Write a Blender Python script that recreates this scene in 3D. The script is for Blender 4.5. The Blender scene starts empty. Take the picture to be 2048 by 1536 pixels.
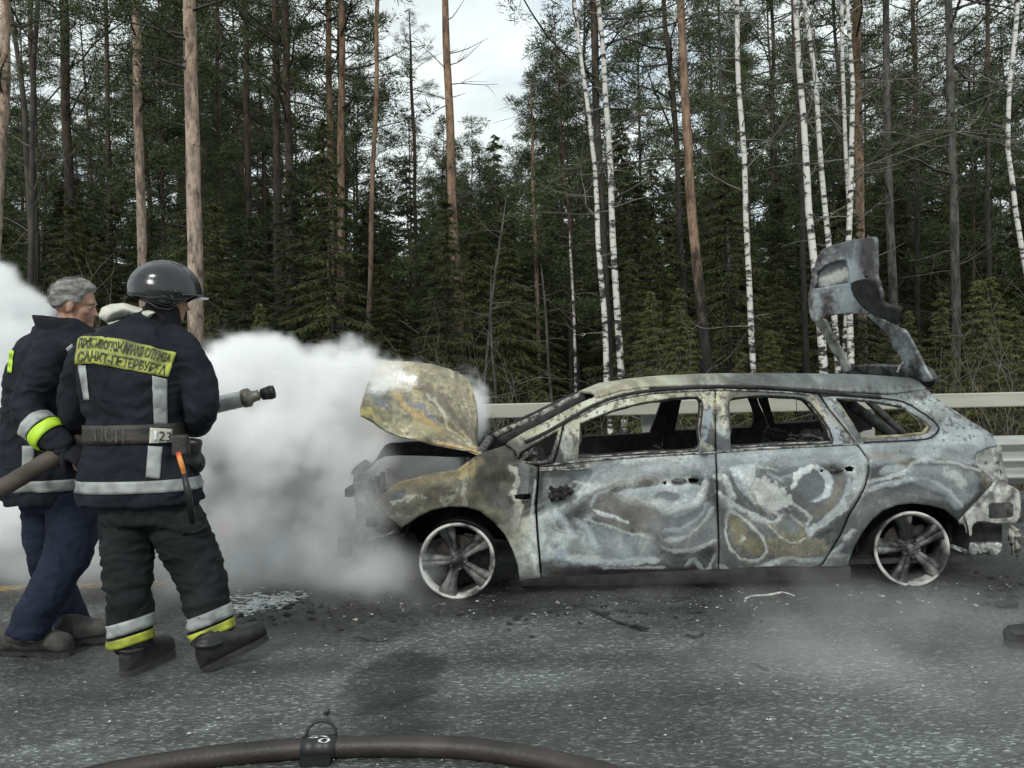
import bpy, bmesh, math, random
import numpy as np
from mathutils import Vector, Matrix, noise, geometry
from mathutils.bvhtree import BVHTree
rad = math.radians
SC = bpy.context.scene
COL = SC.collection

# ------------------------------------------------------------------ camera
CAM_H = 1.33
FPX = 1595.0                    # focal length in pixels of the 2048 wide photograph
ROLL = rad(1.3)
PITCH = 10.0 / FPX
cam_d = bpy.data.cameras.new('camera')
cam = bpy.data.objects.new('camera', cam_d)
COL.objects.link(cam)
cam_d.sensor_width = 36.0
cam_d.lens = FPX / 2048 * 36.0
cam_d.clip_start = 0.05
cam_d.clip_end = 2000
cam.matrix_world = (Matrix.Translation((0, 0, CAM_H)) @ Matrix.Rotation(rad(90) - PITCH, 4, 'X')
                    @ Matrix.Rotation(-ROLL, 4, 'Z'))
SC.camera = cam
_cm = cam.matrix_world.copy()
_cr = np.array(_cm.to_3x3())

def px(u, v, Y):
    """the point of the vertical plane y = Y that the photograph shows at pixel (u, v)"""
    d = _cr @ np.array([(u - 1024) / FPX, -(v - 768) / FPX, -1.0])
    t = Y / d[1]
    return Vector((d[0] * t, Y, CAM_H + d[2] * t))

def gp(u, v, z=0.0):
    """the point at height z seen at pixel (u, v)"""
    d = _cr @ np.array([(u - 1024) / FPX, -(v - 768) / FPX, -1.0])
    t = (z - CAM_H) / d[2]
    return Vector((d[0] * t, d[1] * t, z))

def to_px(P):
    """numpy (n,3) world points -> photograph pixels (n,2)"""
    P = np.asarray(P, float).reshape(-1, 3) - np.array([0, 0, CAM_H])
    q = P @ _cr
    return np.stack([1024 + FPX * q[:, 0] / -q[:, 2], 768 - FPX * q[:, 1] / -q[:, 2]], 1)

# ------------------------------------------------------------------ world, sun, exposure
SUN_EL, SUN_AZ = rad(38), rad(200)     # high thin overcast, the bright side behind the camera
world = bpy.data.worlds.new('World')
SC.world = world
world.use_nodes = True
wn, wl = world.node_tree.nodes, world.node_tree.links
wn.clear()
w_out = wn.new('ShaderNodeOutputWorld')
w_bg = wn.new('ShaderNodeBackground')
w_sky = wn.new('ShaderNodeTexSky')
w_sky.sky_type = 'NISHITA'
w_sky.sun_disc = False
w_sky.sun_elevation = SUN_EL
w_sky.sun_rotation = SUN_AZ
w_bg.inputs['Strength'].default_value = 0.13
w_tc = wn.new('ShaderNodeTexCoord')
w_map = wn.new('ShaderNodeMapping'); w_map.inputs['Scale'].default_value = (1.0, 1.0, 2.2)
w_n = wn.new('ShaderNodeTexNoise'); w_n.inputs['Scale'].default_value = 3.2; w_n.inputs['Detail'].default_value = 7; w_n.inputs['Roughness'].default_value = 0.55
w_r = wn.new('ShaderNodeValToRGB')
w_r.color_ramp.elements[0].position = 0.30; w_r.color_ramp.elements[0].color = (0.50, 0.50, 0.50, 1)
w_r.color_ramp.elements[1].position = 0.48; w_r.color_ramp.elements[1].color = (1, 1, 1, 1)
w_n2 = wn.new('ShaderNodeTexNoise'); w_n2.inputs['Scale'].default_value = 5.5; w_n2.inputs['Detail'].default_value = 6
w_r2 = wn.new('ShaderNodeValToRGB')
w_r2.color_ramp.elements[0].position = 0.32; w_r2.color_ramp.elements[0].color = (4.4, 4.85, 4.95, 1)
w_r2.color_ramp.elements[1].position = 0.66; w_r2.color_ramp.elements[1].color = (6.3, 6.9, 6.8, 1)
w_mix = wn.new('ShaderNodeMix'); w_mix.data_type = 'RGBA'
wl.new(w_tc.outputs['Generated'], w_map.inputs['Vector'])
wl.new(w_map.outputs[0], w_n.inputs['Vector']); wl.new(w_map.outputs[0], w_n2.inputs['Vector'])
wl.new(w_n.outputs['Fac'], w_r.inputs['Fac']); wl.new(w_n2.outputs['Fac'], w_r2.inputs['Fac'])
wl.new(w_r.outputs['Color'], w_mix.inputs['Factor'])
wl.new(w_sky.outputs['Color'], w_mix.inputs['A']); wl.new(w_r2.outputs['Color'], w_mix.inputs['B'])
wl.new(w_mix.outputs['Result'], w_bg.inputs['Color']); wl.new(w_bg.outputs[0], w_out.inputs['Surface'])

sun_d = bpy.data.lights.new('sun', 'SUN')
sun_d.energy = 1.3
sun_d.angle = rad(14)
sun_d.color = (1.0, 0.97, 0.92)
sun = bpy.data.objects.new('sun', sun_d); COL.objects.link(sun)
_sd = Vector((math.sin(SUN_AZ) * math.cos(SUN_EL), math.cos(SUN_AZ) * math.cos(SUN_EL), math.sin(SUN_EL)))
sun.rotation_euler = _sd.to_track_quat('Z', 'Y').to_euler()

SC.view_settings.view_transform = 'Standard'
SC.view_settings.look = 'None'
SC.view_settings.exposure = 0.42
SC.view_settings.gamma = 1.0
SC.view_settings.use_curve_mapping = False
cy = SC.cycles
cy.use_denoising = True
try:
    cy.denoiser = 'OPENIMAGEDENOISE'
    cy.denoising_input_passes = 'RGB_ALBEDO_NORMAL'
except Exception:
    pass
cy.max_bounces = 15
cy.diffuse_bounces = 3
cy.glossy_bounces = 3
cy.transmission_bounces = 2
cy.volume_bounces = 14
cy.transparent_max_bounces = 8
cy.volume_step_rate = 1.0
cy.volume_max_steps = 128
cy.use_adaptive_sampling = True
cy.adaptive_threshold = 0.02

# ------------------------------------------------------------------ helpers
def tag(o, label=None, cat=None, group=None, kind=None):
    if label: o['label'] = label
    if cat: o['category'] = cat
    if group: o['group'] = group
    if kind: o['kind'] = kind
    return o

def empty(name, loc=(0, 0, 0), rz=0.0):
    o = bpy.data.objects.new(name, None)
    o.location = loc; o.rotation_euler = (0, 0, rz)
    o.empty_display_size = 0.1
    COL.objects.link(o)
    return o

def link(name, me, parent=None, mat=None):
    if mat is not None:
        me.materials.clear()
        for m in (mat if isinstance(mat, (list, tuple)) else [mat]):
            me.materials.append(m)
    o = bpy.data.objects.new(name, me)
    COL.objects.link(o)
    if parent is not None:
        o.parent = parent
        if parent.type == 'EMPTY' or True:
            # keep the mesh where it was written, in world coordinates
            o.matrix_parent_inverse = world_of(parent).inverted()
    return o

def world_of(o):
    m = Matrix.Translation(o.location) @ o.rotation_euler.to_matrix().to_4x4() @ Matrix.Diagonal((*o.scale, 1))
    if o.parent is not None:
        m = world_of(o.parent) @ o.matrix_parent_inverse @ m
    return m

def mk(name, V, F, mat=None, parent=None, smooth=True, col=None, mi=None):
    """V (n,3), F list of tuples or an (m,k) array -> one object"""
    V = np.asarray(V, np.float32).reshape(-1, 3)
    me = bpy.data.meshes.new(name)
    if isinstance(F, np.ndarray):
        k = F.shape[1]
        me.vertices.add(len(V)); me.vertices.foreach_set('co', V.ravel())
        me.loops.add(F.size); me.loops.foreach_set('vertex_index', F.astype(np.int32).ravel())
        me.polygons.add(len(F))
        me.polygons.foreach_set('loop_start', np.arange(0, F.size, k, dtype=np.int32))
        me.polygons.foreach_set('loop_total', np.full(len(F), k, np.int32))
        me.update(calc_edges=True)
    else:
        me.from_pydata([tuple(map(float, p)) for p in V], [], F)
    me.validate()
    me.polygons.foreach_set('use_smooth', np.full(len(me.polygons), smooth, bool))
    if mi is not None:
        me.polygons.foreach_set('material_index', np.asarray(mi, np.int32))
    if col is not None:
        a = me.color_attributes.new('Col', 'FLOAT_COLOR', 'POINT')
        c = np.ones((len(V), 4), np.float32); c[:, :3] = col
        a.data.foreach_set('color', c.ravel())
    me.update()
    return link(name, me, parent, mat)

class MB:
    """collects shapes into one mesh"""
    def __init__(s): s.v = []; s.f = []; s.m = []; s.cur = 0
    def add(s, V, F):
        b = len(s.v)
        s.v += [tuple(map(float, p)) for p in V]
        s.f += [tuple(i + b for i in f) for f in F]
        s.m += [s.cur] * len(F)
        return s
    def box(s, c, d, rot=None):
        c = Vector(c); hx, hy, hz = d[0] / 2, d[1] / 2, d[2] / 2
        P = [Vector((x, y, z)) for x in (-hx, hx) for y in (-hy, hy) for z in (-hz, hz)]
        if rot is not None: P = [rot @ p for p in P]
        return s.add([p + c for p in P], [(0, 1, 3, 2), (4, 6, 7, 5), (0, 4, 5, 1), (2, 3, 7, 6), (0, 2, 6, 4), (1, 5, 7, 3)])
    def tube(s, pts, r, n=8, cap=True, flat=1.0):
        pts = [Vector(p) for p in pts]
        m = len(pts)
        rs = r if isinstance(r, (list, tuple)) else [r] * m
        V = []; up = None
        for i in range(m):
            t = (pts[min(i + 1, m - 1)] - pts[max(i - 1, 0)])
            if t.length < 1e-9: t = Vector((0, 0, 1))
            t.normalize()
            if up is None:
                up = t.orthogonal().normalized() if abs(t.z) > .95 else Vector((0, 0, 1))
            a = (up - t * up.dot(t))
            a = a.normalized() if a.length > 1e-6 else t.orthogonal().normalized()
            b = t.cross(a); up = a
            for k in range(n):
                th = 2 * math.pi * k / n
                V.append(pts[i] + (a * math.cos(th) * flat + b * math.sin(th)) * rs[i])
        F = [(i * n + k, i * n + (k + 1) % n, (i + 1) * n + (k + 1) % n, (i + 1) * n + k) for i in range(m - 1) for k in range(n)]
        if cap:
            F.append(tuple(range(n - 1, -1, -1))); F.append(tuple(range((m - 1) * n, m * n)))
        return s.add(V, F)
    def lathe(s, prof, c, axis=(0, 0, 1), n=24, close=False):
        """prof: (radius, height along axis)"""
        ax = Vector(axis).normalized(); a = ax.orthogonal().normalized(); b = ax.cross(a); c = Vector(c)
        V = [c + ax * h + (a * math.cos(2 * math.pi * k / n) + b * math.sin(2 * math.pi * k / n)) * r for r, h in prof for k in range(n)]
        m = len(prof)
        F = [(i * n + k, i * n + (k + 1) % n, (i + 1) * n + (k + 1) % n, (i + 1) * n + k) for i in range(m - 1) for k in range(n)]
        if close: F += [((m - 1) * n + k, (m - 1) * n + (k + 1) % n, (k + 1) % n, k) for k in range(n)]
        return s.add(V, F)
    def ell(s, c, r, n=16, rot=None):
        c = Vector(c); V = []; F = []
        h = n // 2
        for i in range(h + 1):
            ph = math.pi * i / h
            for k in range(n):
                th = 2 * math.pi * k / n
                p = Vector((r[0] * math.sin(ph) * math.cos(th), r[1] * math.sin(ph) * math.sin(th), r[2] * math.cos(ph)))
                if rot is not None: p = rot @ p
                V.append(c + p)
        for i in range(h):
            for k in range(n):
                F.append((i * n + k, (i + 1) * n + k, (i + 1) * n + (k + 1) % n, i * n + (k + 1) % n))
        return s.add(V, F)
    def build(s, name, mat=None, parent=None, smooth=True):
        return mk(name, np.array(s.v), s.f, mat, parent, smooth, mi=s.m if isinstance(mat, (list, tuple)) else None)

def smooth_poly(P, n=4, closed=False):
    """Catmull-Rom through the points"""
    P = [Vector(p) for p in P]; m = len(P); out = []
    for i in range(m if closed else m - 1):
        if closed: a, b, c, d = P[(i - 1) % m], P[i], P[(i + 1) % m], P[(i + 2) % m]
        else: a, b, c, d = P[max(i - 1, 0)], P[i], P[i + 1], P[min(i + 2, m - 1)]
        for k in range(n):
            t = k / n
            out.append(0.5 * ((2 * b) + (c - a) * t + (2 * a - 5 * b + 4 * c - d) * t * t + (3 * b - a - 3 * c + d) * t ** 3))
    if not closed: out.append(P[-1])
    return out

def apply_mods(o):
    """bake the modifiers of o into its mesh"""
    dg = bpy.context.evaluated_depsgraph_get()
    dg.update()
    me = bpy.data.meshes.new_from_object(o.evaluated_get(dg))
    old = o.data
    o.modifiers.clear(); o.data = me
    return o

def nz(p, s=1.0, seed=0.0):
    return noise.noise(Vector((p[0] * s + seed, p[1] * s - seed * 1.7, p[2] * s + seed * .6)))

# numpy value noise, for colouring many points at once
_rg = np.random.RandomState(7)
_perm = _rg.permutation(4096)
_vals = _rg.rand(4096)
def vn(x, y, z=0.0, seed=0):
    x = np.asarray(x, float) + seed * 17.3; y = np.asarray(y, float) + seed * 9.1; z = np.asarray(z, float) + seed * 3.7 + x * 0
    xi, yi, zi = np.floor(x).astype(int), np.floor(y).astype(int), np.floor(z).astype(int)
    fx, fy, fz = x - xi, y - yi, z - zi
    fx, fy, fz = [f * f * (3 - 2 * f) for f in (fx, fy, fz)]
    def h(a, b, c): return _vals[_perm[(_perm[(_perm[a & 4095] + b) & 4095] + c) & 4095]]
    r = 0
    for dx in (0, 1):
        for dy in (0, 1):
            for dz in (0, 1):
                w = (fx if dx else 1 - fx) * (fy if dy else 1 - fy) * (fz if dz else 1 - fz)
                r = r + w * h(xi + dx, yi + dy, zi + dz)
    return r
def fbm(x, y, z=0.0, seed=0, o=4, g=0.5):
    a = 1; s = 0; t = 0; x = np.asarray(x, float); y = np.asarray(y, float); z = np.asarray(z, float)
    for i in range(o):
        s = s + a * vn(x * 2 ** i, y * 2 ** i, z * 2 ** i, seed + i * 5); t += a; a *= g
    return s / t
def sst(a, b, x):
    t = np.clip((np.asarray(x, float) - a) / (b - a), 0, 1); return t * t * (3 - 2 * t)

# ------------------------------------------------------------------ materials
def new_mat(name):
    m = bpy.data.materials.new(name); m.use_nodes = True
    return m, m.node_tree.nodes, m.node_tree.links, m.node_tree.nodes['Principled BSDF']

def mat(name, c1, c2=None, scale=8.0, rough=0.7, metal=0.0, bump=0.0, bscale=None, detail=5, lo=.35, hi=.65, stretch=(1, 1, 1), coat=0.0, spec=0.5, trans=0.0):
    m, n, l, b = new_mat(name)
    b.inputs['Roughness'].default_value = rough
    b.inputs['Metallic'].default_value = metal
    b.inputs['Specular IOR Level'].default_value = spec
    if coat: b.inputs['Coat Weight'].default_value = coat
    tc = n.new('ShaderNodeTexCoord'); mp = n.new('ShaderNodeMapping'); mp.inputs['Scale'].default_value = stretch
    l.new(tc.outputs['Object'], mp.inputs['Vector'])
    if c2 is None:
        b.inputs['Base Color'].default_value = (*c1, 1)
    else:
        t = n.new('ShaderNodeTexNoise'); t.inputs['Scale'].default_value = scale; t.inputs['Detail'].default_value = detail
        r = n.new('ShaderNodeValToRGB')
        r.color_ramp.elements[0].position = lo; r.color_ramp.elements[0].color = (*c1, 1)
        r.color_ramp.elements[1].position = hi; r.color_ramp.elements[1].color = (*c2, 1)
        l.new(mp.outputs[0], t.inputs['Vector']); l.new(t.outputs['Fac'], r.inputs['Fac']); l.new(r.outputs['Color'], b.inputs['Base Color'])
    if bump:
        t2 = n.new('ShaderNodeTexNoise'); t2.inputs['Scale'].default_value = bscale or scale * 4; t2.inputs['Detail'].default_value = 5
        bp = n.new('ShaderNodeBump'); bp.inputs['Strength'].default_value = bump; bp.inputs['Distance'].default_value = 0.01
        l.new(mp.outputs[0], t2.inputs['Vector']); l.new(t2.outputs['Fac'], bp.inputs['Height']); l.new(bp.outputs[0], b.inputs['Normal'])
    return m

def mat_vcol(name, rough=0.72, metal=0.0, fine=90.0, amt=0.35, bump=0.25, spec=0.4):
    """burnt sheet metal: colour from the mesh's 'Col' wear map, broken up by fine flaking"""
    m, n, l, b = new_mat(name)
    b.inputs['Roughness'].default_value = rough; b.inputs['Metallic'].default_value = metal
    b.inputs['Specular IOR Level'].default_value = spec
    at = n.new('ShaderNodeAttribute'); at.attribute_name = 'Col'
    tc = n.new('ShaderNodeTexCoord')
    t = n.new('ShaderNodeTexNoise'); t.inputs['Scale'].default_value = fine; t.inputs['Detail'].default_value = 6; t.inputs['Roughness'].default_value = .65
    r = n.new('ShaderNodeMapRange'); r.inputs['From Min'].default_value = .32; r.inputs['From Max'].default_value = .68
    r.inputs['To Min'].default_value = 1 - amt; r.inputs['To Max'].default_value = 1 + amt
    mx = n.new('ShaderNodeVectorMath'); mx.operation = 'SCALE'
    l.new(tc.outputs['Object'], t.inputs['Vector']); l.new(t.outputs['Fac'], r.inputs['Value'])
    l.new(at.outputs['Color'], mx.inputs[0]); l.new(r.outputs[0], mx.inputs['Scale'])
    # crisp flakes: bare dark spots and chalky crust with hard edges, gathered in patches
    pt = n.new('ShaderNodeTexNoise'); pt.inputs['Scale'].default_value = 3.2; pt.inputs['Detail'].default_value = 3; l.new(tc.outputs['Object'], pt.inputs['Vector'])
    fk = n.new('ShaderNodeTexNoise'); fk.inputs['Scale'].default_value = fine * .42; fk.inputs['Detail'].default_value = 9; fk.inputs['Roughness'].default_value = .75; l.new(tc.outputs['Object'], fk.inputs['Vector'])
    sm = n.new('ShaderNodeMath'); sm.operation = 'MULTIPLY_ADD'; sm.inputs[1].default_value = .55; l.new(pt.outputs['Fac'], sm.inputs[0]); l.new(fk.outputs['Fac'], sm.inputs[2])
    fr = n.new('ShaderNodeValToRGB'); e = fr.color_ramp.elements
    e[0].position = .58; e[0].color = (.62, .62, .62, 1); e[1].position = .96; e[1].color = (1.5, 1.5, 1.48, 1)
    for p_, c_ in ((.63, .96), (.88, 1.04), (.92, 1.4)):
        k = e.new(p_); k.color = (c_, c_, c_, 1)
    l.new(sm.outputs[0], fr.inputs['Fac'])
    mm = n.new('ShaderNodeMix'); mm.data_type = 'RGBA'; mm.blend_type = 'MULTIPLY'; mm.inputs['Factor'].default_value = 1
    l.new(mx.outputs[0], mm.inputs['A']); l.new(fr.outputs['Color'], mm.inputs['B'])
    l.new(mm.outputs['Result'], b.inputs['Base Color'])
    t2 = n.new('ShaderNodeTexNoise'); t2.inputs['Scale'].default_value = fine * .6; t2.inputs['Detail'].default_value = 5
    bp = n.new('ShaderNodeBump'); bp.inputs['Strength'].default_value = bump; bp.inputs['Distance'].default_value = 0.004
    l.new(tc.outputs['Object'], t2.inputs['Vector']); l.new(t2.outputs['Fac'], bp.inputs['Height']); l.new(bp.outputs[0], b.inputs['Normal'])
    return m
# ------------------------------------------------------------------ the road
def road_material():
    m, n, l, b = new_mat('wet_asphalt')
    tc = n.new('ShaderNodeTexCoord')
    mp = n.new('ShaderNodeMapping'); mp.inputs['Scale'].default_value = (0.45, 1.0, 1.0)   # worn along the traffic
    l.new(tc.outputs['Object'], mp.inputs['Vector'])
    # aggregate
    vo = n.new('ShaderNodeTexVoronoi'); vo.inputs['Scale'].default_value = 125
    l.new(mp.outputs[0], vo.inputs['Vector'])
    sep = n.new('ShaderNodeSeparateColor'); l.new(vo.outputs['Color'], sep.inputs[0])
    r1 = n.new('ShaderNodeValToRGB'); e = r1.color_ramp.elements
    e[0].position = 0.0; e[0].color = (.050, .054, .052, 1)
    e[1].position = 1.0; e[1].color = (.23, .245, .235, 1)
    k = e.new(.45); k.color = (.058, .063, .061, 1)
    k = e.new(.74); k.color = (.082, .089, .086, 1)
    k = e.new(.90); k.color = (.118, .128, .122, 1)
    l.new(sep.outputs[0], r1.inputs['Fac'])
    # broad wet and sooty patches
    t = n.new('ShaderNodeTexNoise'); t.inputs['Scale'].default_value = 1.1; t.inputs['Detail'].default_value = 8; t.inputs['Roughness'].default_value = .6
    l.new(tc.outputs['Object'], t.inputs['Vector'])
    r2 = n.new('ShaderNodeValToRGB'); r2.color_ramp.elements[0].position = .36; r2.color_ramp.elements[0].color = (.78, .78, .78, 1)
    r2.color_ramp.elements[1].position = .62; r2.color_ramp.elements[1].color = (1.38, 1.42, 1.38, 1)
    l.new(t.outputs['Fac'], r2.inputs['Fac'])
    mx = n.new('ShaderNodeMix'); mx.data_type = 'RGBA'; mx.blend_type = 'MULTIPLY'; mx.inputs['Factor'].default_value = 1
    l.new(r1.outputs['Color'], mx.inputs['A']); l.new(r2.outputs['Color'], mx.inputs['B'])
    # stain map from the sheet's vertices
    at = n.new('ShaderNodeAttribute'); at.attribute_name = 'Col'
    mx2 = n.new('ShaderNodeMix'); mx2.data_type = 'RGBA'; mx2.blend_type = 'MULTIPLY'; mx2.inputs['Factor'].default_value = 1
    l.new(mx.outputs['Result'], mx2.inputs['A']); l.new(at.outputs['Color'], mx2.inputs['B'])
    l.new(mx2.outputs['Result'], b.inputs['Base Color'])
    r3 = n.new('ShaderNodeMapRange'); r3.inputs['From Min'].default_value = .35; r3.inputs['From Max'].default_value = .65
    r3.inputs['To Min'].default_value = .30; r3.inputs['To Max'].default_value = .72
    l.new(t.outputs['Fac'], r3.inputs['Value']); l.new(r3.outputs[0], b.inputs['Roughness'])
    t3 = n.new('ShaderNodeTexNoise'); t3.inputs['Scale'].default_value = 110; t3.inputs['Detail'].default_value = 4
    l.new(mp.outputs[0], t3.inputs['Vector'])
    ad = n.new('ShaderNodeMath'); ad.operation = 'ADD'; l.new(t3.outputs['Fac'], ad.inputs[0]); l.new(vo.outputs['Distance'], ad.inputs[1])
    bp = n.new('ShaderNodeBump'); bp.inputs['Strength'].default_value = .7; bp.inputs['Distance'].default_value = .006
    l.new(ad.outputs[0], bp.inputs['Height']); l.new(bp.outputs[0], b.inputs['Normal'])
    b.inputs['Specular IOR Level'].default_value = .35
    return m

def sheet(name, xs, ys, zf, m, colf=None, kind='structure'):
    X, Y = np.meshgrid(xs, ys)
    Z = zf(X, Y)
    V = np.stack([X.ravel(), Y.ravel(), Z.ravel()], 1)
    nx, ny = len(xs), len(ys)
    i = np.arange(ny - 1)[:, None] * nx + np.arange(nx - 1)[None, :]
    F = np.stack([i, i + 1, i + nx + 1, i + nx], -1).reshape(-1, 4)
    o = mk(name, V, F, m, col=None if colf is None else colf(V))
    o['kind'] = kind
    return o

ROAD_EDGE = 8.6
def road_col(V):
    x, y = V[:, 0], V[:, 1]
    uv = to_px(np.stack([x, np.maximum(y, .6), 0 * x], 1)); u, v = uv[:, 0], uv[:, 1]
    c = np.ones(len(V))
    n1 = fbm(x * 2.2, y * 2.2, seed=3); n2 = fbm(x * 9, y * 9, seed=5)
    # the lane is worn and wetted in streaks along the traffic
    st = fbm(x * .55, y * 4.2, seed=13, o=4); c *= .74 + .52 * sst(.3, .68, st); c *= .88 + .24 * fbm(x * 5, y * 6, seed=16, o=4)
    # soot under and around the wreck
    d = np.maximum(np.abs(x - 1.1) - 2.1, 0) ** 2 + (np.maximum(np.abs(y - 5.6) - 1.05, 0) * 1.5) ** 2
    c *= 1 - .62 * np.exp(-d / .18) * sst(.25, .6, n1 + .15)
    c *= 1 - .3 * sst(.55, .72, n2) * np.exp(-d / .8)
    # the dark spill in front of the camera
    for (cx, cy_, rx, ry, a) in ((gp(790, 1360).x, gp(790, 1360).y, .19, .36, .66), (gp(815, 1440).x, gp(815, 1440).y, .13, .24, .5), (gp(150, 1450).x, gp(150, 1450).y, .5, .3, .22), (gp(1500, 1260).x, gp(1500, 1260).y, .9, .18, .2)):
        q = ((x - cx) / rx) ** 2 + ((y - cy_) / ry) ** 2
        c *= 1 - a * sst(1.25, .65, q + (n1 - .5) * 2.2 + (n2 - .5) * 1.6)
    # the scuffed trace of an old white line
    t = np.clip((u - 20) / 430, 0, 1); q = np.abs(v - (1512 - 60 * t - 8 * np.sin(t * 3))) / 9
    c *= 1 + 1.5 * sst(1.1, .1, q + (n2 - .5) * 1.6) * sst(-10, 60, u) * sst(470, 420, u) * (y < 4) * sst(.35, .6, fbm(x * 30, y * 30, seed=19))
    # pale dried track
    q = np.abs(x - (gp(640, 1400).x + (y - 3.2) * .25)) / .13
    c *= 1 + .30 * sst(1.2, .2, q + (n1 - .5)) * sst(4.4, 3.9, y) * sst(2.6, 3.1, y)
    return np.stack([c * 1.02, c * .985, c * .975], 1)

M_ROAD = road_material()
xs = np.concatenate([np.arange(-300, -8, 20.0), np.arange(-8, 10, .06), np.arange(10, 301, 20.0)])
ys = np.concatenate([[-60, -20, -5, 0], np.arange(1.0, ROAD_EDGE, .06), [ROAD_EDGE]])
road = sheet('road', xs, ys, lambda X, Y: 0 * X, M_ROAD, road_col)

# yellow edge line, worn paint 4 mm above the road
def yellow_line():
    a, b = gp(-300, 1190), gp(330, 1166)
    ang = math.atan2(b.y - a.y, b.x - a.x)
    m, n, l, bs = new_mat('worn_yellow_paint')
    tc = n.new('ShaderNodeTexCoord'); t = n.new('ShaderNodeTexNoise'); t.inputs['Scale'].default_value = 22; t.inputs['Detail'].default_value = 6
    l.new(tc.outputs['Object'], t.inputs['Vector'])
    r = n.new('ShaderNodeValToRGB'); r.color_ramp.elements[0].position = .42; r.color_ramp.elements[0].color = (.07, .07, .06, 1)
    r.color_ramp.elements[1].position = .53; r.color_ramp.elements[1].color = (.52, .33, .045, 1)
    l.new(t.outputs['Fac'], r.inputs['Fac']); l.new(r.outputs['Color'], bs.inputs['Base Color']); bs.inputs['Roughness'].default_value = .7
    w = .07
    V = []; F = []
    N = int((gp(372, 1166).x - a.x + 3) / .14)
    for i in range(N + 1):
        p = a.lerp(b, 0) + Vector((math.cos(ang), math.sin(ang), 0)) * (i * .14 - 3)
        j = nz((i * .7, 0, 0)) * .008
        V += [(p.x, p.y - w + j, .004), (p.x, p.y + w + j, .004)]
    F = [(2 * i, 2 * i + 2, 2 * i + 3, 2 * i + 1) for i in range(N)]
    o = mk('road_marking', V, F, m, smooth=False); o['kind'] = 'structure'
    return o
yellow_line()

# ------------------------------------------------------------------ forest floor
def floor_z(X, Y):
    z = -.05 - .75 * sst(ROAD_EDGE, ROAD_EDGE + 2.2, Y) + .35 * sst(11.5, 15, Y)
    return z + (fbm(X * .35, Y * .35, seed=9) - .5) * .5 * sst(9, 12, Y)
M_FLOOR = mat('forest_floor_soil', (.020, .018, .012), (.075, .062, .038), scale=3.5, rough=.95, bump=.6, bscale=20)
xs2 = np.concatenate([np.arange(-400, -40, 30.0), np.arange(-40, 44, .8), np.arange(44, 401, 30.0)])
ys2 = np.concatenate([[ROAD_EDGE - .02, ROAD_EDGE + .3, ROAD_EDGE + .8], np.arange(9.8, 60, .8), np.arange(60, 600, 40.0)])
ground = sheet('ground', xs2, ys2, floor_z, M_FLOOR)

# ------------------------------------------------------------------ crash barrier
M_GALV = mat('galvanised_steel', (.36, .37, .34), (.47, .48, .45), scale=5, rough=.5, metal=.35, bump=.08, bscale=60, stretch=(.3, 1, 3))
M_RAILTOP = mat('weathered_beige_steel', (.36, .36, .30), (.46, .455, .38), scale=4, rough=.55, metal=.15, bump=.08, bscale=80, stretch=(.25, 1, 2))
RAIL_Y = 7.30
def rail_z(x): return .0
def guardrail():
    root = tag(empty('guardrail', (0, RAIL_Y, 0)), 'galvanised steel crash barrier with a flat top beam running behind the burnt car', 'crash barrier')
    x0, x1 = -9.0, 11.0
    L = 4.0
    # top box beam in lengths, lower corrugated beam in lengths
    zt = CAM_H - (808 - 759.6) / FPX * RAIL_Y
    k = 0
    x = x0 - .45
    while x < x1:
        a, b = x + .004, x + L - .004
        MBm = MB(); h = .062
        prof = [(-.035, zt - .128), (-.04, zt - .12), (-.04, zt - .008), (-.032, zt), (.032, zt), (.04, zt - .008), (.04, zt - .12), (.035, zt - .128)]
        V = [(q, RAIL_Y - .10 + p[0], p[1]) for q in (a, b) for p in prof]; n = len(prof)
        MBm.add(V, [(i, (i + 1) % n, n + (i + 1) % n, n + i) for i in range(n)] + [tuple(range(n)), tuple(range(2 * n - 1, n - 1, -1))])
        MBm.build('top_beam', M_RAILTOP, root, smooth=False)
        # three wave beam
        prof = []
        N = 36; zl, zh = .28, .72
        for i in range(N + 1):
            t = i / N
            y = -.17 - .042 * math.cos(t * 3 * 2 * math.pi) * (1 if .02 < t < .98 else .7)
            y = -.155 - .045 * (0.5 - .5 * math.cos(t * 3 * 2 * math.pi)) * 1.9 + .02
            prof.append((y, zl + (zh - zl) * t))
        V = [(q, RAIL_Y + p[0] + .02, p[1]) for q in (a, b + .3) for p in prof]
        F = [(i, i + 1, N + 2 + i, N + 1 + i) for i in range(N)]
        o = mk('corrugated_beam', V, F, M_GALV, root)
        so = o.modifiers.new('s', 'SOLIDIFY'); so.thickness = .004; so.offset = 1 if k % 2 else -1
        x += L; k += 1
    for i in range(6):
        xp = px(1300, 850, RAIL_Y).x + (i - 3) * 2.0 * 1.0
        w = MB()
        # C section post with a spacer block
        w.box((xp, RAIL_Y + .02, zt / 2 - .1), (.13, .008, zt + .1)).box((xp - .061, RAIL_Y + .0495, zt / 2 - .1), (.008, .05, zt + .1)).box((xp + .061, RAIL_Y + .0495, zt / 2 - .1), (.008, .05, zt + .1))
        w.build('post', M_GALV, root, smooth=False)
        MB().box((xp, RAIL_Y - .035, .5), (.10, .09, .34)).build('spacer', M_GALV, root, smooth=False)
    return root
guardrail()
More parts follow.
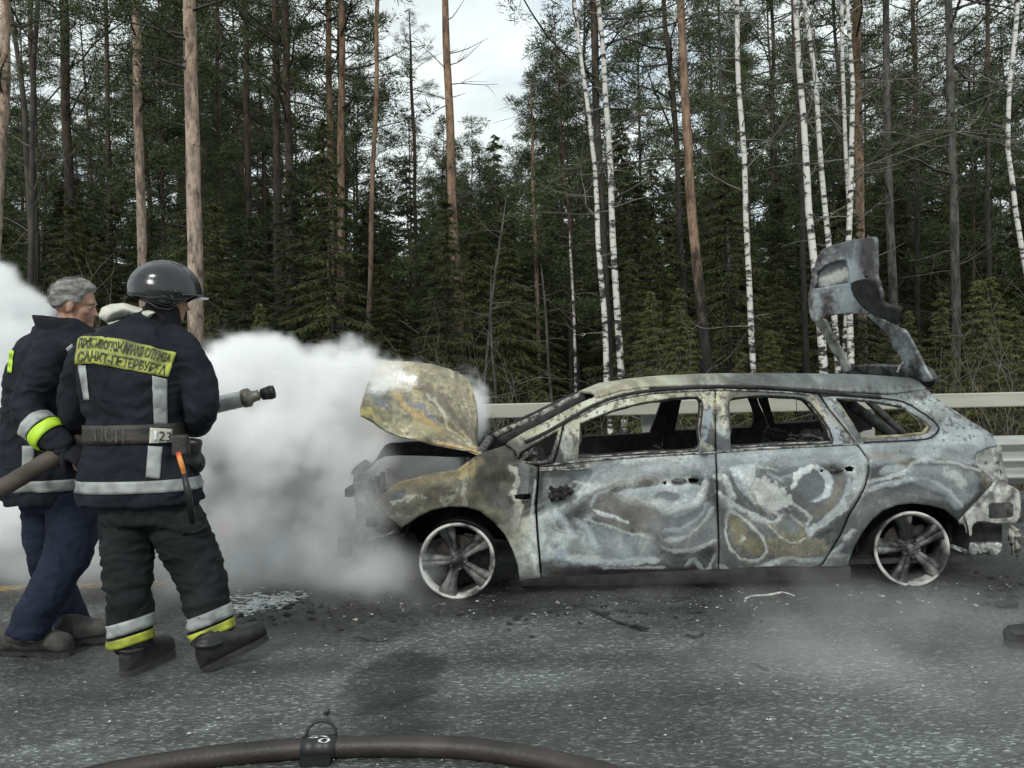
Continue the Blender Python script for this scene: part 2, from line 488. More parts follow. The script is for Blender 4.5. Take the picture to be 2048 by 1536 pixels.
# ------------------------------------------------------------------ trees
def bark(name, low, mid, high, h0=3.0, h1=8.0, scale=9, plate=1.0):
    """bark that changes with height: dark plates at the foot, smooth orange above"""
    m, n, l, b = new_mat(name)
    b.inputs['Roughness'].default_value = .9
    tc = n.new('ShaderNodeTexCoord'); mp = n.new('ShaderNodeMapping'); mp.inputs['Scale'].default_value = (1, 1, .28)
    l.new(tc.outputs['Object'], mp.inputs['Vector'])
    t = n.new('ShaderNodeTexNoise'); t.inputs['Scale'].default_value = scale; t.inputs['Detail'].default_value = 7; t.inputs['Roughness'].default_value = .62
    l.new(mp.outputs[0], t.inputs['Vector'])
    sp = n.new('ShaderNodeSeparateXYZ'); l.new(tc.outputs['Object'], sp.inputs[0])
    mr = n.new('ShaderNodeMapRange'); mr.inputs['From Min'].default_value = h0; mr.inputs['From Max'].default_value = h1
    ad = n.new('ShaderNodeMath'); ad.operation = 'MULTIPLY_ADD'; ad.inputs[1].default_value = 5.0; ad.inputs[2].default_value = -2.5
    l.new(t.outputs['Fac'], ad.inputs[0])
    ad2 = n.new('ShaderNodeMath'); ad2.operation = 'ADD'; l.new(sp.outputs['Z'], ad2.inputs[0]); l.new(ad.outputs[0], ad2.inputs[1]); l.new(ad2.outputs[0], mr.inputs['Value'])
    r = n.new('ShaderNodeValToRGB'); e = r.color_ramp.elements
    e[0].position = 0; e[0].color = (*low, 1); e[1].position = 1; e[1].color = (*high, 1); k = e.new(.5); k.color = (*mid, 1)
    l.new(mr.outputs[0], r.inputs['Fac'])
    r2 = n.new('ShaderNodeValToRGB'); r2.color_ramp.elements[0].position = .38; r2.color_ramp.elements[0].color = (.25, .24, .24, 1)
    r2.color_ramp.elements[1].position = .56; r2.color_ramp.elements[1].color = (1.15, 1.15, 1.15, 1)
    l.new(t.outputs['Fac'], r2.inputs['Fac'])
    mx = n.new('ShaderNodeMix'); mx.data_type = 'RGBA'; mx.blend_type = 'MULTIPLY'; mx.inputs['Factor'].default_value = .75 * plate
    l.new(r.outputs['Color'], mx.inputs['A']); l.new(r2.outputs['Color'], mx.inputs['B']); l.new(mx.outputs['Result'], b.inputs['Base Color'])
    # dark knots, scars and the crack net between the bark plates
    mp2 = n.new('ShaderNodeMapping'); mp2.inputs['Scale'].default_value = (1, 1, .5); l.new(tc.outputs['Object'], mp2.inputs['Vector'])
    k1 = n.new('ShaderNodeTexNoise'); k1.inputs['Scale'].default_value = 13; k1.inputs['Detail'].default_value = 8; k1.inputs['Roughness'].default_value = .72; l.new(mp2.outputs[0], k1.inputs['Vector'])
    kr = n.new('ShaderNodeValToRGB'); e2 = kr.color_ramp.elements
    e2[0].position = .36; e2[0].color = (.10, .09, .085, 1); e2[1].position = .62; e2[1].color = (1.22, 1.18, 1.15, 1); q = e2.new(.42); q.color = (.72, .70, .68, 1); q = e2.new(.55); q.color = (1, 1, 1, 1)
    l.new(k1.outputs['Fac'], kr.inputs['Fac'])
    mx2 = n.new('ShaderNodeMix'); mx2.data_type = 'RGBA'; mx2.blend_type = 'MULTIPLY'; mx2.inputs['Factor'].default_value = .9
    l.new(mx.outputs['Result'], mx2.inputs['A']); l.new(kr.outputs['Color'], mx2.inputs['B']); l.new(mx2.outputs['Result'], b.inputs['Base Color'])
    bp = n.new('ShaderNodeBump'); bp.inputs['Strength'].default_value = .8; bp.inputs['Distance'].default_value = .03
    l.new(k1.outputs['Fac'], bp.inputs['Height']); l.new(bp.outputs[0], b.inputs['Normal'])
    return m
M_PINE = bark('pine_bark', (.10, .080, .062), (.23, .165, .12), (.27, .175, .11), 1.5, 7)
M_PINEP = bark('pale_pine_bark', (.24, .19, .155), (.42, .33, .27), (.42, .31, .235), 1, 7)
M_PINED = bark('dark_pine_bark', (.028, .025, .022), (.050, .042, .034), (.085, .060, .042), 3, 9)
M_PINEM = bark('dull_pine_bark', (.035, .030, .025), (.070, .055, .042), (.13, .085, .055), 3, 9)
M_GREYB = bark('grey_bark', (.075, .072, .064), (.11, .105, .092), (.10, .096, .088), 2, 8)
M_SCORCH = bark('pine_bark_black_foot', (.02, .018, .016), (.11, .08, .055), (.27, .18, .12), 2.4, 4.2)

def birch_material():
    m, n, l, b = new_mat('birch_bark')
    b.inputs['Roughness'].default_value = .75
    tc = n.new('ShaderNodeTexCoord'); mp = n.new('ShaderNodeMapping'); mp.inputs['Scale'].default_value = (2.2, 2.2, 5.5)
    l.new(tc.outputs['Object'], mp.inputs['Vector'])
    t = n.new('ShaderNodeTexNoise'); t.inputs['Scale'].default_value = 1.9; t.inputs['Detail'].default_value = 6; t.inputs['Roughness'].default_value = .68
    l.new(mp.outputs[0], t.inputs['Vector'])
    sp = n.new('ShaderNodeSeparateXYZ'); l.new(tc.outputs['Object'], sp.inputs[0])
    mr = n.new('ShaderNodeMapRange'); mr.inputs['From Min'].default_value = .5; mr.inputs['From Max'].default_value = 3.5; mr.inputs['To Min'].default_value = -.07; mr.inputs['To Max'].default_value = 0.01
    l.new(sp.outputs['Z'], mr.inputs['Value'])
    ad = n.new('ShaderNodeMath'); ad.operation = 'ADD'; l.new(t.outputs['Fac'], ad.inputs[0]); l.new(mr.outputs[0], ad.inputs[1])
    r = n.new('ShaderNodeValToRGB'); e = r.color_ramp.elements
    e[0].position = .40; e[0].color = (.02, .019, .018, 1); e[1].position = .50; e[1].color = (.62, .60, .56, 1)
    k = e.new(.445); k.color = (.12, .115, .105, 1)
    l.new(ad.outputs[0], r.inputs['Fac']); l.new(r.outputs['Color'], b.inputs['Base Color'])
    return m
M_BIRCH = birch_material()

def needle_mat(name, c1, c2, sc=.9):
    m, n, l, b = new_mat(name)
    b.inputs['Roughness'].default_value = .7
    b.inputs['Specular IOR Level'].default_value = .25
    g = n.new('ShaderNodeNewGeometry'); oi = n.new('ShaderNodeObjectInfo')
    t = n.new('ShaderNodeTexNoise'); t.inputs['Scale'].default_value = sc; t.inputs['Detail'].default_value = 4
    l.new(g.outputs['Position'], t.inputs['Vector'])
    mt = n.new('ShaderNodeMath'); mt.operation = 'MULTIPLY_ADD'; mt.inputs[1].default_value = .35; mt.inputs[2].default_value = -.17
    l.new(oi.outputs['Random'], mt.inputs[0])
    rnd = n.new('ShaderNodeMath'); rnd.operation = 'MULTIPLY_ADD'; rnd.inputs[1].default_value = .35; rnd.inputs[2].default_value = -.17
    l.new(g.outputs['Random Per Island'], rnd.inputs[0])
    a1 = n.new('ShaderNodeMath'); a1.operation = 'ADD'; l.new(t.outputs['Fac'], a1.inputs[0]); l.new(mt.outputs[0], a1.inputs[1])
    a2 = n.new('ShaderNodeMath'); a2.operation = 'ADD'; l.new(a1.outputs[0], a2.inputs[0]); l.new(rnd.outputs[0], a2.inputs[1])
    r = n.new('ShaderNodeValToRGB'); r.color_ramp.elements[0].position = .25; r.color_ramp.elements[0].color = (*c1, 1)
    r.color_ramp.elements[1].position = .75; r.color_ramp.elements[1].color = (*c2, 1)
    l.new(a2.outputs[0], r.inputs['Fac']); l.new(r.outputs['Color'], b.inputs['Base Color'])
    return m
M_PNEED = needle_mat('pine_needles', (.036, .050, .022), (.095, .120, .050))
M_SNEED = needle_mat('spruce_needles', (.022, .032, .011), (.075, .088, .026))
M_SNEEDL = needle_mat('young_spruce_needles', (.035, .045, .016), (.125, .13, .040))
M_TWIG = mat('bare_twigs', (.11, .10, .085), (.20, .18, .155), scale=3, rough=.9)
M_TWIGD = mat('dark_twigs', (.035, .03, .026), (.08, .068, .055), scale=3, rough=.9)

rg = np.random.RandomState(11)

def tri_spray(C, D, L, W, rs):
    """thin needle-tuft triangles: centres C, directions D, length L, width W"""
    n = len(C)
    r = rs.normal(size=(n, 3)); S = np.cross(D, r); S /= np.linalg.norm(S, axis=1, keepdims=True) + 1e-9
    L = np.asarray(L).reshape(-1, 1) * np.ones((n, 1)); W = np.asarray(W).reshape(-1, 1) * np.ones((n, 1))
    a = C - S * W * .5; b = C + S * W * .5; c = C + D * L
    V = np.stack([a, b, c], 1).reshape(-1, 3)
    return V

def unit(v): return v / (np.linalg.norm(v, axis=-1, keepdims=True) + 1e-9)

def pine_crown(seed, H=18.0, base=7.0, spread=2.6, nb=46, clump=9, per=11, nw=.026):
    """returns branch MB and needle verts of a Scots pine crown; trunk is the z axis"""
    rs = np.random.RandomState(seed)
    mb = MB(); V = []
    for i in range(nb):
        t = (i + rs.rand()) / nb
        z = base + (H - base) * t ** .9
        ln = spread * (math.sin(min(1, (1 - t) * 1.15 + .12) * math.pi * .5)) * (.45 + .75 * rs.rand()) * (.65 + .35 * min(1, t * 4 + .3))
        az = rs.rand() * 6.283
        up = .15 + .55 * t + rs.normal() * .15
        pts = []; p = np.array([0, 0, z]); d = unit(np.array([math.cos(az), math.sin(az), up * .6]))
        ns = 5
        for k in range(ns + 1):
            pts.append(tuple(p)); d = unit(d + rs.normal(size=3) * .17 + np.array([0, 0, .10 * k / ns])); p = p + d * ln / ns
        mb.tube(pts, [.022 * (1 - k / (ns + 1.0)) * (1.3 - t * .6) + .004 for k in range(ns + 1)], 3, cap=False)
        P = np.array(pts)
        nc = max(3, int(clump * ln / spread * 1.1))
        for c in range(nc):
            f = .38 + .62 * rs.rand() ** .7
            q = P[min(ns, int(f * ns))] * (1 - f * ns % 1) + P[min(ns, int(f * ns) + 1)] * (f * ns % 1)
            off = rs.normal(size=3) * np.array([.26, .26, .12]) * (.5 + ln * .28)
            off = off * .8; cc = q + off
            if rs.rand() < .6:
                mb.tube([tuple(q), tuple(cc)], [.008, .004], 3, cap=False)
            m = per + rs.randint(0, 5)
            o3 = rs.normal(size=(m, 3)) * np.array([.085, .085, .055]); ctr = cc + o3
            D = unit(o3 * 14 + rs.normal(size=(m, 3)) * .5 + np.array([0, 0, .5]))
            V.append(tri_spray(ctr, D, .10 + .09 * rs.rand(m), nw * (.8 + .5 * rs.rand(m)), rs))
    return mb, np.concatenate(V)

def spruce_crown(seed, H=8.0, base=.3, R=1.7, layers=34, droop=.5, dens=1.0):
    rs = np.random.RandomState(seed); mb = MB(); V = []
    for i in range(layers):
        t = i / (layers - 1.0)
        z = base + (H - base) * t
        r = R * (1 - t) ** .85 + .10
        nb = 4 + rs.randint(0, 3)
        a0 = rs.rand() * 6.28
        for k in range(nb):
            az = a0 + k * 6.283 / nb + rs.normal() * .25
            ln = r * (.6 + .55 * rs.rand())
            dx, dy = math.cos(az), math.sin(az)
            n = 5; zz = z + rs.normal() * .08
            pts = [(dx * ln * j / n, dy * ln * j / n, zz + .10 * ln * j / n - droop * ln * (j / n) ** 1.6 * (.5 + .5 * (1 - t)) + .12 * ln * max(0, j / n - .7) * 2) for j in range(n + 1)]
            mb.tube(pts, [.018 * (1 - j / (n + 1.)) + .003 for j in range(n + 1)], 3, cap=False)
            P = np.array(pts)
            m = int(dens * (16 + 62 * ln))
            f = rs.rand(m) ** .75
            idx = np.minimum((f * n).astype(int), n - 1); fr = (f * n - idx)[:, None]
            q = P[idx] * (1 - fr) + P[idx + 1] * fr
            side = np.array([-dy, dx, 0]); w = (.30 * ln * (1 - f * .75) * rs.uniform(-1, 1, m))[:, None]
            c = q + side * w + np.array([dx, dy, 0]) * np.abs(w) * .4 + np.array([0, 0, -1.]) * (np.abs(w) * .25 + .02)
            D = unit(np.array([dx, dy, -.35]) + side * np.sign(w) * .9 + rs.normal(size=(m, 3)) * .42 + np.array([0, 0, -.35]))
            V.append(tri_spray(c, D, (.11 + .10 * rs.rand(m)), .026 + .02 * rs.rand(m), rs))
    return mb, np.concatenate(V)

def tris(name, V, m, parent=None):
    F = np.arange(len(V), dtype=np.int32).reshape(-1, 3)
    return mk(name, V, F, m, parent, smooth=False)

def twig_mb(mb, p, d, ln, r, depth, rs, up=.12, spread=.55, nseg=4, kids=4):
    pts = [tuple(p)]; q = np.array(p, float); dd = unit(np.array(d, float))
    hold = []
    for k in range(nseg):
        dd = unit(dd + rs.normal(size=3) * .13 + np.array([0, 0, up * .3])); q = q + dd * ln / nseg
        pts.append(tuple(q)); hold.append((q.copy(), dd.copy()))
    mb.tube(pts, [r * (1 - .75 * k / nseg) for k in range(nseg + 1)], 3 if depth < 2 else 4, cap=False)
    if depth > 0:
        for c in range(kids):
            b, bd = hold[rs.randint(0 if depth < 2 else 1, nseg)]
            nd = unit(bd + rs.normal(size=3) * spread + np.array([0, 0, up]))
            twig_mb(mb, b, nd, ln * (.45 + .25 * rs.rand()), r * .5, depth - 1, rs, up, spread, nseg, kids)

def trunk_mesh(pts, rs_, n=10):
    mb = MB(); mb.tube(pts, rs_, n, cap=False); return mb

_dead = [0]
def placed_tree(name, label, cat, spec, Y, mt, w0, w1, crown=None, group=None, twigs=0, stub=0, sd=1, base_v=None, top_extra=6.0, lower_twigs=0, cscale=1.0):
    """spec: [(u, v), ...] from the top of the picture down, w0 / w1 widths in photograph pixels at the first and last of them"""
    rs = np.random.RandomState(sd)
    P = [px(u, v, Y) for u, v in spec]
    wid = [w0 + (w1 - w0) * k / (len(spec) - 1) for k in range(len(spec))]
    R = [w / FPX * Y / 2 for w in wid]
    # on to the ground and above the picture, along the same lean
    d = (P[-1] - P[-2]).normalized(); gz = float(floor_z(np.array([P[-1].x]), np.array([Y]))[0]) - .15
    if P[-1].z > gz + .2:
        t = (gz - P[-1].z) / min(d.z, -.3); P.append(P[-1] + d * t); R.append(R[-1] * 1.08)
    d0 = (P[0] - P[1]).normalized()
    if top_extra > 0:
        P.insert(0, P[0] + d0 * top_extra * .5); R.insert(0, R[0] * .72)
        P.insert(0, P[0] + d0 * top_extra * .5); R.insert(0, R[0] * .3)
    P = P[::-1]; R = R[::-1]
    base = P[0].copy(); base.y = Y
    # refine and roughen
    Q = []; RR = []
    for i in range(len(P) - 1):
        m = max(2, int((P[i + 1] - P[i]).length / .5))
        for k in range(m):
            t = k / m; Q.append(P[i].lerp(P[i + 1], t)); RR.append(R[i] * (1 - t) + R[i + 1] * t)
    Q.append(P[-1]); RR.append(R[-1])
    for i, q in enumerate(Q):
        q.x += nz((sd * 3.1, q.z * .55, 0)) * .05; q.y += nz((q.z * .5, sd, 1)) * .06
        RR[i] *= 1 + .05 * nz((q.z * 2, sd, 3))
    root = tag(empty(name, base), label, cat, group)
    trunk_mesh(Q, RR, 12).build('trunk', mt, root)
    H = Q[-1].z
    def at(z):
        for i in range(len(Q) - 1):
            if Q[i + 1].z >= z: return Q[i].lerp(Q[i + 1], (z - Q[i].z) / max(1e-6, Q[i + 1].z - Q[i].z)), RR[i]
        return Q[-1], RR[-1]
    if stub:
        mb = MB()
        for k in range(stub):
            z = rs.uniform(2.0, H * .9); q, r = at(z); az = rs.rand() * 6.28
            dv = np.array([math.cos(az), math.sin(az) * .6, rs.uniform(-.15, .5)])
            twig_mb(mb, tuple(q), dv, rs.uniform(.25, 1.1), .014, 1 if rs.rand() < .55 else 0, rs, .05, .5, 4, 3)
        mb.build('dead_branches', M_TWIG if mt in (M_BIRCH,) else M_TWIGD, root)['kind'] = 'stuff'
    if twigs:
        mb = MB()
        for k in range(twigs):
            z = rs.uniform(max(2.6, H * .35), H); q, r = at(z); az = rs.rand() * 6.28
            dv = np.array([math.cos(az), math.sin(az), rs.uniform(.25, 1.0)])
            twig_mb(mb, tuple(q), dv, rs.uniform(1.0, 2.3) * (1.1 - .4 * z / H), .013, 2, rs, .05, .5, 4, 4)
        mb.build('bare_branches', M_TWIG, root)['kind'] = 'stuff'
    if crown is not None:
        me_b, me_n, cb, cH = crown
        # a shared crown, set on this trunk with its own turn and size
        q0, _ = at(H)
        for nm, me in (('branches', me_b), ('crown', me_n)):
            o = bpy.data.objects.new(nm, me); COL.objects.link(o); o.parent = root; o['kind'] = 'stuff'
            lean = math.atan2(P[-1].x - P[1].x, P[-1].z - P[1].z)
            s = cscale
            top = q0 - base
            M = Matrix.Translation(top) @ Matrix.Rotation(lean, 4, 'Y') @ Matrix.Rotation(sd * 2.4, 4, 'Z') @ Matrix.Scale(s, 4) @ Matrix.Translation((0, 0, -cH))
            o.matrix_local = M
    return root

def crown_meshes(kind, seed, **k):
    mb, V = (pine_crown if kind == 'p' else spruce_crown)(seed, **k)
    b = mk('tmp', np.array(mb.v), mb.f, M_TWIGD, smooth=True); bm_ = b.data
    nn = tris('tmp', V, M_PNEED if kind == 'p' else M_SNEED); nm = nn.data
    bpy.data.objects.remove(b); bpy.data.objects.remove(nn)
    bm_.name = 'branches'; nm.name = 'crown'
    return bm_, nm, k.get('base', 0), k.get('H', 0)

PC = [crown_meshes('p', 21, H=12, base=3.4, spread=2.5, nb=36, clump=12, per=30, nw=.017),
      crown_meshes('p', 22, H=12, base=4.2, spread=2.1, nb=30, clump=11, per=30, nw=.017),
      crown_meshes('p', 23, H=12, base=2.6, spread=2.7, nb=36, clump=11, per=30, nw=.017),
      crown_meshes('p', 24, H=12, base=6.0, spread=1.8, nb=26, clump=8, per=30, nw=.017)]
SCR = [crown_meshes('s', 31, H=8, base=.3, R=1.9, layers=38, droop=.5),
       crown_meshes('s', 32, H=8, base=.2, R=1.6, layers=40, droop=.35),
       crown_meshes('s', 33, H=8, base=.8, R=2.1, layers=34, droop=.7)]

# the trunks one can tell apart, traced from the top of the photograph down
N = 'the burnt car'
placed_tree('pine_tree', 'pale pine trunk at the left edge of the photo, above the white smoke', 'pine tree', [(15, -5), (8, 160), (-2, 330)], 14.5, M_PINEP, 17, 22, PC[1], stub=4, sd=1)
placed_tree('pine_tree', 'thick light-barked pine rising behind the black helmet', 'pine tree', [(378, -5), (383, 200), (388, 420), (393, 640)], 14.0, M_PINEP, 24, 31, PC[0], stub=9, sd=2, top_extra=7)
placed_tree('pine_tree', 'pinkish pine trunk left of the thick pine behind the helmet', 'pine tree', [(271, -5), (276, 200), (281, 400), (285, 530)], 18.0, M_PINEP, 17, 18, PC[0], stub=14, sd=3)
placed_tree('pine_tree', 'dark pine above the grey-haired man', 'pine tree', [(128, -5), (134, 250), (138, 470)], 20.0, M_PINED, 17, 18, PC[2], stub=12, sd=4)
placed_tree('pine_tree', 'slender orange pine with short bare branches against the sky', 'pine tree', [(889, -5), (894, 120), (901, 300), (910, 480), (918, 620), (925, 760)], 16.5, M_PINE, 13, 24, PC[3], stub=46, sd=5, top_extra=9)
placed_tree('pine_tree', 'orange pine with a blackened foot behind the front door of the car', 'pine tree', [(1356, -5), (1368, 180), (1381, 370), (1395, 540), (1404, 660), (1410, 760)], 14.5, M_SCORCH, 15, 23, PC[1], stub=9, sd=6, top_extra=8)
placed_tree('pine_tree', 'dark thin pine squeezed between the two birches behind the windscreen', 'pine tree', [(1184, -5), (1191, 170), (1199, 320), (1210, 530), (1222, 740)], 15.5, M_PINED, 15, 14, PC[2], stub=22, sd=7, top_extra=5)
placed_tree('pine_tree', 'reddish brown pine directly behind the raised tailgate', 'pine tree', [(1711, -5), (1716, 200), (1721, 470), (1727, 700)], 17.5, M_PINE, 16, 18, PC[0], stub=14, sd=8)
placed_tree('pine_tree', 'pale grey-brown pine just right of the raised tailgate', 'pine tree', [(1772, -5), (1773, 200), (1779, 420), (1788, 650)], 16.0, M_GREYB, 12, 17, PC[3], stub=22, sd=9)
placed_tree('spruce_tree', 'straight dark grey conifer trunk with fine dead twigs right of the tailgate', 'spruce tree', [(1897, -5), (1902, 200), (1908, 450), (1914, 780)], 14.5, M_GREYB, 14, 18, PC[2], stub=60, sd=10)
for i, (sp, Y, w, m_, c, lb) in enumerate([
    ([(490, -5), (494, 250), (499, 520)], 21, 12, M_PINED, 1, 'thin grey pine standing right of the thick pine behind the helmet'),
    ([(551, -5), (553, 250), (556, 500)], 20, 15, M_PINED, 0, 'left trunk of the close dark pair above the smoke cloud'),
    ([(571, -5), (576, 250), (579, 530)], 19, 15, M_PINED, 2, 'right trunk of the close dark pair above the smoke cloud'),
    ([(656, -5), (659, 250), (661, 560)], 20, 12, M_PINE, 1, 'thin brown pine above the middle of the smoke, left one of two'),
    ([(682, -5), (682, 250), (681, 560)], 18.5, 13, M_PINE, 0, 'thin brown pine above the middle of the smoke, right one of two'),
    ([(757, -5), (749, 250), (742, 480), (735, 700)], 17.5, 9, M_PINE, 3, 'very slim tan pine leaning over the raised bonnet'),
    ([(1588, -5), (1597, 200), (1606, 420), (1612, 640)], 17, 10, M_PINED, 1, 'dark slim pine left of the birch group behind the rear door'),
    ([(1328, -5), (1345, 200), (1358, 400), (1366, 560)], 18, 10, M_PINED, 2, 'dark slim pine left of the orange pine with the black foot'),
    ([(1066, 330), (1072, 500), (1080, 730)], 21, 8, M_PINE, 3, 'short reddish pine stem right of the slender bare-branched pine'),
    ([(824, 180), (829, 330), (832, 560)], 24, 7, M_PINED, 1, 'small thin pine left of the slender bare-branched pine'),
    ([(1441, 150), (1449, 350), (1457, 600)], 20, 8, M_GREYB, 3, 'thin grey pine between the orange pine and the lone birch'),
    ([(434, 60), (437, 300), (441, 560)], 24, 9, M_PINED, 2, 'faint dark pine deep in the wood right of the helmet'),
    ([(1545, 100), (1549, 350), (1553, 560)], 25, 8, M_PINED, 1, 'faint dark pine right of the lone birch'),
    ([(1827, 40), (1832, 300), (1836, 560)], 23, 9, M_PINED, 0, 'thin dark pine between the pale grey pine and the straight dark conifer'),
    ([(1972, -5), (1975, 300), (1979, 560)], 19, 9, M_PINED, 2, 'slim dark pine right of the straight dark conifer'),
    ([(62, -5), (66, 200), (70, 420)], 19, 10, M_PINED, 3, 'thin dark stem right of the pale trunk at the left edge'),
    ([(212, 20), (216, 230), (219, 470)], 24, 9, M_PINED, 1, 'thin dark pine between the dark pine and the pinkish pine'),
]):
    placed_tree('pine_tree', lb, 'pine tree', sp, Y, m_, w * .9, w * 1.15, PC[c], stub=14, sd=20 + i, **(dict(top_extra=2.4, cscale=.42) if sp[0][1] > 100 else {}))

BG = 'birches behind the guardrail'
for i, (sp, Y, w0, w1, lb) in enumerate([
    ([(1195, -5), (1209, 120), (1217, 260), (1222, 420), (1232, 600), (1244, 760)], 13.5, 9, 14, 'white birch behind the windscreen, right stem of the pair'),
    ([(1156, 60), (1174, 200), (1188, 330), (1196, 480), (1207, 620), (1216, 760)], 13.2, 7, 12, 'white birch behind the windscreen, left stem of the pair'),
    ([(1474, -5), (1481, 180), (1490, 380), (1498, 560), (1508, 750)], 13.8, 9, 12, 'lone thin birch above the middle of the car roof'),
    ([(1596, 40), (1608, 230), (1619, 420), (1632, 580), (1648, 750)], 12.6, 10, 17, 'stout birch with black scars left of the raised tailgate'),
    ([(1606, -5), (1629, 160), (1645, 350), (1658, 500), (1676, 750)], 13.4, 8, 12, 'birch close behind the stout scarred birch'),
    ([(1682, -5), (1689, 200), (1696, 420), (1694, 600), (1690, 740)], 13.9, 7, 9, 'slim birch rising behind the tailgate opening, left one of two'),
    ([(1697, 20), (1706, 170), (1703, 330), (1698, 480), (1700, 740)], 13.0, 7, 13, 'birch rising behind the tailgate opening, right one of two'),
    ([(2035, -5), (2020, 160), (2014, 300), (2030, 420), (2052, 540)], 13.5, 8, 10, 'crooked birch at the right edge of the photo'),
    ([(1142, 530), (1147, 640), (1150, 730)], 19, 5, 6, 'short pale stem left of the windscreen birches'),
    ([(1000, 480), (985, 600), (972, 720), (968, 790)], 14.5, 5, 6, 'thin leaning bare stem behind the raised bonnet, left one'),
    ([(983, 620), (984, 700), (988, 790)], 14.2, 4, 6, 'thin upright bare stem behind the raised bonnet, right one'),
    ([(1088, 610), (1094, 680), (1101, 760)], 15.5, 5, 6, 'thin broken stem left of the birch pair'),
]):
    placed_tree('birch_tree', lb, 'birch tree', sp, Y, M_BIRCH if i not in (9, 10, 11) else M_GREYB, w0, w1, None, BG, twigs=(6 if i < 8 else 0), stub=(12 if i < 8 else 5), sd=50 + i, top_extra=4 if i < 8 else .8)
# bare deciduous trees at the far left
for i, (sp, lb) in enumerate([([(75, -5), (68, 120), (66, 260), (64, 400)], 'bare leafless tree at the far left, darker upright stem'),
                              ([(22, 30), (38, 150), (50, 230), (58, 380)], 'bare leafless tree at the far left, curved stem')]):
    placed_tree('bare_tree', lb, 'bare tree', sp, 16.5 + i, M_TWIGD, 9, 11, None, twigs=12, sd=80 + i, top_extra=3)

def scatter(protos, spots, name, label, cat, group):
    for i, (x, y, s, rz, k) in enumerate(spots):
        r = tag(empty(name, (x, y, float(floor_z(np.array([x]), np.array([y]))[0]) - .1)), label, cat, group)
        r.rotation_euler = (rg.normal() * .02, rg.normal() * .02, rz); r.scale = (s, s, s * rg.uniform(.9, 1.15))
        for nm, me in protos[k]:
            o = bpy.data.objects.new(nm, me); COL.objects.link(o); o.parent = r
            if nm != 'trunk': o['kind'] = 'stuff'

def trunk_me(H, r, m_, seed):
    rs = np.random.RandomState(seed)
    pts = [(nz((seed, i * .4, 0)) * .12, nz((i * .4, seed, 2)) * .12, H * i / 12.0) for i in range(13)]
    o = MB().tube(pts, [r * (1.1 - .95 * (i / 12.0) ** 1.2) for i in range(13)], 7, cap=False).build('trunk', m_)
    me = o.data; bpy.data.objects.remove(o); return me
def tall_protos():
    out = []
    for k, (H, base, sp, sd, mt_) in enumerate([(16, 5.0, 2.5, 61, M_PINED), (14.5, 3.6, 2.2, 62, M_PINEM), (17, 7.5, 2.8, 63, M_PINED), (12.5, 2.2, 2.0, 64, M_PINED)]):
        b, c, _, _ = crown_meshes('p', sd, H=H, base=base, spread=sp, nb=78, clump=13, per=24, nw=.030)
        out.append([('trunk', trunk_me(H, .10, mt_, sd)), ('branches', b), ('crown', c)])
    return out
TP = tall_protos()
SP_ = [[('trunk', trunk_me(8, .07, M_PINED, 70 + k)), ('branches', SCR[k][0]), ('crown', SCR[k][1])] for k in range(3)]
# young yellow-green spruces near the barrier
def recolour(me, m_):
    c = me.copy(); c.materials.clear(); c.materials.append(m_); return c
SPY = [[('trunk', SP_[k][0][1]), ('branches', SCR[k][0]), ('crown', recolour(SCR[k][1], M_SNEEDL))] for k in range(2)]

def fan(n, y0, y1, seed, sep):
    """points spread over the part of the wood the camera sees"""
    rs = np.random.RandomState(seed); out = []; tries = 0
    while len(out) < n and tries < 20000:
        tries += 1
        y = rs.uniform(y0 ** .5, y1 ** .5) ** 2; x = rs.uniform(-.74, .74) * y
        if all((x - a) ** 2 + (y - b) ** 2 > sep * sep for a, b in out): out.append((x, y))
    return out
rs = np.random.RandomState(5)
gapu = 960   # the open sky above the road bend: fewer tall crowns there
tall = []
for (x, y) in fan(86, 19, 52, 3, 1.7):
    u = 1024 + x / y * FPX
    k = rs.randint(0, 4)
    vt = rs.uniform(-190, 300)                       # where its tip shows: most crowns end inside or just above the view
    if 840 < u < 1120: vt = rs.uniform(250, 370)     # the open sky above the bend
    elif u < 190: vt = rs.uniform(-60, 320)
    elif 790 < u < 1190: vt = rs.uniform(60, 300)
    s = ((757 - vt) / FPX * y + 1.8) / (16, 14.5, 17, 12.5)[k]
    if s > 1.6: s *= .8
    tall.append((x, y, s, rs.rand() * 6.28, k))
scatter(TP, tall, 'pine_tree', 'tall pine standing deep in the wood behind the guardrail', 'pine tree', 'pines deep in the wood')
low = []
for (x, y) in fan(125, 15, 36, 8, 1.3):
    u = 1024 + x / y * FPX
    vt = 440 + rs.normal() * 62 + 30 * (abs(u - 960) < 120)
    h = (757 - vt) / FPX * y + 1.8
    low.append((x, y, max(.35, h / 8.0), rs.rand() * 6.28, rs.randint(0, 3)))
scatter(SP_, low, 'spruce_tree', 'dark spruce filling the lower wood behind the guardrail', 'spruce tree', 'dark spruces in the wood')
back = []
for (x, y) in fan(70, 34, 46, 18, 1.7):
    vt = 370 + rs.normal() * 45
    back.append((x, y, ((757 - vt) / FPX * y + 1.6) / 8.0, rs.rand() * 6.28, rs.randint(0, 3)))
scatter(SP_, back, 'spruce_tree', 'faint spruce at the back of the wood', 'spruce tree', 'spruces at the back of the wood')
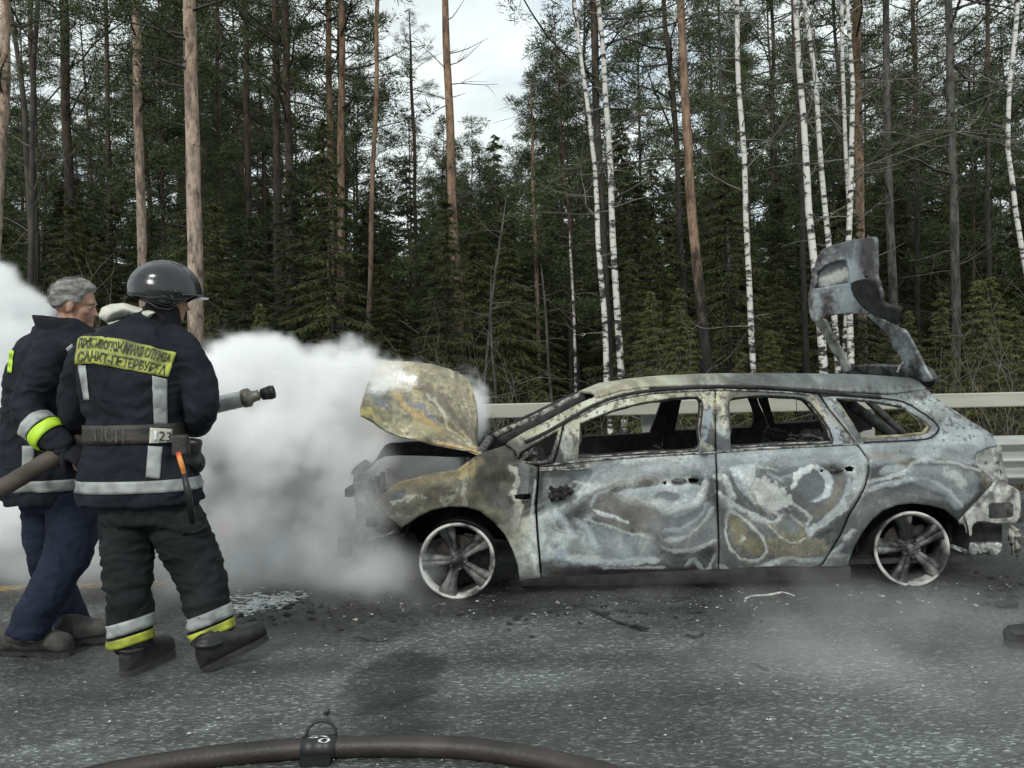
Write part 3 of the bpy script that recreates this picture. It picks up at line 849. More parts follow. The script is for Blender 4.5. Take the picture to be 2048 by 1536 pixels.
yng = [(px(u, 800, y).x, y, h / 8.0, u * .7, k) for u, y, h, k in [
    (1310, 13.0, 3.2, 0), (1360, 13.6, 3.4, 1), (1265, 14.5, 3.5, 1), (1820, 12.6, 2.9, 0), (1870, 12.2, 3.1, 1), (1960, 12.4, 3.3, 0), (2030, 12.0, 2.9, 1), (1990, 14, 3.9, 0), (1770, 13.4, 3.0, 1),
    (1470, 13.6, 2.3, 1), (1540, 14.4, 2.6, 0), (650, 14.2, 2.6, 0), (590, 13.4, 2.9, 1), (520, 14.4, 3.1, 0), (430, 13.8, 3.1, 1), (120, 14.5, 3.0, 0), (1130, 13.2, 1.4, 0), (1060, 13.7, 1.6, 1), (980, 14.2, 1.4, 1)]]
YL = ['below the orange pine with the blackened foot, left one', 'below the orange pine with the blackened foot, right one', 'right of the pair of birches behind the windscreen', 'right of the raised tailgate, nearest to it', 'left of the straight dark conifer',
      'right of the straight dark conifer', 'at the right edge of the photo', 'behind the one right of the straight dark conifer', 'half hidden by the raised tailgate', 'left of the lone thin birch', 'right of the lone thin birch', 'above the right end of the smoke',
      'above the middle of the smoke', 'above the left hump of the smoke', 'just right of the helmet', 'between the smoke and the grey-haired man', 'low behind the windscreen', 'low left of the windscreen', 'low behind the raised bonnet']
_n0 = len(bpy.data.objects); _seen = set(o.name for o in bpy.data.objects)
scatter(SPY, yng, 'young_spruce', 'x', 'spruce tree', 'young spruces along the edge of the wood')
for o, lb in zip([o for o in bpy.data.objects if o.name not in _seen and o.type == 'EMPTY'], YL): o['label'] = 'young yellow-green spruce ' + lb

def brush_protos():
    out = []
    for k in range(3):
        rs_ = np.random.RandomState(90 + k); mb = MB()
        for j in range(7):
            twig_mb(mb, (rs_.normal() * .25, rs_.normal() * .25, -.1), (rs_.normal() * .4, rs_.normal() * .4, 1), rs_.uniform(1.0, 2.1), .011, 2, rs_, .1, .5, 4, 3)
        o = mb.build('twigs', M_TWIG if k else M_TWIGD); out.append([('twigs', o.data)]); bpy.data.objects.remove(o)
    return out
BP = brush_protos()
rs = np.random.RandomState(15)
spots = [(rs.uniform(-.7, .7) * y, y, rs.uniform(.7, 1.3), rs.rand() * 6.28, rs.randint(0, 3)) for y in rs.uniform(10.2, 14.5, 46)]
scatter(BP, spots, 'bare_bush', 'leafless twiggy bush just behind the guardrail', 'bush', 'leafless bushes behind the guardrail')

# a mat of dead grass, fallen sticks and low heather on the verge
def verge_litter():
    rs_ = np.random.RandomState(44); n = 26000
    y = rs_.uniform(ROAD_EDGE + .2, 15, n); x = rs_.uniform(-.72, .72, n) * y
    z = floor_z(x, y) - .02
    D = unit(rs_.normal(size=(n, 3)) * np.array([.8, .8, .25]) + np.array([0, 0, .75]))
    V = tri_spray(np.stack([x, y, z], 1), D, rs_.uniform(.12, .42, n), .016, rs_)
    o = tris('grass', V, mat('dead_grass', (.035, .03, .014), (.15, .12, .055), scale=2.5, rough=.95))
    tag(o, 'matted dead grass on the verge behind the guardrail', 'grass', kind='stuff')
verge_litter()
# ------------------------------------------------------------------ the burnt estate car
CAR = tag(empty('burnt_car', (1.1, 5.75, 0)), 'burnt out grey estate car with bonnet and tailgate raised, standing on bare rims', 'car')
CAR_W = 1.78
def near_y(x): return 4.84 + .022 * x
M_BURN = mat_vcol('burnt_paint', rough=.55, metal=.12, fine=85, amt=.20, bump=.35)
M_HOOD = mat_vcol('burnt_bonnet_paint', rough=.55, metal=.1, fine=55, amt=.3, bump=.4)
M_SOOT = mat('soot_black_metal', (.008, .008, .008), (.030, .029, .028), scale=14, rough=.85, bump=.4, bscale=60)
M_SOOTG = mat('sooty_grey_metal', (.02, .02, .02), (.13, .13, .125), scale=16, rough=.8, bump=.4, bscale=70)
M_ASHY = mat('ashy_metal', (.05, .048, .042), (.36, .35, .31), scale=26, rough=.8, bump=.4, bscale=90, lo=.42, hi=.6)
M_TAN = mat('scorched_tan_metal', (.10, .085, .05), (.34, .31, .19), scale=18, rough=.8, bump=.4, bscale=90)

def inset(x, z):
    """how far the flank leans in from its widest line, metres"""
    z = np.asarray(z, float)
    a = .05 * sst(.30, .02, z) + .035 * np.clip((z - .62) / .26, 0, 1) ** 1.5
    return a + np.clip((z - .865) / .40, 0, 1.3) * .235

def side_xyz(uv, flip=0):
    """photograph pixels -> points of the near flank"""
    out = []
    for u, v in uv:
        Y = near_y(1.0)
        for _ in range(5):
            p = px(u, v, Y)
            Y = near_y(p.x) + float(inset(p.x, p.z))
        out.append((p.x, p.z))
    return np.array(out)

def inside(P, poly):
    x, y = P[:, 0], P[:, 1]; c = np.zeros(len(P), bool); n = len(poly)
    for i in range(n):
        x1, y1 = poly[i]; x2, y2 = poly[(i + 1) % n]
        if y1 == y2: continue
        t = ((y1 > y) != (y2 > y)) & (x < (x2 - x1) * (y - y1) / (y2 - y1) + x1)
        c ^= t
    return c
def seg_dist(P, poly, closed=True):
    d = np.full(len(P), 1e9); n = len(poly)
    for i in range(n if closed else n - 1):
        a = np.asarray(poly[i], float); b = np.asarray(poly[(i + 1) % n], float); ab = b - a
        t = np.clip(((P - a) @ ab) / max(1e-12, ab @ ab), 0, 1)
        d = np.minimum(d, np.linalg.norm(P - a - t[:, None] * ab, axis=1))
    return d
def resample(poly, h, closed=True):
    out = []; n = len(poly)
    for i in range(n if closed else n - 1):
        a = np.asarray(poly[i], float); b = np.asarray(poly[(i + 1) % n], float); m = max(1, int(np.linalg.norm(b - a) / h))
        for k in range(m): out.append(a + (b - a) * k / m)
    if not closed: out.append(np.asarray(poly[-1], float))
    return np.array(out)
def fill(outer, holes, h):
    """triangulate a polygon with holes, with an even grid of points inside"""
    outer = resample(outer, h); holes = [resample(q, h) for q in holes]
    lo, hi = outer.min(0), outer.max(0)
    gx, gz = np.meshgrid(np.arange(lo[0], hi[0], h), np.arange(lo[1], hi[1], h * .87))
    gx[1::2] += h / 2
    G = np.stack([gx.ravel(), gz.ravel()], 1)
    k = inside(G, outer)
    for q in holes: k &= ~inside(G, q)
    G = G[k]
    dd = seg_dist(G, outer)
    for q in holes: dd = np.minimum(dd, seg_dist(G, q))
    G = G[dd > h * .45]
    pts = []; edges = []
    for q in [outer] + holes:
        b = len(pts); pts += [Vector(p) for p in q]; edges += [(b + i, b + (i + 1) % len(q)) for i in range(len(q))]
    pts += [Vector(p) for p in G]
    V, E_, F, *_r = geometry.delaunay_2d_cdt(pts, edges, [], 0, 1e-6)
    V = np.array([tuple(p) for p in V]); F = np.array([tuple(f) for f in F if len(f) == 3])
    c = V[F].mean(1); k = inside(c, outer)
    for q in holes: k &= ~inside(c, q)
    return V, F[k]

# dents of the flank: broad buckles where the sheet lost its stiffness
def dent(x, z):
    w = sst(.05, .2, z) * sst(.84, .7, z)
    a = (fbm(x * 1.6 + z, z * 2.6 - x * .6, seed=41, o=2) - .5) * .05
    b = (fbm(x * 4.5 + 1.5 * fbm(x * 2, z * 2, seed=43), z * 6, seed=42, o=2) - .5) * .042
    return (a + b) * w

# ---- the wear map: burnt paint, ash, rust and soot on the metal, plus one painted wet highlight
def ramp(t, stops):
    t = np.clip(t, 0, 1); xs_ = [s[0] for s in stops]
    return np.stack([np.interp(t, xs_, [s[1][k] for s in stops]) for k in range(3)], -1)
GREY = [(0, (.034, .037, .037)), (.28, (.080, .089, .090)), (.5, (.165, .184, .184)), (.68, (.27, .30, .296)), (.84, (.42, .46, .45)), (1, (.60, .64, .62))]
TANR = [(0, (.04, .038, .03)), (.3, (.10, .095, .065)), (.5, (.17, .155, .10)), (.68, (.26, .23, .13)), (.85, (.42, .39, .27)), (1, (.6, .58, .5))]
CREAM = [(0, (.06, .055, .05)), (.3, (.18, .17, .12)), (.55, (.38, .37, .27)), (.8, (.52, .53, .43)), (1, (.62, .66, .62))]
def mixc(a, b, t): t = np.asarray(t)[:, None]; return a * (1 - t) + np.asarray(b) * t

STROKES = []
def stroke(pl, w, c, s=.5, edge=.35): STROKES.append((np.array(pl, float), w, np.array(c, float), s, edge * .55))
PALE = (.50, .53, .51); LB = (.40, .45, .46); MID = (.24, .26, .27); DK = (.085, .09, .095); OLV = (.19, .175, .11); BLK = (.015, .015, .015)
# front door
stroke([(1110, 1025), (1128, 1040), (1140, 1062), (1132, 1085), (1112, 1108)], 20, LB, .8)
stroke([(1150, 1040), (1176, 1060), (1186, 1088), (1182, 1112)], 22, LB, .65)
stroke([(1100, 1112), (1150, 1124), (1200, 1126), (1270, 1124)], 22, LB, .8)
stroke([(1123, 1108), (1124, 1112)], 20, (.20, .26, .33), .6)
stroke([(1104, 1050), (1108, 1075)], 17, MID, .7)
stroke([(1215, 1100), (1222, 1087), (1245, 1084), (1270, 1090), (1278, 1103), (1262, 1114), (1235, 1117), (1217, 1110), (1215, 1100)], 6, (.19, .22, .23), .7)
stroke([(1238, 1101), (1255, 1102)], 22, LB, .5)
stroke([(1188, 1019), (1200, 1024), (1220, 1029), (1242, 1038), (1257, 1043)], 8, (.58, .63, .63), .8, .8)  # glint off the wet door, painted in as a pale streak
stroke([(1180, 1012), (1195, 985), (1215, 980)], 8, LB, .6)
stroke([(1237, 985), (1275, 998), (1309, 1006), (1347, 1010), (1387, 1004), (1402, 985), (1405, 965)], 13, PALE, .75)
stroke([(1255, 985), (1300, 975), (1330, 970)], 9, LB, .6)
stroke([(1205, 995), (1240, 1005), (1275, 1015), (1305, 1032)], 36, (.17, .165, .15), .6)
stroke([(1316, 986), (1340, 985), (1358, 990), (1350, 998), (1325, 994)], 15, DK, .75)
stroke([(1170, 1038), (1215, 1050), (1260, 1066), (1300, 1072), (1330, 1095), (1362, 1099), (1400, 1093), (1428, 1078)], 6, PALE, .55, .6)
stroke([(1330, 1078), (1370, 1072), (1400, 1048), (1422, 1015)], 7, PALE, .5, .5)
stroke([(1330, 1060), (1370, 1052), (1398, 1030), (1412, 1005)], 7, LB, .45, .5)
stroke([(1085, 1132), (1160, 1134), (1230, 1140), (1300, 1148), (1400, 1150)], 24, BLK, .8)
stroke([(1200, 1131), (1250, 1135), (1330, 1133)], 4, PALE, .5, .6)
stroke([(1370, 1130), (1385, 1115), (1402, 1128), (1412, 1140), (1428, 1110)], 6, LB, .5)
stroke([(1300, 1060), (1330, 1110), (1340, 1125)], 26, DK, .6, .6)
stroke([(1100, 945), (1106, 1010), (1098, 1090)], 12, MID, .5)
stroke([(1150, 960), (1175, 968), (1190, 975)], 7, PALE, .6)
stroke([(1128, 965), (1140, 1000), (1146, 1050)], 26, (.10, .095, .09), .65, .6)
stroke([(1235, 963), (1262, 968)], 20, (.45, .46, .44), .5, .9)
stroke([(1290, 935), (1350, 925), (1400, 915)], 12, LB, .35)
# rear door
stroke([(1436, 948), (1452, 952), (1462, 975), (1470, 990)], 15, PALE, .8, .6)
stroke([(1440, 985), (1462, 1003), (1490, 1018), (1522, 1034), (1548, 1042), (1562, 1030)], 13, PALE, .8)
stroke([(1470, 945), (1480, 960), (1492, 985), (1505, 1008), (1530, 1015)], 15, DK, .7)
stroke([(1440, 1000), (1446, 1040), (1450, 1080), (1455, 1110), (1475, 1138)], 20, DK, .65)
stroke([(1472, 940), (1486, 962), (1497, 985), (1508, 995)], 12, LB, .8)
stroke([(1500, 960), (1515, 975), (1530, 990), (1540, 1005)], 36, (.50, .51, .48), .75, 1.0)
stroke([(1505, 985), (1518, 1012)], 14, OLV, .6)
stroke([(1459, 1026), (1453, 1050), (1455, 1080), (1472, 1108), (1497, 1120), (1520, 1116), (1532, 1098), (1522, 1072), (1503, 1055), (1480, 1034), (1459, 1026)], 6, PALE, .7)
stroke([(1470, 1045), (1480, 1075), (1498, 1092), (1512, 1094)], 30, OLV, .9)
stroke([(1490, 1076), (1490, 1078)], 8, PALE, .6)
stroke([(1556, 1040), (1553, 1020), (1558, 1005), (1575, 1001), (1592, 1010), (1610, 1022), (1622, 1036), (1614, 1050), (1598, 1046), (1580, 1030)], 7, PALE, .8)
stroke([(1566, 1018), (1585, 1022), (1603, 1036)], 17, DK, .85)
stroke([(1545, 1052), (1565, 1068), (1590, 1078), (1604, 1066), (1600, 1050)], 22, OLV, .75)
stroke([(1540, 1050), (1560, 1072), (1588, 1086), (1606, 1076)], 5, PALE, .7)
stroke([(1618, 966), (1624, 978)], 40, (.13, .14, .145), .9, .15)
stroke([(1700, 962), (1688, 1000), (1662, 1032), (1625, 1066), (1612, 1062)], 10, LB, .75)
stroke([(1672, 975), (1662, 1005), (1640, 1025)], 22, (.15, .145, .125), .7)
stroke([(1440, 1130), (1480, 1143), (1530, 1130), (1570, 1115), (1640, 1118), (1680, 1090)], 11, LB, .6)
stroke([(1555, 1100), (1600, 1098), (1650, 1102)], 26, (.14, .135, .11), .6)
stroke([(1445, 1150), (1560, 1152), (1620, 1146)], 9, DK, .7)
stroke([(1540, 945), (1560, 955), (1580, 948)], 8, LB, .5, .9)
stroke([(1445, 912), (1500, 908), (1600, 902), (1700, 897)], 22, LB, .5)
stroke([(1463, 935), (1500, 930), (1560, 940)], 5, PALE, .5, .8)
# rear quarter
stroke([(1735, 962), (1780, 952), (1812, 938), (1830, 922), (1860, 918), (1900, 924), (1930, 930), (1960, 940)], 7, PALE, .6)
stroke([(1740, 975), (1790, 962), (1830, 955), (1870, 962), (1905, 985), (1925, 1010)], 8, LB, .6)
stroke([(1820, 938), (1870, 936), (1905, 950), (1930, 975)], 12, MID, .6)
stroke([(1890, 945), (1912, 952), (1928, 968)], 20, (.55, .58, .57), .55, 1.0)
stroke([(1760, 1000), (1800, 990), (1850, 995), (1890, 1010)], 18, (.17, .175, .175), .6)
stroke([(1770, 935), (1800, 930)], 16, LB, .4)
stroke([(1850, 905), (1900, 880), (1950, 880)], 40, (.44, .49, .50), .55)
stroke([(1740, 910), (1790, 915), (1810, 925)], 26, (.26, .22, .18), .5)
stroke([(1700, 1000), (1722, 1040), (1700, 1090)], 30, (.10, .105, .11), .55)
stroke([(1650, 1110), (1685, 1130), (1680, 1150)], 26, (.12, .12, .11), .6)
stroke([(1690, 1075), (1700, 1062)], 12, PALE, .5, .9)
# front wing
stroke([(786, 972), (820, 962), (870, 952), (930, 940), (960, 918)], 14, (.24, .20, .11), .6, .6)
stroke([(782, 995), (830, 985), (900, 990), (960, 985)], 16, (.15, .13, .08), .6, .7)
stroke([(775, 1015), (810, 1022), (850, 1000), (900, 985)], 30, (.055, .05, .04), .65, .6)
stroke([(782, 1003), (800, 1000), (815, 994), (842, 988)], 8, PALE, .55, 1.8)
stroke([(790, 985), (812, 980)], 14, (.07, .08, .11), .7)
stroke([(936, 958), (930, 985), (934, 1010)], 9, (.40, .40, .36), .45, 2.2)
stroke([(916, 982), (905, 1000), (890, 1010)], 8, (.38, .38, .33), .4, 2.2)
stroke([(1400, 756), (1470, 757), (1560, 759)], 13, DK, .55, 2.6)
stroke([(1580, 765), (1660, 772), (1700, 775)], 10, (.14, .12, .10), .5, 2.2)
stroke([(1196, 783), (1230, 772), (1250, 765)], 9, (.24, .17, .12), .6, 1.5)
stroke([(1030, 940), (1038, 965), (1030, 985), (1044, 1010), (1036, 1040), (1030, 1060)], 12, (.56, .56, .48), .7, 1.1)
stroke([(1055, 940), (1052, 985)], 16, MID, .5)
stroke([(935, 925), (930, 950)], 12, (.36, .29, .12), .6, .7)
stroke([(950, 925), (948, 952)], 9, (.36, .29, .12), .5, .7)
stroke([(975, 980), (1010, 1010), (1030, 1050), (1045, 1100), (1050, 1150)], 34, (.12, .12, .115), .55, .6)
stroke([(1060, 1110), (1070, 1150)], 14, (.2, .19, .15), .5)
stroke([(1072, 960), (1066, 1020), (1074, 1090), (1082, 1150)], 4, PALE, .6, .4)
stroke([(1010, 1050), (1022, 1075)], 24, (.06, .06, .06), .6)
# pillars
stroke([(1412, 785), (1408, 815), (1422, 800)], 18, (.52, .50, .36), .8, .4)
stroke([(1421, 820), (1418, 850), (1412, 875)], 16, (.21, .25, .32), .8, .5)
stroke([(1408, 880), (1405, 888), (1424, 893)], 12, (.34, .34, .27), .6, .5)
stroke([(1443, 785), (1445, 820), (1450, 850)], 24, (.58, .55, .42), .85, .3)
stroke([(1444, 880), (1450, 895)], 24, (.07, .075, .09), .8, .5)
stroke([(1628, 792), (1640, 815), (1652, 840)], 16, (.42, .38, .27), .7, .6)
stroke([(1672, 850), (1682, 885)], 18, (.32, .36, .40), .7, .4)
stroke([(1665, 820), (1685, 845), (1700, 870), (1710, 885)], 12, (.30, .29, .26), .7, 1.0)
stroke([(1135, 860), (1128, 885), (1140, 912)], 22, (.36, .38, .34), .6, .9)

BLOBS = [  # broad fields of the burnt flank: outline, colour, strength, softness of the rim, raggedness
 ([(1433, 908), (1735, 892), (1740, 925), (1640, 930), (1540, 936), (1470, 942), (1434, 942)], (.27, .30, .305), .8, 12, .5),
 ([(1440, 950), (1600, 938), (1700, 950), (1705, 980), (1680, 1030), (1630, 1075), (1560, 1090), (1470, 1040)], (.125, .135, .135), .85, 12, .4),
 ([(1440, 1000), (1460, 1010), (1520, 1045), (1560, 1095), (1640, 1100), (1600, 1140), (1440, 1150)], (.13, .13, .12), .75, 14, .5),
 ([(1467, 938), (1512, 936), (1506, 960), (1497, 982), (1509, 996), (1500, 1001), (1485, 986), (1472, 964)], (.42, .46, .47), .95, 2.5, .1),
 ([(1514, 962), (1545, 962), (1582, 1000), (1560, 1022), (1530, 1020), (1504, 990)], (.52, .54, .52), .9, 9, 2.6),
 ([(1626, 931), (1650, 938), (1669, 964), (1661, 986), (1640, 1001), (1617, 1004), (1645, 984), (1651, 965), (1636, 944)], (.44, .48, .49), .92, 3, .2),
 ([(1630, 931), (1605, 934), (1588, 949), (1582, 976), (1592, 972), (1601, 956), (1620, 943)], (.54, .58, .58), .9, 3, .5),
 ([(1598, 960), (1615, 950), (1636, 956), (1644, 978), (1630, 998), (1606, 996), (1596, 978)], (.12, .13, .135), .9, 6, .1),
 ([(1712, 948), (1724, 958), (1702, 1010), (1652, 1050), (1616, 1073), (1611, 1060), (1640, 1040), (1684, 1000)], (.38, .41, .41), .85, 3, .6),
 ([(1672, 955), (1684, 960), (1672, 1005), (1638, 1036), (1625, 1030), (1655, 1000)], (.16, .15, .125), .8, 4, .6),
 ([(1530, 1080), (1640, 1076), (1650, 1104), (1570, 1118), (1540, 1104)], (.17, .155, .115), .8, 8, .9),
 ([(1237, 985), (1300, 974), (1396, 968), (1403, 1005), (1372, 1030), (1330, 1032), (1288, 1008)], (.38, .42, .43), .85, 3, .3),
 ([(1150, 935), (1428, 912), (1426, 950), (1330, 956), (1200, 966), (1150, 958)], (.23, .255, .265), .75, 9, .6),
 ([(1090, 1098), (1150, 1112), (1290, 1112), (1300, 1128), (1100, 1132), (1086, 1118)], (.42, .47, .48), .85, 6, .3),
 ([(1180, 1050), (1290, 1075), (1315, 1108), (1220, 1118), (1190, 1100)], (.21, .24, .25), .8, 8, .2),
 ([(1190, 978), (1240, 990), (1310, 1012), (1326, 1050), (1300, 1068), (1200, 1040), (1172, 1012)], (.135, .13, .12), .85, 5, .8),
 ([(1300, 1040), (1425, 1000), (1428, 1090), (1330, 1095)], (.19, .205, .215), .7, 10, .4),
 ([(1090, 940), (1130, 945), (1140, 1000), (1120, 1030), (1090, 1010)], (.21, .225, .225), .6, 9, .6),
 ([(1720, 890), (1860, 868), (1900, 830), (1995, 880), (1950, 925), (1840, 915), (1740, 930)], (.36, .40, .41), .6, 12, .8),
 ([(1745, 985), (1830, 975), (1905, 1000), (1860, 1006), (1790, 1006), (1745, 1034), (1715, 1060), (1725, 1000)], (.125, .13, .135), .75, 9, .6),
 ([(1760, 938), (1820, 930), (1900, 932), (1960, 960), (1915, 1020), (1880, 985), (1800, 958)], (.22, .245, .25), .7, 8, .4),
]
def wear(P, far=0):
    """P (n,3) on the flank, roof or pillars"""
    x, z = P[:, 0], P[:, 2]
    uv = to_px(P); u, v = uv[:, 0], uv[:, 1]
    wx = fbm(x * 2.3, z * 2.3, seed=1, o=4) - .5; wz = fbm(x * 2.3, z * 2.3, seed=2, o=4) - .5
    q1 = fbm(x * 1.1, z * 1.7, seed=21, o=2) - .5; q2 = fbm(x * 1.1 + 4, z * 1.7 + 2, seed=22, o=2) - .5
    r1 = fbm(x * 1.3 + 5 * q1, z * 2.0 + 5 * q2, seed=23, o=2) - .5; r2 = fbm(x * 1.3 - 4 * q2, z * 2.0 + 4 * q1, seed=24, o=2) - .5
    f = np.clip(.5 + (fbm(x * 1.0 + 5.5 * r1, z * 1.8 + 5.5 * r2, seed=3, o=2) - .5) * 1.15, 0, 1)
    fl = fbm(x * 16, z * 16, seed=4, o=4)
    # tide marks left where the paint boiled away
    band = .5 + .5 * np.sin(f * 62 + wx * 5)
    g = .40 + (f - .5) * 1.8 + .17 * (band - .5) + (fl - .5) * .34
    line = sst(.93, 1.0, band + (fl - .5) * .3)
    c = ramp(g, GREY)
    wt = sst(.52, .70, fbm(x * 1.8 + wx, z * 2.6 + wz, seed=18, o=3)); c = mixc(c, ramp(g, [(0, (.05, .045, .035)), (.5, (.21, .185, .14)), (1, (.58, .55, .46))]), wt * .6)
    # front third tan and olive, roof front cream, lower edge soot
    t = sst(1090, 985, u + (wx * 160)) * sst(1160, 1000, v + wz * 100)
    c2 = ramp(.36 + (f - .5) * 1.1 + (fl - .5) * .55 + .1 * (band - .5), TANR)
    c = mixc(c, c2, t * .9)
    t = sst(1500, 1280, u + wx * 200) * sst(.92, 1.0, z)
    c = mixc(c, ramp(.56 + (f - .5) * .9 + (fl - .5) * .55, CREAM), t)
    t = sst(1480, 1640, u) * sst(.80, 1.0, z)
    c = mixc(c, ramp(.66 + (f - .5) * .7 + (fl - .5) * .35, GREY), t * .75)
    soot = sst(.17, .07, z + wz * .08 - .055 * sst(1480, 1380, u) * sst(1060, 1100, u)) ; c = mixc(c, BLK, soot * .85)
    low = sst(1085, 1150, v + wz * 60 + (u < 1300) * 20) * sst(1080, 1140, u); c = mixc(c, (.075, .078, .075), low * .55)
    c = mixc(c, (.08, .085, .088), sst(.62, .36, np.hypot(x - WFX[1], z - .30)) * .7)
    uv2 = uv + np.stack([(fbm(x * 30, z * 30, seed=8) - .5), (fbm(x * 30, z * 30, seed=9) - .5)], 1) * 9
    fl2 = fbm(x * 45, z * 45, seed=10, o=4, g=.65); pn = fbm(x * 7, z * 7, seed=14, o=2); pn2 = fbm(x * 9, z * 9, seed=15, o=3)
    if not far:
        for pl, cc, s, soft, rag in BLOBS:
            lo, hi = np.min(pl, 0) - soft * 2 - 8, np.max(pl, 0) + soft * 2 + 8
            k = np.where((uv[:, 0] > lo[0]) & (uv[:, 0] < hi[0]) & (uv[:, 1] > lo[1]) & (uv[:, 1] < hi[1]))[0]
            if not len(k): continue
            ol = [tuple(q[:2]) for q in smooth_poly([(a, b, 0) for a, b in pl], 4, closed=True)]
            d = seg_dist(uv2[k], ol) * np.where(inside(uv2[k], ol), 1, -1) + (fl2[k] - .5) * rag * 14 + (pn[k] - .5) * soft * 1.5
            c[k] = mixc(c[k], np.array(cc) * (1 + (fl[k][:, None] - .5) * .6 + (band[k][:, None] - .5) * .12), sst(-soft * .6, soft * .6, d) * s)
        for pl, w, cc, s, e in STROKES:
            lo, hi = pl.min(0) - w * 1.5 - 8, pl.max(0) + w * 1.5 + 8
            k = np.where((uv[:, 0] > lo[0]) & (uv[:, 0] < hi[0]) & (uv[:, 1] > lo[1]) & (uv[:, 1] < hi[1]))[0]
            if not len(k): continue
            d = marb_dist(uv2[k], smooth_np(pl), w)
            a = sst(w * .66, w * .16, d + (fl2[k] - .5) * w * e * 2.4 + (pn[k] - .5) * w * .8) * s * np.clip(.55 + 2.0 * (pn2[k] - .28), .3, 1)
            c[k] = mixc(c[k], cc * (1 + (fl[k][:, None] - .5) * .5), a)
    # crust on pillars and window frames: chips down to the black
    c = mixc(c, (.05, .045, .04), sst(.56, .63, fl2) * .75 * sst(.86, .90, z) * sst(1.26, 1.22, z))
    c = c * (.90 + .2 * fl2[:, None])
    return np.clip(c, .008, .8)
def marb_dist(P, pl, w):
    """distance to a line, sharp on one side of it and trailing off softly on the other"""
    best = np.full(len(P), 1e9); sg = np.zeros(len(P)); pl = np.asarray(pl)
    vt = np.zeros_like(pl); dl = np.diff(pl, axis=0); dl /= np.linalg.norm(dl, axis=1, keepdims=True) + 1e-9
    vt[:-1] += dl; vt[1:] += dl
    if np.linalg.norm(pl[0] - pl[-1]) < 1: vt[0] = vt[-1] = dl[0] + dl[-1]
    for i in range(len(pl) - 1):
        a = pl[i]; b = pl[i + 1]; ab = b - a
        t = np.clip(((P - a) @ ab) / max(1e-12, ab @ ab), 0, 1); dv = P - a - t[:, None] * ab; d = np.hypot(dv[:, 0], dv[:, 1])
        k = d < best; best[k] = d[k]; tt = t[k][:, None]; tg = vt[i] * (1 - tt) + vt[i + 1] * tt; sg[k] = (tg[:, 0] * dv[k, 1] - tg[:, 1] * dv[k, 0]) / (d[k] + 1e-9)
    if w > 19: return best
    m = sst(-.5, .5, sg); return best * (2.1 * (1 - m) + .55 * m)
def smooth_np(pl):
    return [np.array(q[:2]) for q in smooth_poly([(a, b, 0) for a, b in pl], 4)]

W_QG = [(1034, 921), (1040, 905), (1052, 897), (1069, 887), (1086, 876), (1107, 863), (1118, 860), (1113, 886), (1103, 922), (1080, 926), (1060, 927)]
W_FD = [(1156, 917), (1159, 880), (1160, 846), (1200, 829), (1237, 816), (1284, 804), (1331, 797), (1378, 792), (1396, 793), (1405, 800), (1408, 812), (1403, 858), (1397, 904), (1297, 910)]
W_RD = [(1462, 897), (1460, 860), (1457, 823), (1457, 804), (1466, 795), (1519, 790), (1581, 792), (1606, 795), (1622, 804), (1638, 823), (1650, 839), (1661, 857), (1666, 872), (1667, 888), (1556, 893)]
W_QW = [(1670, 795), (1698, 797), (1733, 800), (1758, 803), (1804, 812), (1830, 829), (1853, 843), (1862, 853), (1856, 864), (1846, 869), (1812, 873), (1777, 875), (1726, 878), (1705, 848), (1686, 820)]
P_WING = [(749, 1008), (760, 995), (789, 964), (826, 955), (863, 946), (915, 938), (947, 915), (968, 904), (1010, 891), (1028, 903), (1034, 922), (1060, 929), (1077, 934), (1074, 972), (1070, 1017), (1074, 1077), (1081, 1157), (1040, 1163),
          (1035, 1130), (1024, 1098), (1010, 1070), (989, 1046), (961, 1024), (933, 1015), (898, 1014), (863, 1021), (835, 1035), (803, 1057), (778, 1035)]
P_PILLAR = [(1012, 890), (1016, 883), (1051, 863), (1086, 846), (1130, 822), (1160, 806), (1195, 791), (1240, 777), (1300, 769), (1300, 780), (1240, 791), (1203, 803), (1174, 816), (1143, 834), (1126, 848), (1118, 885), (1106, 926), (1078, 931), (1062, 928), (1036, 920), (1030, 903)]
P_FD = [(1079, 934), (1108, 929), (1121, 885), (1129, 849), (1146, 837), (1176, 819), (1205, 806), (1242, 793.5), (1300, 783), (1370, 777.5), (1430, 775.5), (1431, 904), (1433.5, 1000), (1436.5, 1143), (1260, 1151), (1085, 1157), (1078, 1077), (1074, 1017), (1077, 972)]
P_RD = [(1433, 904), (1432, 775.5), (1500, 776.5), (1560, 779.5), (1618, 784.5), (1636, 788), (1660, 822), (1690, 858), (1714, 890), (1737, 921), (1737, 945), (1729, 976), (1716, 1001), (1697, 1032), (1684, 1064), (1666, 1095), (1644, 1129), (1616, 1148), (1560, 1154), (1438, 1154), (1437, 1000)]
P_QP = [(1640, 788), (1636, 782), (1700, 785), (1760, 790), (1800, 786), (1840, 778), (1852, 774), (1870, 793), (1900, 814), (1940, 840), (1985, 868), (1996, 894), (1975, 898), (1955, 907), (1949, 918), (1955, 930), (1990, 962), (1917, 1042),
        (1891, 1020), (1859, 1011), (1825, 1007), (1794, 1011), (1766, 1023), (1744, 1042), (1725, 1067), (1709, 1095), (1700, 1123), (1694, 1149), (1620, 1152), (1646.5, 1130), (1668.5, 1095), (1686.5, 1064), (1699.5, 1032), (1718.5, 1001), (1731.5, 976), (1739.5, 945), (1739.5, 920), (1716.5, 890), (1692.5, 858), (1662.5, 822)]
HANDLE_F = [(1377, 958), (1386, 957), (1398, 959), (1396, 965), (1380, 966)]
HANDLE_F2 = [(1325, 966), (1333, 961), (1335, 966), (1330, 970)]
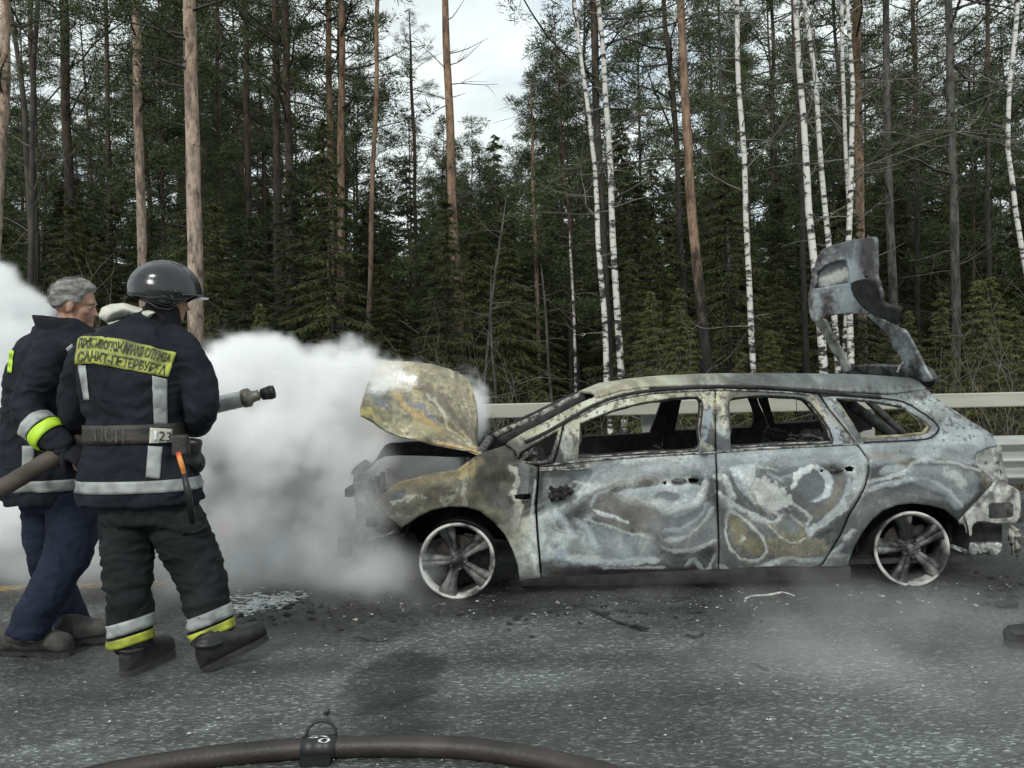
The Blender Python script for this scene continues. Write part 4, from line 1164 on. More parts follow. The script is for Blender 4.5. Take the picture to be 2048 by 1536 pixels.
HANDLE_R = [(1690, 936), (1700, 932), (1709, 936), (1708, 944), (1694, 943)]
HANDLE_R2 = [(1640, 940), (1648, 939), (1649, 944), (1642, 945)]
MARKER = [(1028, 991), (1040, 989), (1061, 988), (1061, 998), (1045, 1000), (1031, 998)]

WFX = (px(915, 1121, 4.87).x, px(1820, 1097, 4.93).x)
def densify(P): return [tuple(q) for q in P]
def panel(name, outer, holes, h=.0056, thick=.012, off=0.0, mats=M_BURN, parent=CAR, label=None, far=True, lowdent=1.0):
    o_ = side_xyz(outer); hs = [side_xyz(q) for q in holes]
    V, F = fill(o_, hs, h)
    d = seg_dist(V, resample(o_, h * 2)) if True else 0
    x, z = V[:, 0], V[:, 1]
    roll_in = .008 * sst(.012, .0, d)                 # the folded edge of every panel
    y = near_y(x) + inset(x, z) + dent(x, z) * lowdent * sst(.0, .05, d) + roll_in + off
    y = y + (fbm(x * 25, z * 25, seed=12, o=2) - .5) * .003
    # pressed-in pans round the door handles
    for hx, hy in ((1357, 961), (1672, 938)):
        q = side_xyz([(hx, hy)])[0]
        y = y + .012 * np.exp(-(((x - q[0]) / .075) ** 2 + ((z - q[1]) / .028) ** 2))
    P = np.stack([x, y, z], 1)
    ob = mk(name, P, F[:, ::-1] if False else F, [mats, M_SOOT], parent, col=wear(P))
    so = ob.modifiers.new('thickness', 'SOLIDIFY'); so.thickness = thick; so.offset = -1; so.material_offset = 1; so.material_offset_rim = 0
    if label: ob['label'] = label
    if far:
        V, F = fill(o_, hs, .05)
        x, z = V[:, 0], V[:, 1]
        yf = near_y(x) + CAR_W - inset(x, z)
        P2 = np.stack([x, yf, z], 1)
        ob2 = mk(name, P2, F, [M_SOOT, M_SOOTG], parent, smooth=False)
        so = ob2.modifiers.new('thickness', 'SOLIDIFY'); so.thickness = .03; so.offset = -1
    return ob
# make sure faces look outwards: solidify grows towards the inside (+y)
panel('front_wing', P_WING, [MARKER], label='scorched tan front wing')
panel('windscreen_pillar', P_PILLAR, [W_QG], thick=.05)
panel('front_door', P_FD, [W_FD, HANDLE_F, HANDLE_F2], thick=.03)
panel('rear_door', P_RD, [W_RD, HANDLE_R, HANDLE_R2], thick=.03)
panel('rear_wing', P_QP, [W_QW], thick=.03)

# inner frames behind the window openings: rubber channel and inner skin
def frame_ring(W, grow, y_off, m_, name, th=.02, wd=.03):
    c = side_xyz(W); ctr = c.mean(0)
    q = smooth_poly([(a, b, 0) for a, b in c], 3, closed=True)
    ou = [(p.x, near_y(p.x) + float(inset(p.x, p.y)) + y_off, p.y) for p in q]
    mb = MB(); n = len(ou)
    V = []; F = []
    for i, p in enumerate(ou):
        a = Vector(ou[i - 1]); b = Vector(ou[(i + 1) % n]); t = (b - a).normalized(); nn = Vector((t.z, 0, -t.x))
        if nn.dot(Vector((ctr[0] - p[0], 0, ctr[1] - p[2]))) < 0: nn = -nn
        P0 = Vector(p); rough = 1 + .35 * nz(P0, 30)
        i1 = nn * (-wd * .3); i2 = nn * (grow * rough)
        V += [P0 + i1, P0 + i2, P0 + i2 + Vector((0, th, 0)), P0 + i1 + Vector((0, th, 0))]
    for i in range(n):
        j = (i + 1) % n
        for k in range(4): F.append((i * 4 + k, i * 4 + (k + 1) % 4, j * 4 + (k + 1) % 4, j * 4 + k))
    mb.add(V, F)
    return mb.build(name, m_, CAR)
frame_ring(W_QG, .006, .02, M_ASHY, 'window_channel')
frame_ring(W_FD, .012, .012, M_SOOT, 'window_channel', wd=.05)
frame_ring(W_FD, .017, .024, M_ASHY, 'window_channel')
frame_ring(W_RD, .012, .012, M_SOOT, 'window_channel', wd=.05)
frame_ring(W_RD, .017, .024, M_ASHY, 'window_channel')
frame_ring(W_QW, .015, .02, M_TAN, 'window_channel')
frame_ring(W_FD, .022, .055, M_SOOT, 'window_channel')
frame_ring(W_RD, .022, .055, M_SOOT, 'window_channel')

# ---- roof: swept across the car from gutter to gutter
gut = side_xyz([(1190, 793), (1240, 778), (1300, 770), (1400, 767), (1500, 768.5), (1600, 774), (1700, 781), (1780, 785), (1852, 776)])
def mid_xz(pts, Y):
    return np.array([(px(u, v, Y).x, px(u, v, Y).z) for u, v in pts])
top = mid_xz([(1196, 784), (1235, 767), (1300, 757), (1370, 750.5), (1440, 747.5), (1560, 747), (1700, 749), (1790, 756), (1852, 766)], 5.55)
X0, X1 = gut[0, 0], gut[-1, 0]
nxs = 190; xs_ = np.linspace(X0, X1, nxs)
V = []; nt = 48
for i, x in enumerate(xs_):
    zg = np.interp(x, gut[:, 0], gut[:, 1]); zt = np.interp(x + (top[0, 0] - gut[0, 0]) * (1 - i / nxs), top[:, 0], top[:, 1]) + .004
    yin = float(inset(x, zg)); y0 = near_y(x) + yin; y1 = near_y(x) + CAR_W - yin
    for k in range(nt + 1):
        t = k / nt; s = 1 - abs(2 * t - 1)
        h = 1 - (1 - min(1, s * 2.2)) ** 2.6
        z = zg + (zt - zg) * h + (fbm(x * 3, t * 3, seed=51) - .5) * .015 * s
        V.append((x, y0 + (y1 - y0) * t - .012 * (k == 0), z))
V = np.array(V); i = np.arange(nxs - 1)[:, None] * (nt + 1) + np.arange(nt)[None, :]
F = np.stack([i, i + nt + 1, i + nt + 2, i + 1], -1).reshape(-1, 4)
cw = wear(V)
ob = mk('roof', V, F, [M_BURN, M_SOOT], CAR, col=cw)
so = ob.modifiers.new('thickness', 'SOLIDIFY'); so.thickness = .02; so.offset = -1; so.material_offset = 1
# gutter trims along the roof edge, charred
for dy, r, m_ in ((-.010, .0108, M_SOOT), (-.006, .006, M_ASHY)):
    g = side_xyz([(1050, 884), (1086, 868), (1120, 848.5), (1143, 835.5), (1174, 817.5), (1203, 804.5), (1240, 792), (1300, 781), (1370, 775.5), (1429, 773.5), (1500, 774), (1560, 777), (1618, 782), (1700, 790), (1760, 795)]) if m_ is M_SOOT else \
        side_xyz([(1150, 837), (1203, 809), (1240, 797), (1300, 787), (1370, 782), (1429, 780), (1500, 781), (1560, 784), (1618, 789)])
    q = smooth_poly([(a, near_y(a) + float(inset(a, b)) + dy, b) for a, b in g], 4)
    mb = MB(); mb.tube([p + Vector((0, 0, nz(p, 40) * .003)) for p in q], r, 5); mb.build('gutter_trim', m_, CAR)
g = side_xyz([(1640, 791), (1700, 792), (1760, 796), (1806, 804), (1836, 820), (1862, 838), (1876, 853), (1874, 864), (1858, 876), (1820, 881), (1727, 885)])
mb = MB(); q = smooth_poly([(a, near_y(a) + float(inset(a, b)) - .002, b) for a, b in g], 4); mb.tube([p + Vector((0, .004 * nz(p, 30), .003 * nz(p, 37))) for p in q], .0065, 5); mb.build('window_trim', M_SOOT, CAR)
# belt mouldings
for pts in ([(1080, 933), (1156, 923), (1297, 912), (1431, 905)], [(1434, 904), (1556, 896), (1667, 891), (1716, 888)]):
    g = side_xyz(pts); q = [(a, near_y(a) + float(inset(a, b)) - .003, b) for a, b in g]
    mb = MB(); mb.tube(smooth_poly(q, 6), .006, 5); mb.build('waist_trim', M_ASHY, CAR)
g = side_xyz([(1078, 938), (1110, 935), (1145, 932), (1178, 928)])
mb = MB()
for k in range(4):
    q = [(a, near_y(a) - .012 - .006 * k, b + .006 * math.sin(k * 2 + a * 12) - .004 * k) for a, b in g]; mb.tube(smooth_poly(q, 4), [.006] * 13, 5)
mb.build('melted_trim', M_ASHY, CAR)
# the stump of the melted door mirror
mb = MB(); rs = np.random.RandomState(3)
for k in range(26):
    u, v = 1098 + rs.rand() * 44, 998 - rs.rand() * 26; p = side_xyz([(u, v)])[0]
    c = Vector((p[0], near_y(p[0]) - .01 - rs.rand() * .03, p[1]))
    mb.ell(c, (.012 + rs.rand() * .01, .016, .012 + rs.rand() * .012), 6, Matrix.Rotation(rs.rand() * 3, 3, 'Y'))
for k in range(5):
    a = side_xyz([(1098 + k * 5, 985 - k * 3)])[0]; b = side_xyz([(1104 + k * 6, 1003 - k)])[0]
    mb.tube([(a[0], near_y(a[0]) - .012, a[1]), (b[0], near_y(b[0]) - .014, b[1])], .008, 5)
mb.build('mirror_stump', M_SOOT, CAR)
# handle pulls half sunk in their pans
for (u, v, w) in ((1357, 962, 30), (1672, 941, 26)):
    p = side_xyz([(u - w / 2, v), (u, v - 1), (u + w / 2, v - 1)])
    q = smooth_poly([(a, near_y(a) - .004, b) for a, b in p], 5)
    mb = MB(); mb.tube(q, [.004, .010, .014, .016, .018, .018, .018, .016, .014, .010, .004][:len(q)], 8, flat=.9); mb.build('door_handle', M_SOOTG, CAR)

# ---- sill, floor, bulkheads, interior
def boxp(name, x0, x1, y0, y1, z0, z1, m_, parent=CAR):
    return MB().box(((x0 + x1) / 2, (y0 + y1) / 2, (z0 + z1) / 2), (x1 - x0, y1 - y0, z1 - z0)).build(name, m_, parent, smooth=False)
def CX(u): return side_xyz([(u, 1100)])[0, 0]
for s in (0, 1):
    mb = MB(); x0, x1 = CX(1042), CX(1700)
    yb = near_y(1) + (.035 if not s else CAR_W - .145)
    pr = [(0, .135), (-.012, .11), (-.005, .055), (.03, .035), (.10, .035), (.11, .135)]
    V = [(x, yb + a, b + .004 * math.sin(x * 9)) for x in np.linspace(x0, x1, 24) for a, b in pr]; n = len(pr)
    mb.add(V, [(i * n + k, i * n + (k + 1) % n, (i + 1) * n + (k + 1) % n, (i + 1) * n + k) for i in range(23) for k in range(n)])
    mb.build('sill', M_SOOT, CAR)
XF, XR = CX(760), CX(1985)
boxp('floor_pan', CX(1060), XR - .1, 4.95, 6.5, .13, .16, M_SOOT)
boxp('bulkhead', CX(1050), CX(1056), 4.98, 6.48, .15, .80, M_SOOT)
boxp('inner_door_skin', CX(1090), CX(1425), 4.98, 5.0, .16, .80, M_SOOT)
boxp('inner_door_skin', CX(1440), CX(1680), 4.98, 5.0, .16, .80, M_SOOT)
# dashboard skeleton
mb = MB()
mb.tube([(CX(1075), 5.0, .80), (CX(1072), 5.7, .83), (CX(1075), 6.45, .80)], .05, 8)
for k in range(9): mb.box((CX(1085) + .02 * math.sin(k * 3), 5.1 + k * .16, .72 + .03 * math.sin(k * 5)), (.12, .03, .16), Matrix.Rotation(.3 * math.sin(k * 7), 3, 'Y'))
mb.build('dashboard', M_SOOT, CAR)
mb = MB()
c = Vector((px(1057, 912, 5.35).x, 5.35, px(1057, 912, 5.35).z)); R_ = Matrix.Rotation(rad(24), 3, 'Y')
ring = [c + R_ @ Vector((.0, .17 * math.cos(t), .17 * math.sin(t))) for t in np.linspace(0, 6.283, 28)]
mb.tube(ring, .012, 6, cap=False)
for t in (0, 2.1, 4.2): mb.tube([c, c + R_ @ Vector((0, .17 * math.cos(t), .17 * math.sin(t)))], .008, 5)
mb.build('steering_wheel', M_SOOTG, CAR)
mb = MB()     # ash heap behind the small quarter window
rs = np.random.RandomState(8)
for k in range(22):
    u, v = 1042 + rs.rand() * 34, 905 + rs.rand() * 16; p = px(u, v, 5.02 + rs.rand() * .1)
    mb.ell(p, (.018, .02, .012 + rs.rand() * .01), 6, Matrix.Rotation(rs.rand() * 3, 3, 'Y'))
mb.build('ash_debris', M_ASHY, CAR)
def seat(x, y, w, zt, name='seat_frame'):
    mb = MB(); r = .011
    back = [(x, y - w / 2, .30), (x + .14, y - w / 2, zt - .04), (x + .15, y - w / 2 + .04, zt), (x + .15, y + w / 2 - .04, zt), (x + .14, y + w / 2, zt - .04), (x, y + w / 2, .30)]
    mb.tube(back, r, 6)
    for k in range(5):
        t = .2 + k * .17; z = .3 + (zt - .3) * t; xx = x + .14 * t
        mb.tube([(xx, y - w / 2, z), (xx + .02 * math.sin(k), y, z - .02), (xx, y + w / 2, z)], .004, 4)
    mb.tube([(x, y - w / 2, .30), (x - .42, y - w / 2, .33), (x - .42, y + w / 2, .33), (x, y + w / 2, .30)], r, 6)
    for k in range(4): mb.tube([(x - .05 - k * .1, y - w / 2, .31), (x - .05 - k * .1, y + w / 2, .31)], .004, 4)
    mb.box((x - .2, y - w / 2, .22), (.4, .03, .08)); mb.box((x - .2, y + w / 2, .22), (.4, .03, .08))
    mb.build(name, M_SOOTG, CAR)
seat(CX(1330) + .05, 5.32, .42, .78); seat(CX(1330) + .05, 6.1, .42, .78)
seat(CX(1600) + .1, 5.35, .5, .90); seat(CX(1600) + .1, 6.0, .6, .90)
mb = MB(); rs = np.random.RandomState(9)     # springs and wire left of the rear bench
for k in range(14):
    a = px(1572 + rs.rand() * 85, 868 + rs.rand() * 22, 5.15 + rs.rand() * .3); L_ = .10 + rs.rand() * .12
    mb.tube(smooth_poly([a, a + Vector((L_ * .4, 0, .03 * rs.rand())), a + Vector((L_ * .8, .02, -.02)), a + Vector((L_, .03, -.05 * rs.rand()))], 3), .0045, 4)
for k in range(9):
    a = px(1600 + rs.rand() * 60, 866 + rs.rand() * 22, 5.5); mb.ell(a, (.05, .05, .035), 7, Matrix.Rotation(rs.rand() * 3, 3, 'X'))
mb.build('burnt_seat_springs', M_SOOTG, CAR)
# hanging inner struts: far side D pillar struts seen through the quarter window
mb = MB()
a, b = px(1735, 800, 6.1), px(1812, 872, 6.1)
for dx in (0, ):
    mb.box((a + b) / 2, ((b - a).length, .04, .045), Matrix.Rotation(-math.atan2(b.z - a.z, b.x - a.x), 3, 'Y'))
a, b = px(1698, 806, 6.0), px(1786, 870, 6.0)
mb.box((a + b) / 2, ((b - a).length, .05, .07), Matrix.Rotation(-math.atan2(b.z - a.z, b.x - a.x), 3, 'Y'))
mb.build('inner_strut', M_SOOTG, CAR)
boxp('load_floor', CX(1700), XR - .12, 5.0, 6.45, .52, .55, M_SOOT)
boxp('inner_wing_panel', CX(1668), CX(1720), 5.03, 5.06, .17, .80, M_SOOT)

# ---- wheel wells
def arch_liner(cx, cz, r, y0, y1, a0=-12, a1=192):
    mb = MB(); N_ = 28; V = []
    for i in range(N_ + 1):
        t = rad(a0 + (a1 - a0) * i / N_)
        for y in (y0, y1): V.append((cx + r * math.cos(t), y, cz + r * math.sin(t)))
    mb.add(V, [(2 * i, 2 * i + 1, 2 * i + 3, 2 * i + 2) for i in range(N_)])
    # back wall
    b = len(mb.v); mb.v.append((cx, y1, cz)); mb.f += [(b, 2 * i + 1, 2 * i + 3) for i in range(N_)]; mb.m += [0] * N_
    return mb.build('wheel_arch_liner', M_SOOT, CAR)
def wheel_c(u, v): p = px(u, v, near_y(0) + .06); q = px(u, v, near_y(p.x) + .05); return q
WF, WR = wheel_c(915, 1121), wheel_c(1820, 1097)
for c, r in ((WF, .345), (WR, .345)):
    arch_liner(c.x + .005, c.z + .06, r, near_y(c.x) + .012, 5.45)
    arch_liner(c.x + .005, c.z + .06, r, 6.55, 6.2)

M_RIMC = mat('charred_alloy', (.020, .021, .022), (.20, .20, .19), scale=11, rough=.6, metal=.3, bump=.3, bscale=80, lo=.46, hi=.66)
M_RIMA = mat('ash_white_alloy', (.04, .039, .038), (.60, .59, .56), scale=4.5, rough=.75, bump=.3, bscale=80, lo=.40, hi=.54)
M_DISC = mat('rusted_brake_disc', (.02, .018, .016), (.07, .055, .045), scale=20, rough=.7, metal=.4)
def wheel(c, R, lab, ph, side=-1):
    """an alloy rim with five paired spokes, no tyre left"""
    w = empty('wheel', c); w.parent = CAR; w.matrix_parent_inverse = world_of(CAR).inverted(); w['label'] = lab
    ax = (0, side, 0); cc = Vector(c)
    mb = MB()
    mb.lathe([(R, .030), (R * 1.005, .018), (R * .985, .004), (R * .93, .0), (R * .90, -.01), (R * .895, -.03), (R * .872, -.03), (R * .87, -.02), (R * .895, .012), (R * .93, .028), (R * .97, .036)], cc, ax, 56, close=True)
    o = mb.build('rim', M_RIMA, w)
    mb = MB(); mb.lathe([(R * .893, -.028), (R * .86, -.08), (R * .893, -.19), (R * .98, -.20), (R, -.205), (R * .97, -.21), (R * .87, -.20), (R * .84, -.08), (R * .872, -.028)], cc, ax, 48, close=True); mb.build('rim_barrel', M_SOOT, w)
    mb = MB()
    for k in range(5):
        for sgn in (-1, 1):
            a = ph + k * 2 * math.pi / 5 + sgn * .20
            a2 = ph + k * 2 * math.pi / 5 + sgn * .125; am = ph + k * 2 * math.pi / 5 + sgn * .115
            p0 = Vector((math.cos(a) * R * .20, 0, math.sin(a) * R * .20)); p1 = Vector((math.cos(am) * R * .60, 0, math.sin(am) * R * .60)); p2 = Vector((math.cos(a2) * R * .915, 0, math.sin(a2) * R * .915))
            V = []
            for p, wd, d0, d1 in ((p0, .014, .005, -.045), (p1, .018, .016, -.03), (p2, .030, .024, -.02)):
                t = p.normalized(); s = Vector((-t.z, 0, t.x))
                for q, h in ((-wd * 1.25, d1), (-wd, d0), (-wd * .3, d0 + .006), (wd * .3, d0 + .006), (wd, d0), (wd * 1.25, d1)):
                    V.append(cc + p + s * q + Vector((0, side, 0)) * h)
            F = [(i * 6 + j, i * 6 + (j + 1) % 6, (i + 1) * 6 + (j + 1) % 6, (i + 1) * 6 + j) for i in range(2) for j in range(6)]
            if side > 0: F = [f[::-1] for f in F]
            b = MB(); b.add(V, F); b.build('spoke', M_RIMC, w)
    mb = MB(); mb.lathe([(.001, .018), (R * .11, .018), (R * .13, .010), (R * .25, .012), (R * .27, -.02), (R * .27, -.06)], cc, ax, 30)
    mb.build('hub', M_RIMC, w)
    for k in range(5):
        a = ph + .6 + k * 2 * math.pi / 5
        mb = MB(); mb.lathe([(.012, .020), (.0125, .012), (.006, .012), (.005, .004), (.0005, .004)], cc + Vector((math.cos(a) * R * .20, 0, math.sin(a) * R * .20)) , ax, 10); mb.build('wheel_bolt', M_SOOTG, w)
    mb = MB(); mb.lathe([(.001, -.07), (R * .60, -.07), (R * .61, -.075), (R * .61, -.095), (.001, -.095)], cc, ax, 32); mb.build('brake_disc', M_DISC, w)
    mb = MB(); mb.box(cc + Vector((R * .42, -side * .085, R * .25)), (.09, .06, .13), Matrix.Rotation(-.4, 3, 'Y')); mb.build('brake_caliper', M_SOOT, w)
    mb = MB(); mb.tube([cc + Vector((0, -side * .06, 0)), cc + Vector((0, -side * .5, 0))], .03, 8); mb.build('axle', M_SOOT, w)
    # shreds of steel cord that were the tyre
    mb = MB(); rs = np.random.RandomState(int(R * 1000) + int(ph * 10))
    for k in range(10):
        t0 = rs.rand() * 6.28; y = side * (-.03 - rs.rand() * .14)
        mb.tube([cc + Vector((math.cos(t0 + s) * (R + .004), y, math.sin(t0 + s) * (R + .004))) for s in np.linspace(0, .5 + rs.rand(), 9)], .003, 4)
    mb.build('tyre_wire', M_SOOT, w)
    return w
RW = 76 / FPX * 4.87
WF.z = RW - .004; WR.z = RW - .008
wheel(WF, RW, 'front wheel rim with ash white lip', rad(36))
wheel(WR, RW, 'rear wheel rim half hidden by steam', rad(31))
wheel(Vector((WF.x, WF.y + CAR_W - .12, RW)), RW, 'front wheel rim on the far side', .3, 1)
wheel(Vector((WR.x, WR.y + CAR_W - .12, RW)), RW, 'rear wheel rim on the far side', .8, 1)

# ---- sheets traced from the photograph, each at its own depth across the car
def psheet(name, pts, Yf, h, thick, m_, colf=None, holes=(), bump_=.0, label=None, parent=CAR, mats=None):
    """pts in pixels; Yf(u, v) gives the depth of the sheet; real sheet with thickness"""
    pts = [tuple(q[:2]) for q in smooth_poly([(a, b, 0) for a, b in pts], 3, closed=True)]
    V, F = fill(np.array(pts, float), [np.array(q, float) for q in holes], h)
    P = np.array([tuple(px(u, v, Yf(u, v))) for u, v in V])
    if bump_:
        P[:, 1] += (fbm(V[:, 0] / 22, V[:, 1] / 22, seed=71, o=3) - .5) * bump_
    o = mk(name, P, F, mats or [m_, M_SOOT], parent, col=None if colf is None else colf(V, P))
    so = o.modifiers.new('thickness', 'SOLIDIFY'); so.thickness = thick; so.offset = 1
    if label: o['label'] = label
    return o

# ---- bonnet: thrown open and crumpled
def lerp_curve(C, t):
    C = np.array(C, float); d = np.concatenate([[0], np.cumsum(np.linalg.norm(np.diff(C, axis=0), axis=1))]); d /= d[-1]
    return np.array([np.interp(t, d, C[:, k]) for k in range(2)])
NEAR = [(966, 907), (940, 903), (900, 897), (860, 890), (830, 880), (790, 870), (760, 852), (742, 838), (724, 828)]
FARC = [(955, 882), (957, 850), (954, 812), (945, 775), (930, 752), (900, 738), (865, 728), (820, 723), (763, 721)]
FRONT = [(724, 828), (723, 812), (727, 795), (736, 765), (744, 742), (752, 728), (763, 721)]
BACK = [(966, 907), (962, 903), (958, 896), (955, 889), (955, 882)]
def bonnet():
    nu, nv = 110, 120; V = []; UV = []
    for i in range(nu + 1):
        s = i / nu
        for j in range(nv + 1):
            t = j / nv
            n_, f_ = lerp_curve(NEAR, s), lerp_curve(FARC, s); b_, r_ = lerp_curve(BACK, t), lerp_curve(FRONT, t)
            c00, c10, c01, c11 = np.array(NEAR[0]), np.array(NEAR[-1]), np.array(FARC[0]), np.array(FARC[-1])
            p = n_ * (1 - t) + f_ * t + b_ * (1 - s) + r_ * s - (c00 * (1 - s) * (1 - t) + c10 * s * (1 - t) + c01 * (1 - s) * t + c11 * s * t)
            Y = 4.98 + .10 * math.sin(s * 3) + (1.25 * t ** 1.15) * (.55 + .45 * s)
            # creases running from the hinge corner
            a = math.atan2(907 - p[1], 966 - p[0])
            Y += .055 * math.sin(a * 11 + 1.2) * 1.7 * min(1, s * 2.2) * (1 - .5 * s) - .10 * math.exp(-((t - .42) / .10) ** 2) * s + .10 * math.exp(-((t - .60) / .08) ** 2) * (.3 + s)
            Y += .03 * nz((s * 5, t * 6, 1)) + .012 * nz((s * 16, t * 16, 4))
            V.append(tuple(px(p[0], p[1], Y))); UV.append(p)
    V = np.array(V); UV = np.array(UV)
    i = np.arange(nu)[:, None] * (nv + 1) + np.arange(nv)[None, :]
    F = np.stack([i, i + 1, i + nv + 2, i + nv + 1], -1).reshape(-1, 4)
    u, v = UV[:, 0], UV[:, 1]
    # streaks that fan out from the hinge corner
    ang = np.arctan2(912 - v, 975 - u); r = np.hypot(912 - v, 975 - u)
    st = fbm(ang * 7, r / 90, seed=61, o=4); fl = fbm(u / 7, v / 7, seed=62, o=4); n2 = fbm(u / 40, v / 40, seed=63, o=4)
    g = .50 + (st - .5) * 1.1 + (fl - .5) * .75 + (n2 - .5) * .6
    c = ramp(g, [(0, (.055, .05, .042)), (.25, (.13, .12, .085)), (.45, (.24, .22, .15)), (.62, (.36, .32, .20)), (.8, (.50, .46, .33)), (1, (.66, .64, .56))])
    def st_(pl, w, cc, s, e=.5):
        nonlocal c
        d = seg_dist(UV + (np.stack([fbm(u / 26, v / 26, seed=64), fbm(u / 26, v / 26, seed=65)], 1) - .5) * 34 + (np.stack([fl, st], 1) - .5) * 14, [tuple(q) for q in smooth_np(np.array(pl, float))], closed=False)
        c = mixc(c, cc, sst(w * .95, w * .1, d + (fl - .5) * w * e * 2.4) * s * .85)
    st_([(752, 778), (770, 768), (795, 762), (815, 762)], 26, (.76, .76, .74), .95, .5)
    st_([(800, 742), (815, 758)], 14, (.74, .74, .72), .7)
    st_([(745, 790), (760, 800), (775, 806)], 18, (.13, .16, .20), .7)
    st_([(795, 795), (830, 825), (865, 850), (893, 872)], 12, (.50, .34, .14), .8)
    st_([(820, 800), (850, 822), (875, 845), (893, 862)], 9, (.16, .18, .23), .8)
    st_([(865, 790), (882, 820), (897, 848), (905, 866)], 7, (.62, .60, .52), .8, .8)
    st_([(850, 770), (880, 790), (905, 830), (925, 860)], 22, (.17, .14, .115), .7, .8)
    st_([(900, 765), (930, 800), (945, 840), (948, 875)], 16, (.30, .26, .19), .6, .8)
    st_([(735, 812), (760, 835), (790, 855)], 26, (.16, .145, .07), .6)
    st_([(835, 850), (860, 862), (890, 862), (925, 880)], 14, (.42, .38, .20), .7)
    st_([(890, 868), (915, 876), (935, 888)], 14, (.15, .15, .14), .6)
    st_([(880, 893), (920, 898), (960, 906)], 7, (.48, .28, .10), .85)
    st_([(729, 822), (738, 832), (748, 838)], 9, (.50, .40, .10), .7)
    st_([(785, 725), (840, 732), (890, 742)], 16, (.33, .29, .20), .5)
    o = mk('bonnet', V, F, [M_HOOD, M_SOOT], CAR, col=np.clip(c, .01, .85)); o['label'] = 'crumpled bonnet scorched yellow and tan'
    so = o.modifiers.new('thickness', 'SOLIDIFY'); so.thickness = .018; so.offset = -1
bonnet()
psheet('bonnet_lining', [(745, 930), (770, 893), (800, 888), (842, 886), (880, 893), (925, 900), (963, 905), (940, 913), (900, 914), (850, 912), (770, 913), (738, 938), (712, 952), (702, 944), (730, 922)],
       lambda u, v: 5.35 + (v - 905) * .002, 9, .02, M_SOOT)
mb = MB(); mb.tube([px(938, 915, 5.3), px(934, 926, 5.3), px(926, 938, 5.25)], .012, 6); mb.build('bonnet_hinge', M_ASHY, CAR)

# ---- the car's nose: crash beam, lamp pots, engine lumps
mb = MB(); rs = np.random.RandomState(17)
a, b = px(735, 1050, 5.05), px(728, 1050, 6.4)
mb.box((a + b) / 2, (.07, 1.5, .11)); mb.box(((a + b) / 2) + Vector((.03, 0, .33)), (.05, 1.4, .05)); mb.box(((a + b) / 2) + Vector((.02, 0, -.16)), (.05, 1.4, .05))
for k in range(7): mb.box((a.x + .03, 5.05 + k * .22, .50), (.03, .04, .42))
mb.build('crash_beam', M_SOOT, CAR, smooth=False)
def gnarl(name, pts, m_, r0=.02, r1=.05, seed=1, n=30):
    rs = np.random.RandomState(seed); mb = MB()
    for k in range(n):
        (u, v, Y) = pts[rs.randint(len(pts))]; c = px(u + rs.normal() * 12, v + rs.normal() * 12, Y + rs.normal() * .08)
        if rs.rand() < .85: mb.box(c, (rs.uniform(r0, r1), rs.uniform(r0, r1), rs.uniform(r0, r1)), Matrix.Rotation(rs.rand() * 3, 3, 'Y') @ Matrix.Rotation(rs.rand(), 3, 'X'))
        else: mb.ell(c, (rs.uniform(r0, r1) * .7, rs.uniform(r0, r1) * .7, rs.uniform(r0, r1) * .7), 7)
    return mb.build(name, m_, CAR)
gnarl('melted_headlamp', [(748, 1035, 4.98), (765, 1050, 4.95), (740, 1010, 5.05), (755, 1060, 5.0), (775, 1062, 5.0)], M_SOOT, .02, .06, 2, 26)
gnarl('burnt_engine', [(770, 1015, 5.3), (800, 1020, 5.5), (850, 1005, 5.6), (900, 990, 5.5), (780, 1010, 5.9), (840, 985, 6.0)], M_SOOT, .06, .2, 4, 60)
mb = MB(); c = px(720, 1072, 4.98); mb.lathe([(.001, .03), (.03, .03), (.045, .02), (.052, 0), (.05, -.05)], c, (-.35, -1, 0), 16); mb.lathe([(.034, .036), (.044, .034), (.046, .02)], c, (-.35, -1, 0), 16)
mb.build('fog_lamp', M_SOOTG, CAR)
mb = MB()
q = smooth_poly([px(742, 1077, 4.96), px(756, 1074, 4.95), px(775, 1070, 4.94), (px(790, 1060, 4.94))], 4); mb.tube(q, [.006] * len(q), 5)
q = smooth_poly([px(742, 1077, 4.96), px(743, 1090, 4.96)], 4); mb.tube(q, .006, 5)
mb.build('bumper_bracket', M_ASHY, CAR)
psheet('nose_panel', [(705, 972), (712, 945), (740, 920), (768, 893), (778, 893), (760, 925), (742, 960), (736, 990), (752, 1010), (778, 1038), (800, 1060), (785, 1072), (742, 1078), (716, 1085), (708, 1065), (712, 1020)],
       lambda u, v: 5.02 + max(0, (980 - v)) * .012, 6, .02, M_SOOTG, bump_=.10)
psheet('radiator_panel', [(716, 1080), (790, 1075), (830, 1070), (840, 1110), (835, 1150), (800, 1160), (722, 1152), (718, 1110)], lambda u, v: 5.15, 9, .05, M_SOOT, bump_=.08)

# far front wing top and windscreen scuttle
mb = MB(); mb.tube([(CX(960), 5.05, .86), (CX(975), 5.7, .90), (CX(960), 6.45, .86)], .03, 6); mb.build('scuttle', M_SOOTG, CAR)
# near and far pillar roots of the windscreen
pa = [px(975, 880, 6.35), px(1000, 866, 6.33), px(1057, 842, 6.28), (px(1130, 805, 6.25)), px(1172, 788, 6.2), px(1200, 781, 6.1)]
mb = MB(); mb.tube(smooth_poly(pa, 4), .022, 6, flat=1.2); mb.build('windscreen_pillar', M_ASHY, CAR)
pa = [px(1000, 886, 6.25), px(1057, 858, 6.2), px(1130, 820, 6.2), px(1180, 795, 6.1)]
mb = MB(); mb.tube(smooth_poly(pa, 4), .045, 6); mb.build('windscreen_pillar', M_SOOT, CAR)

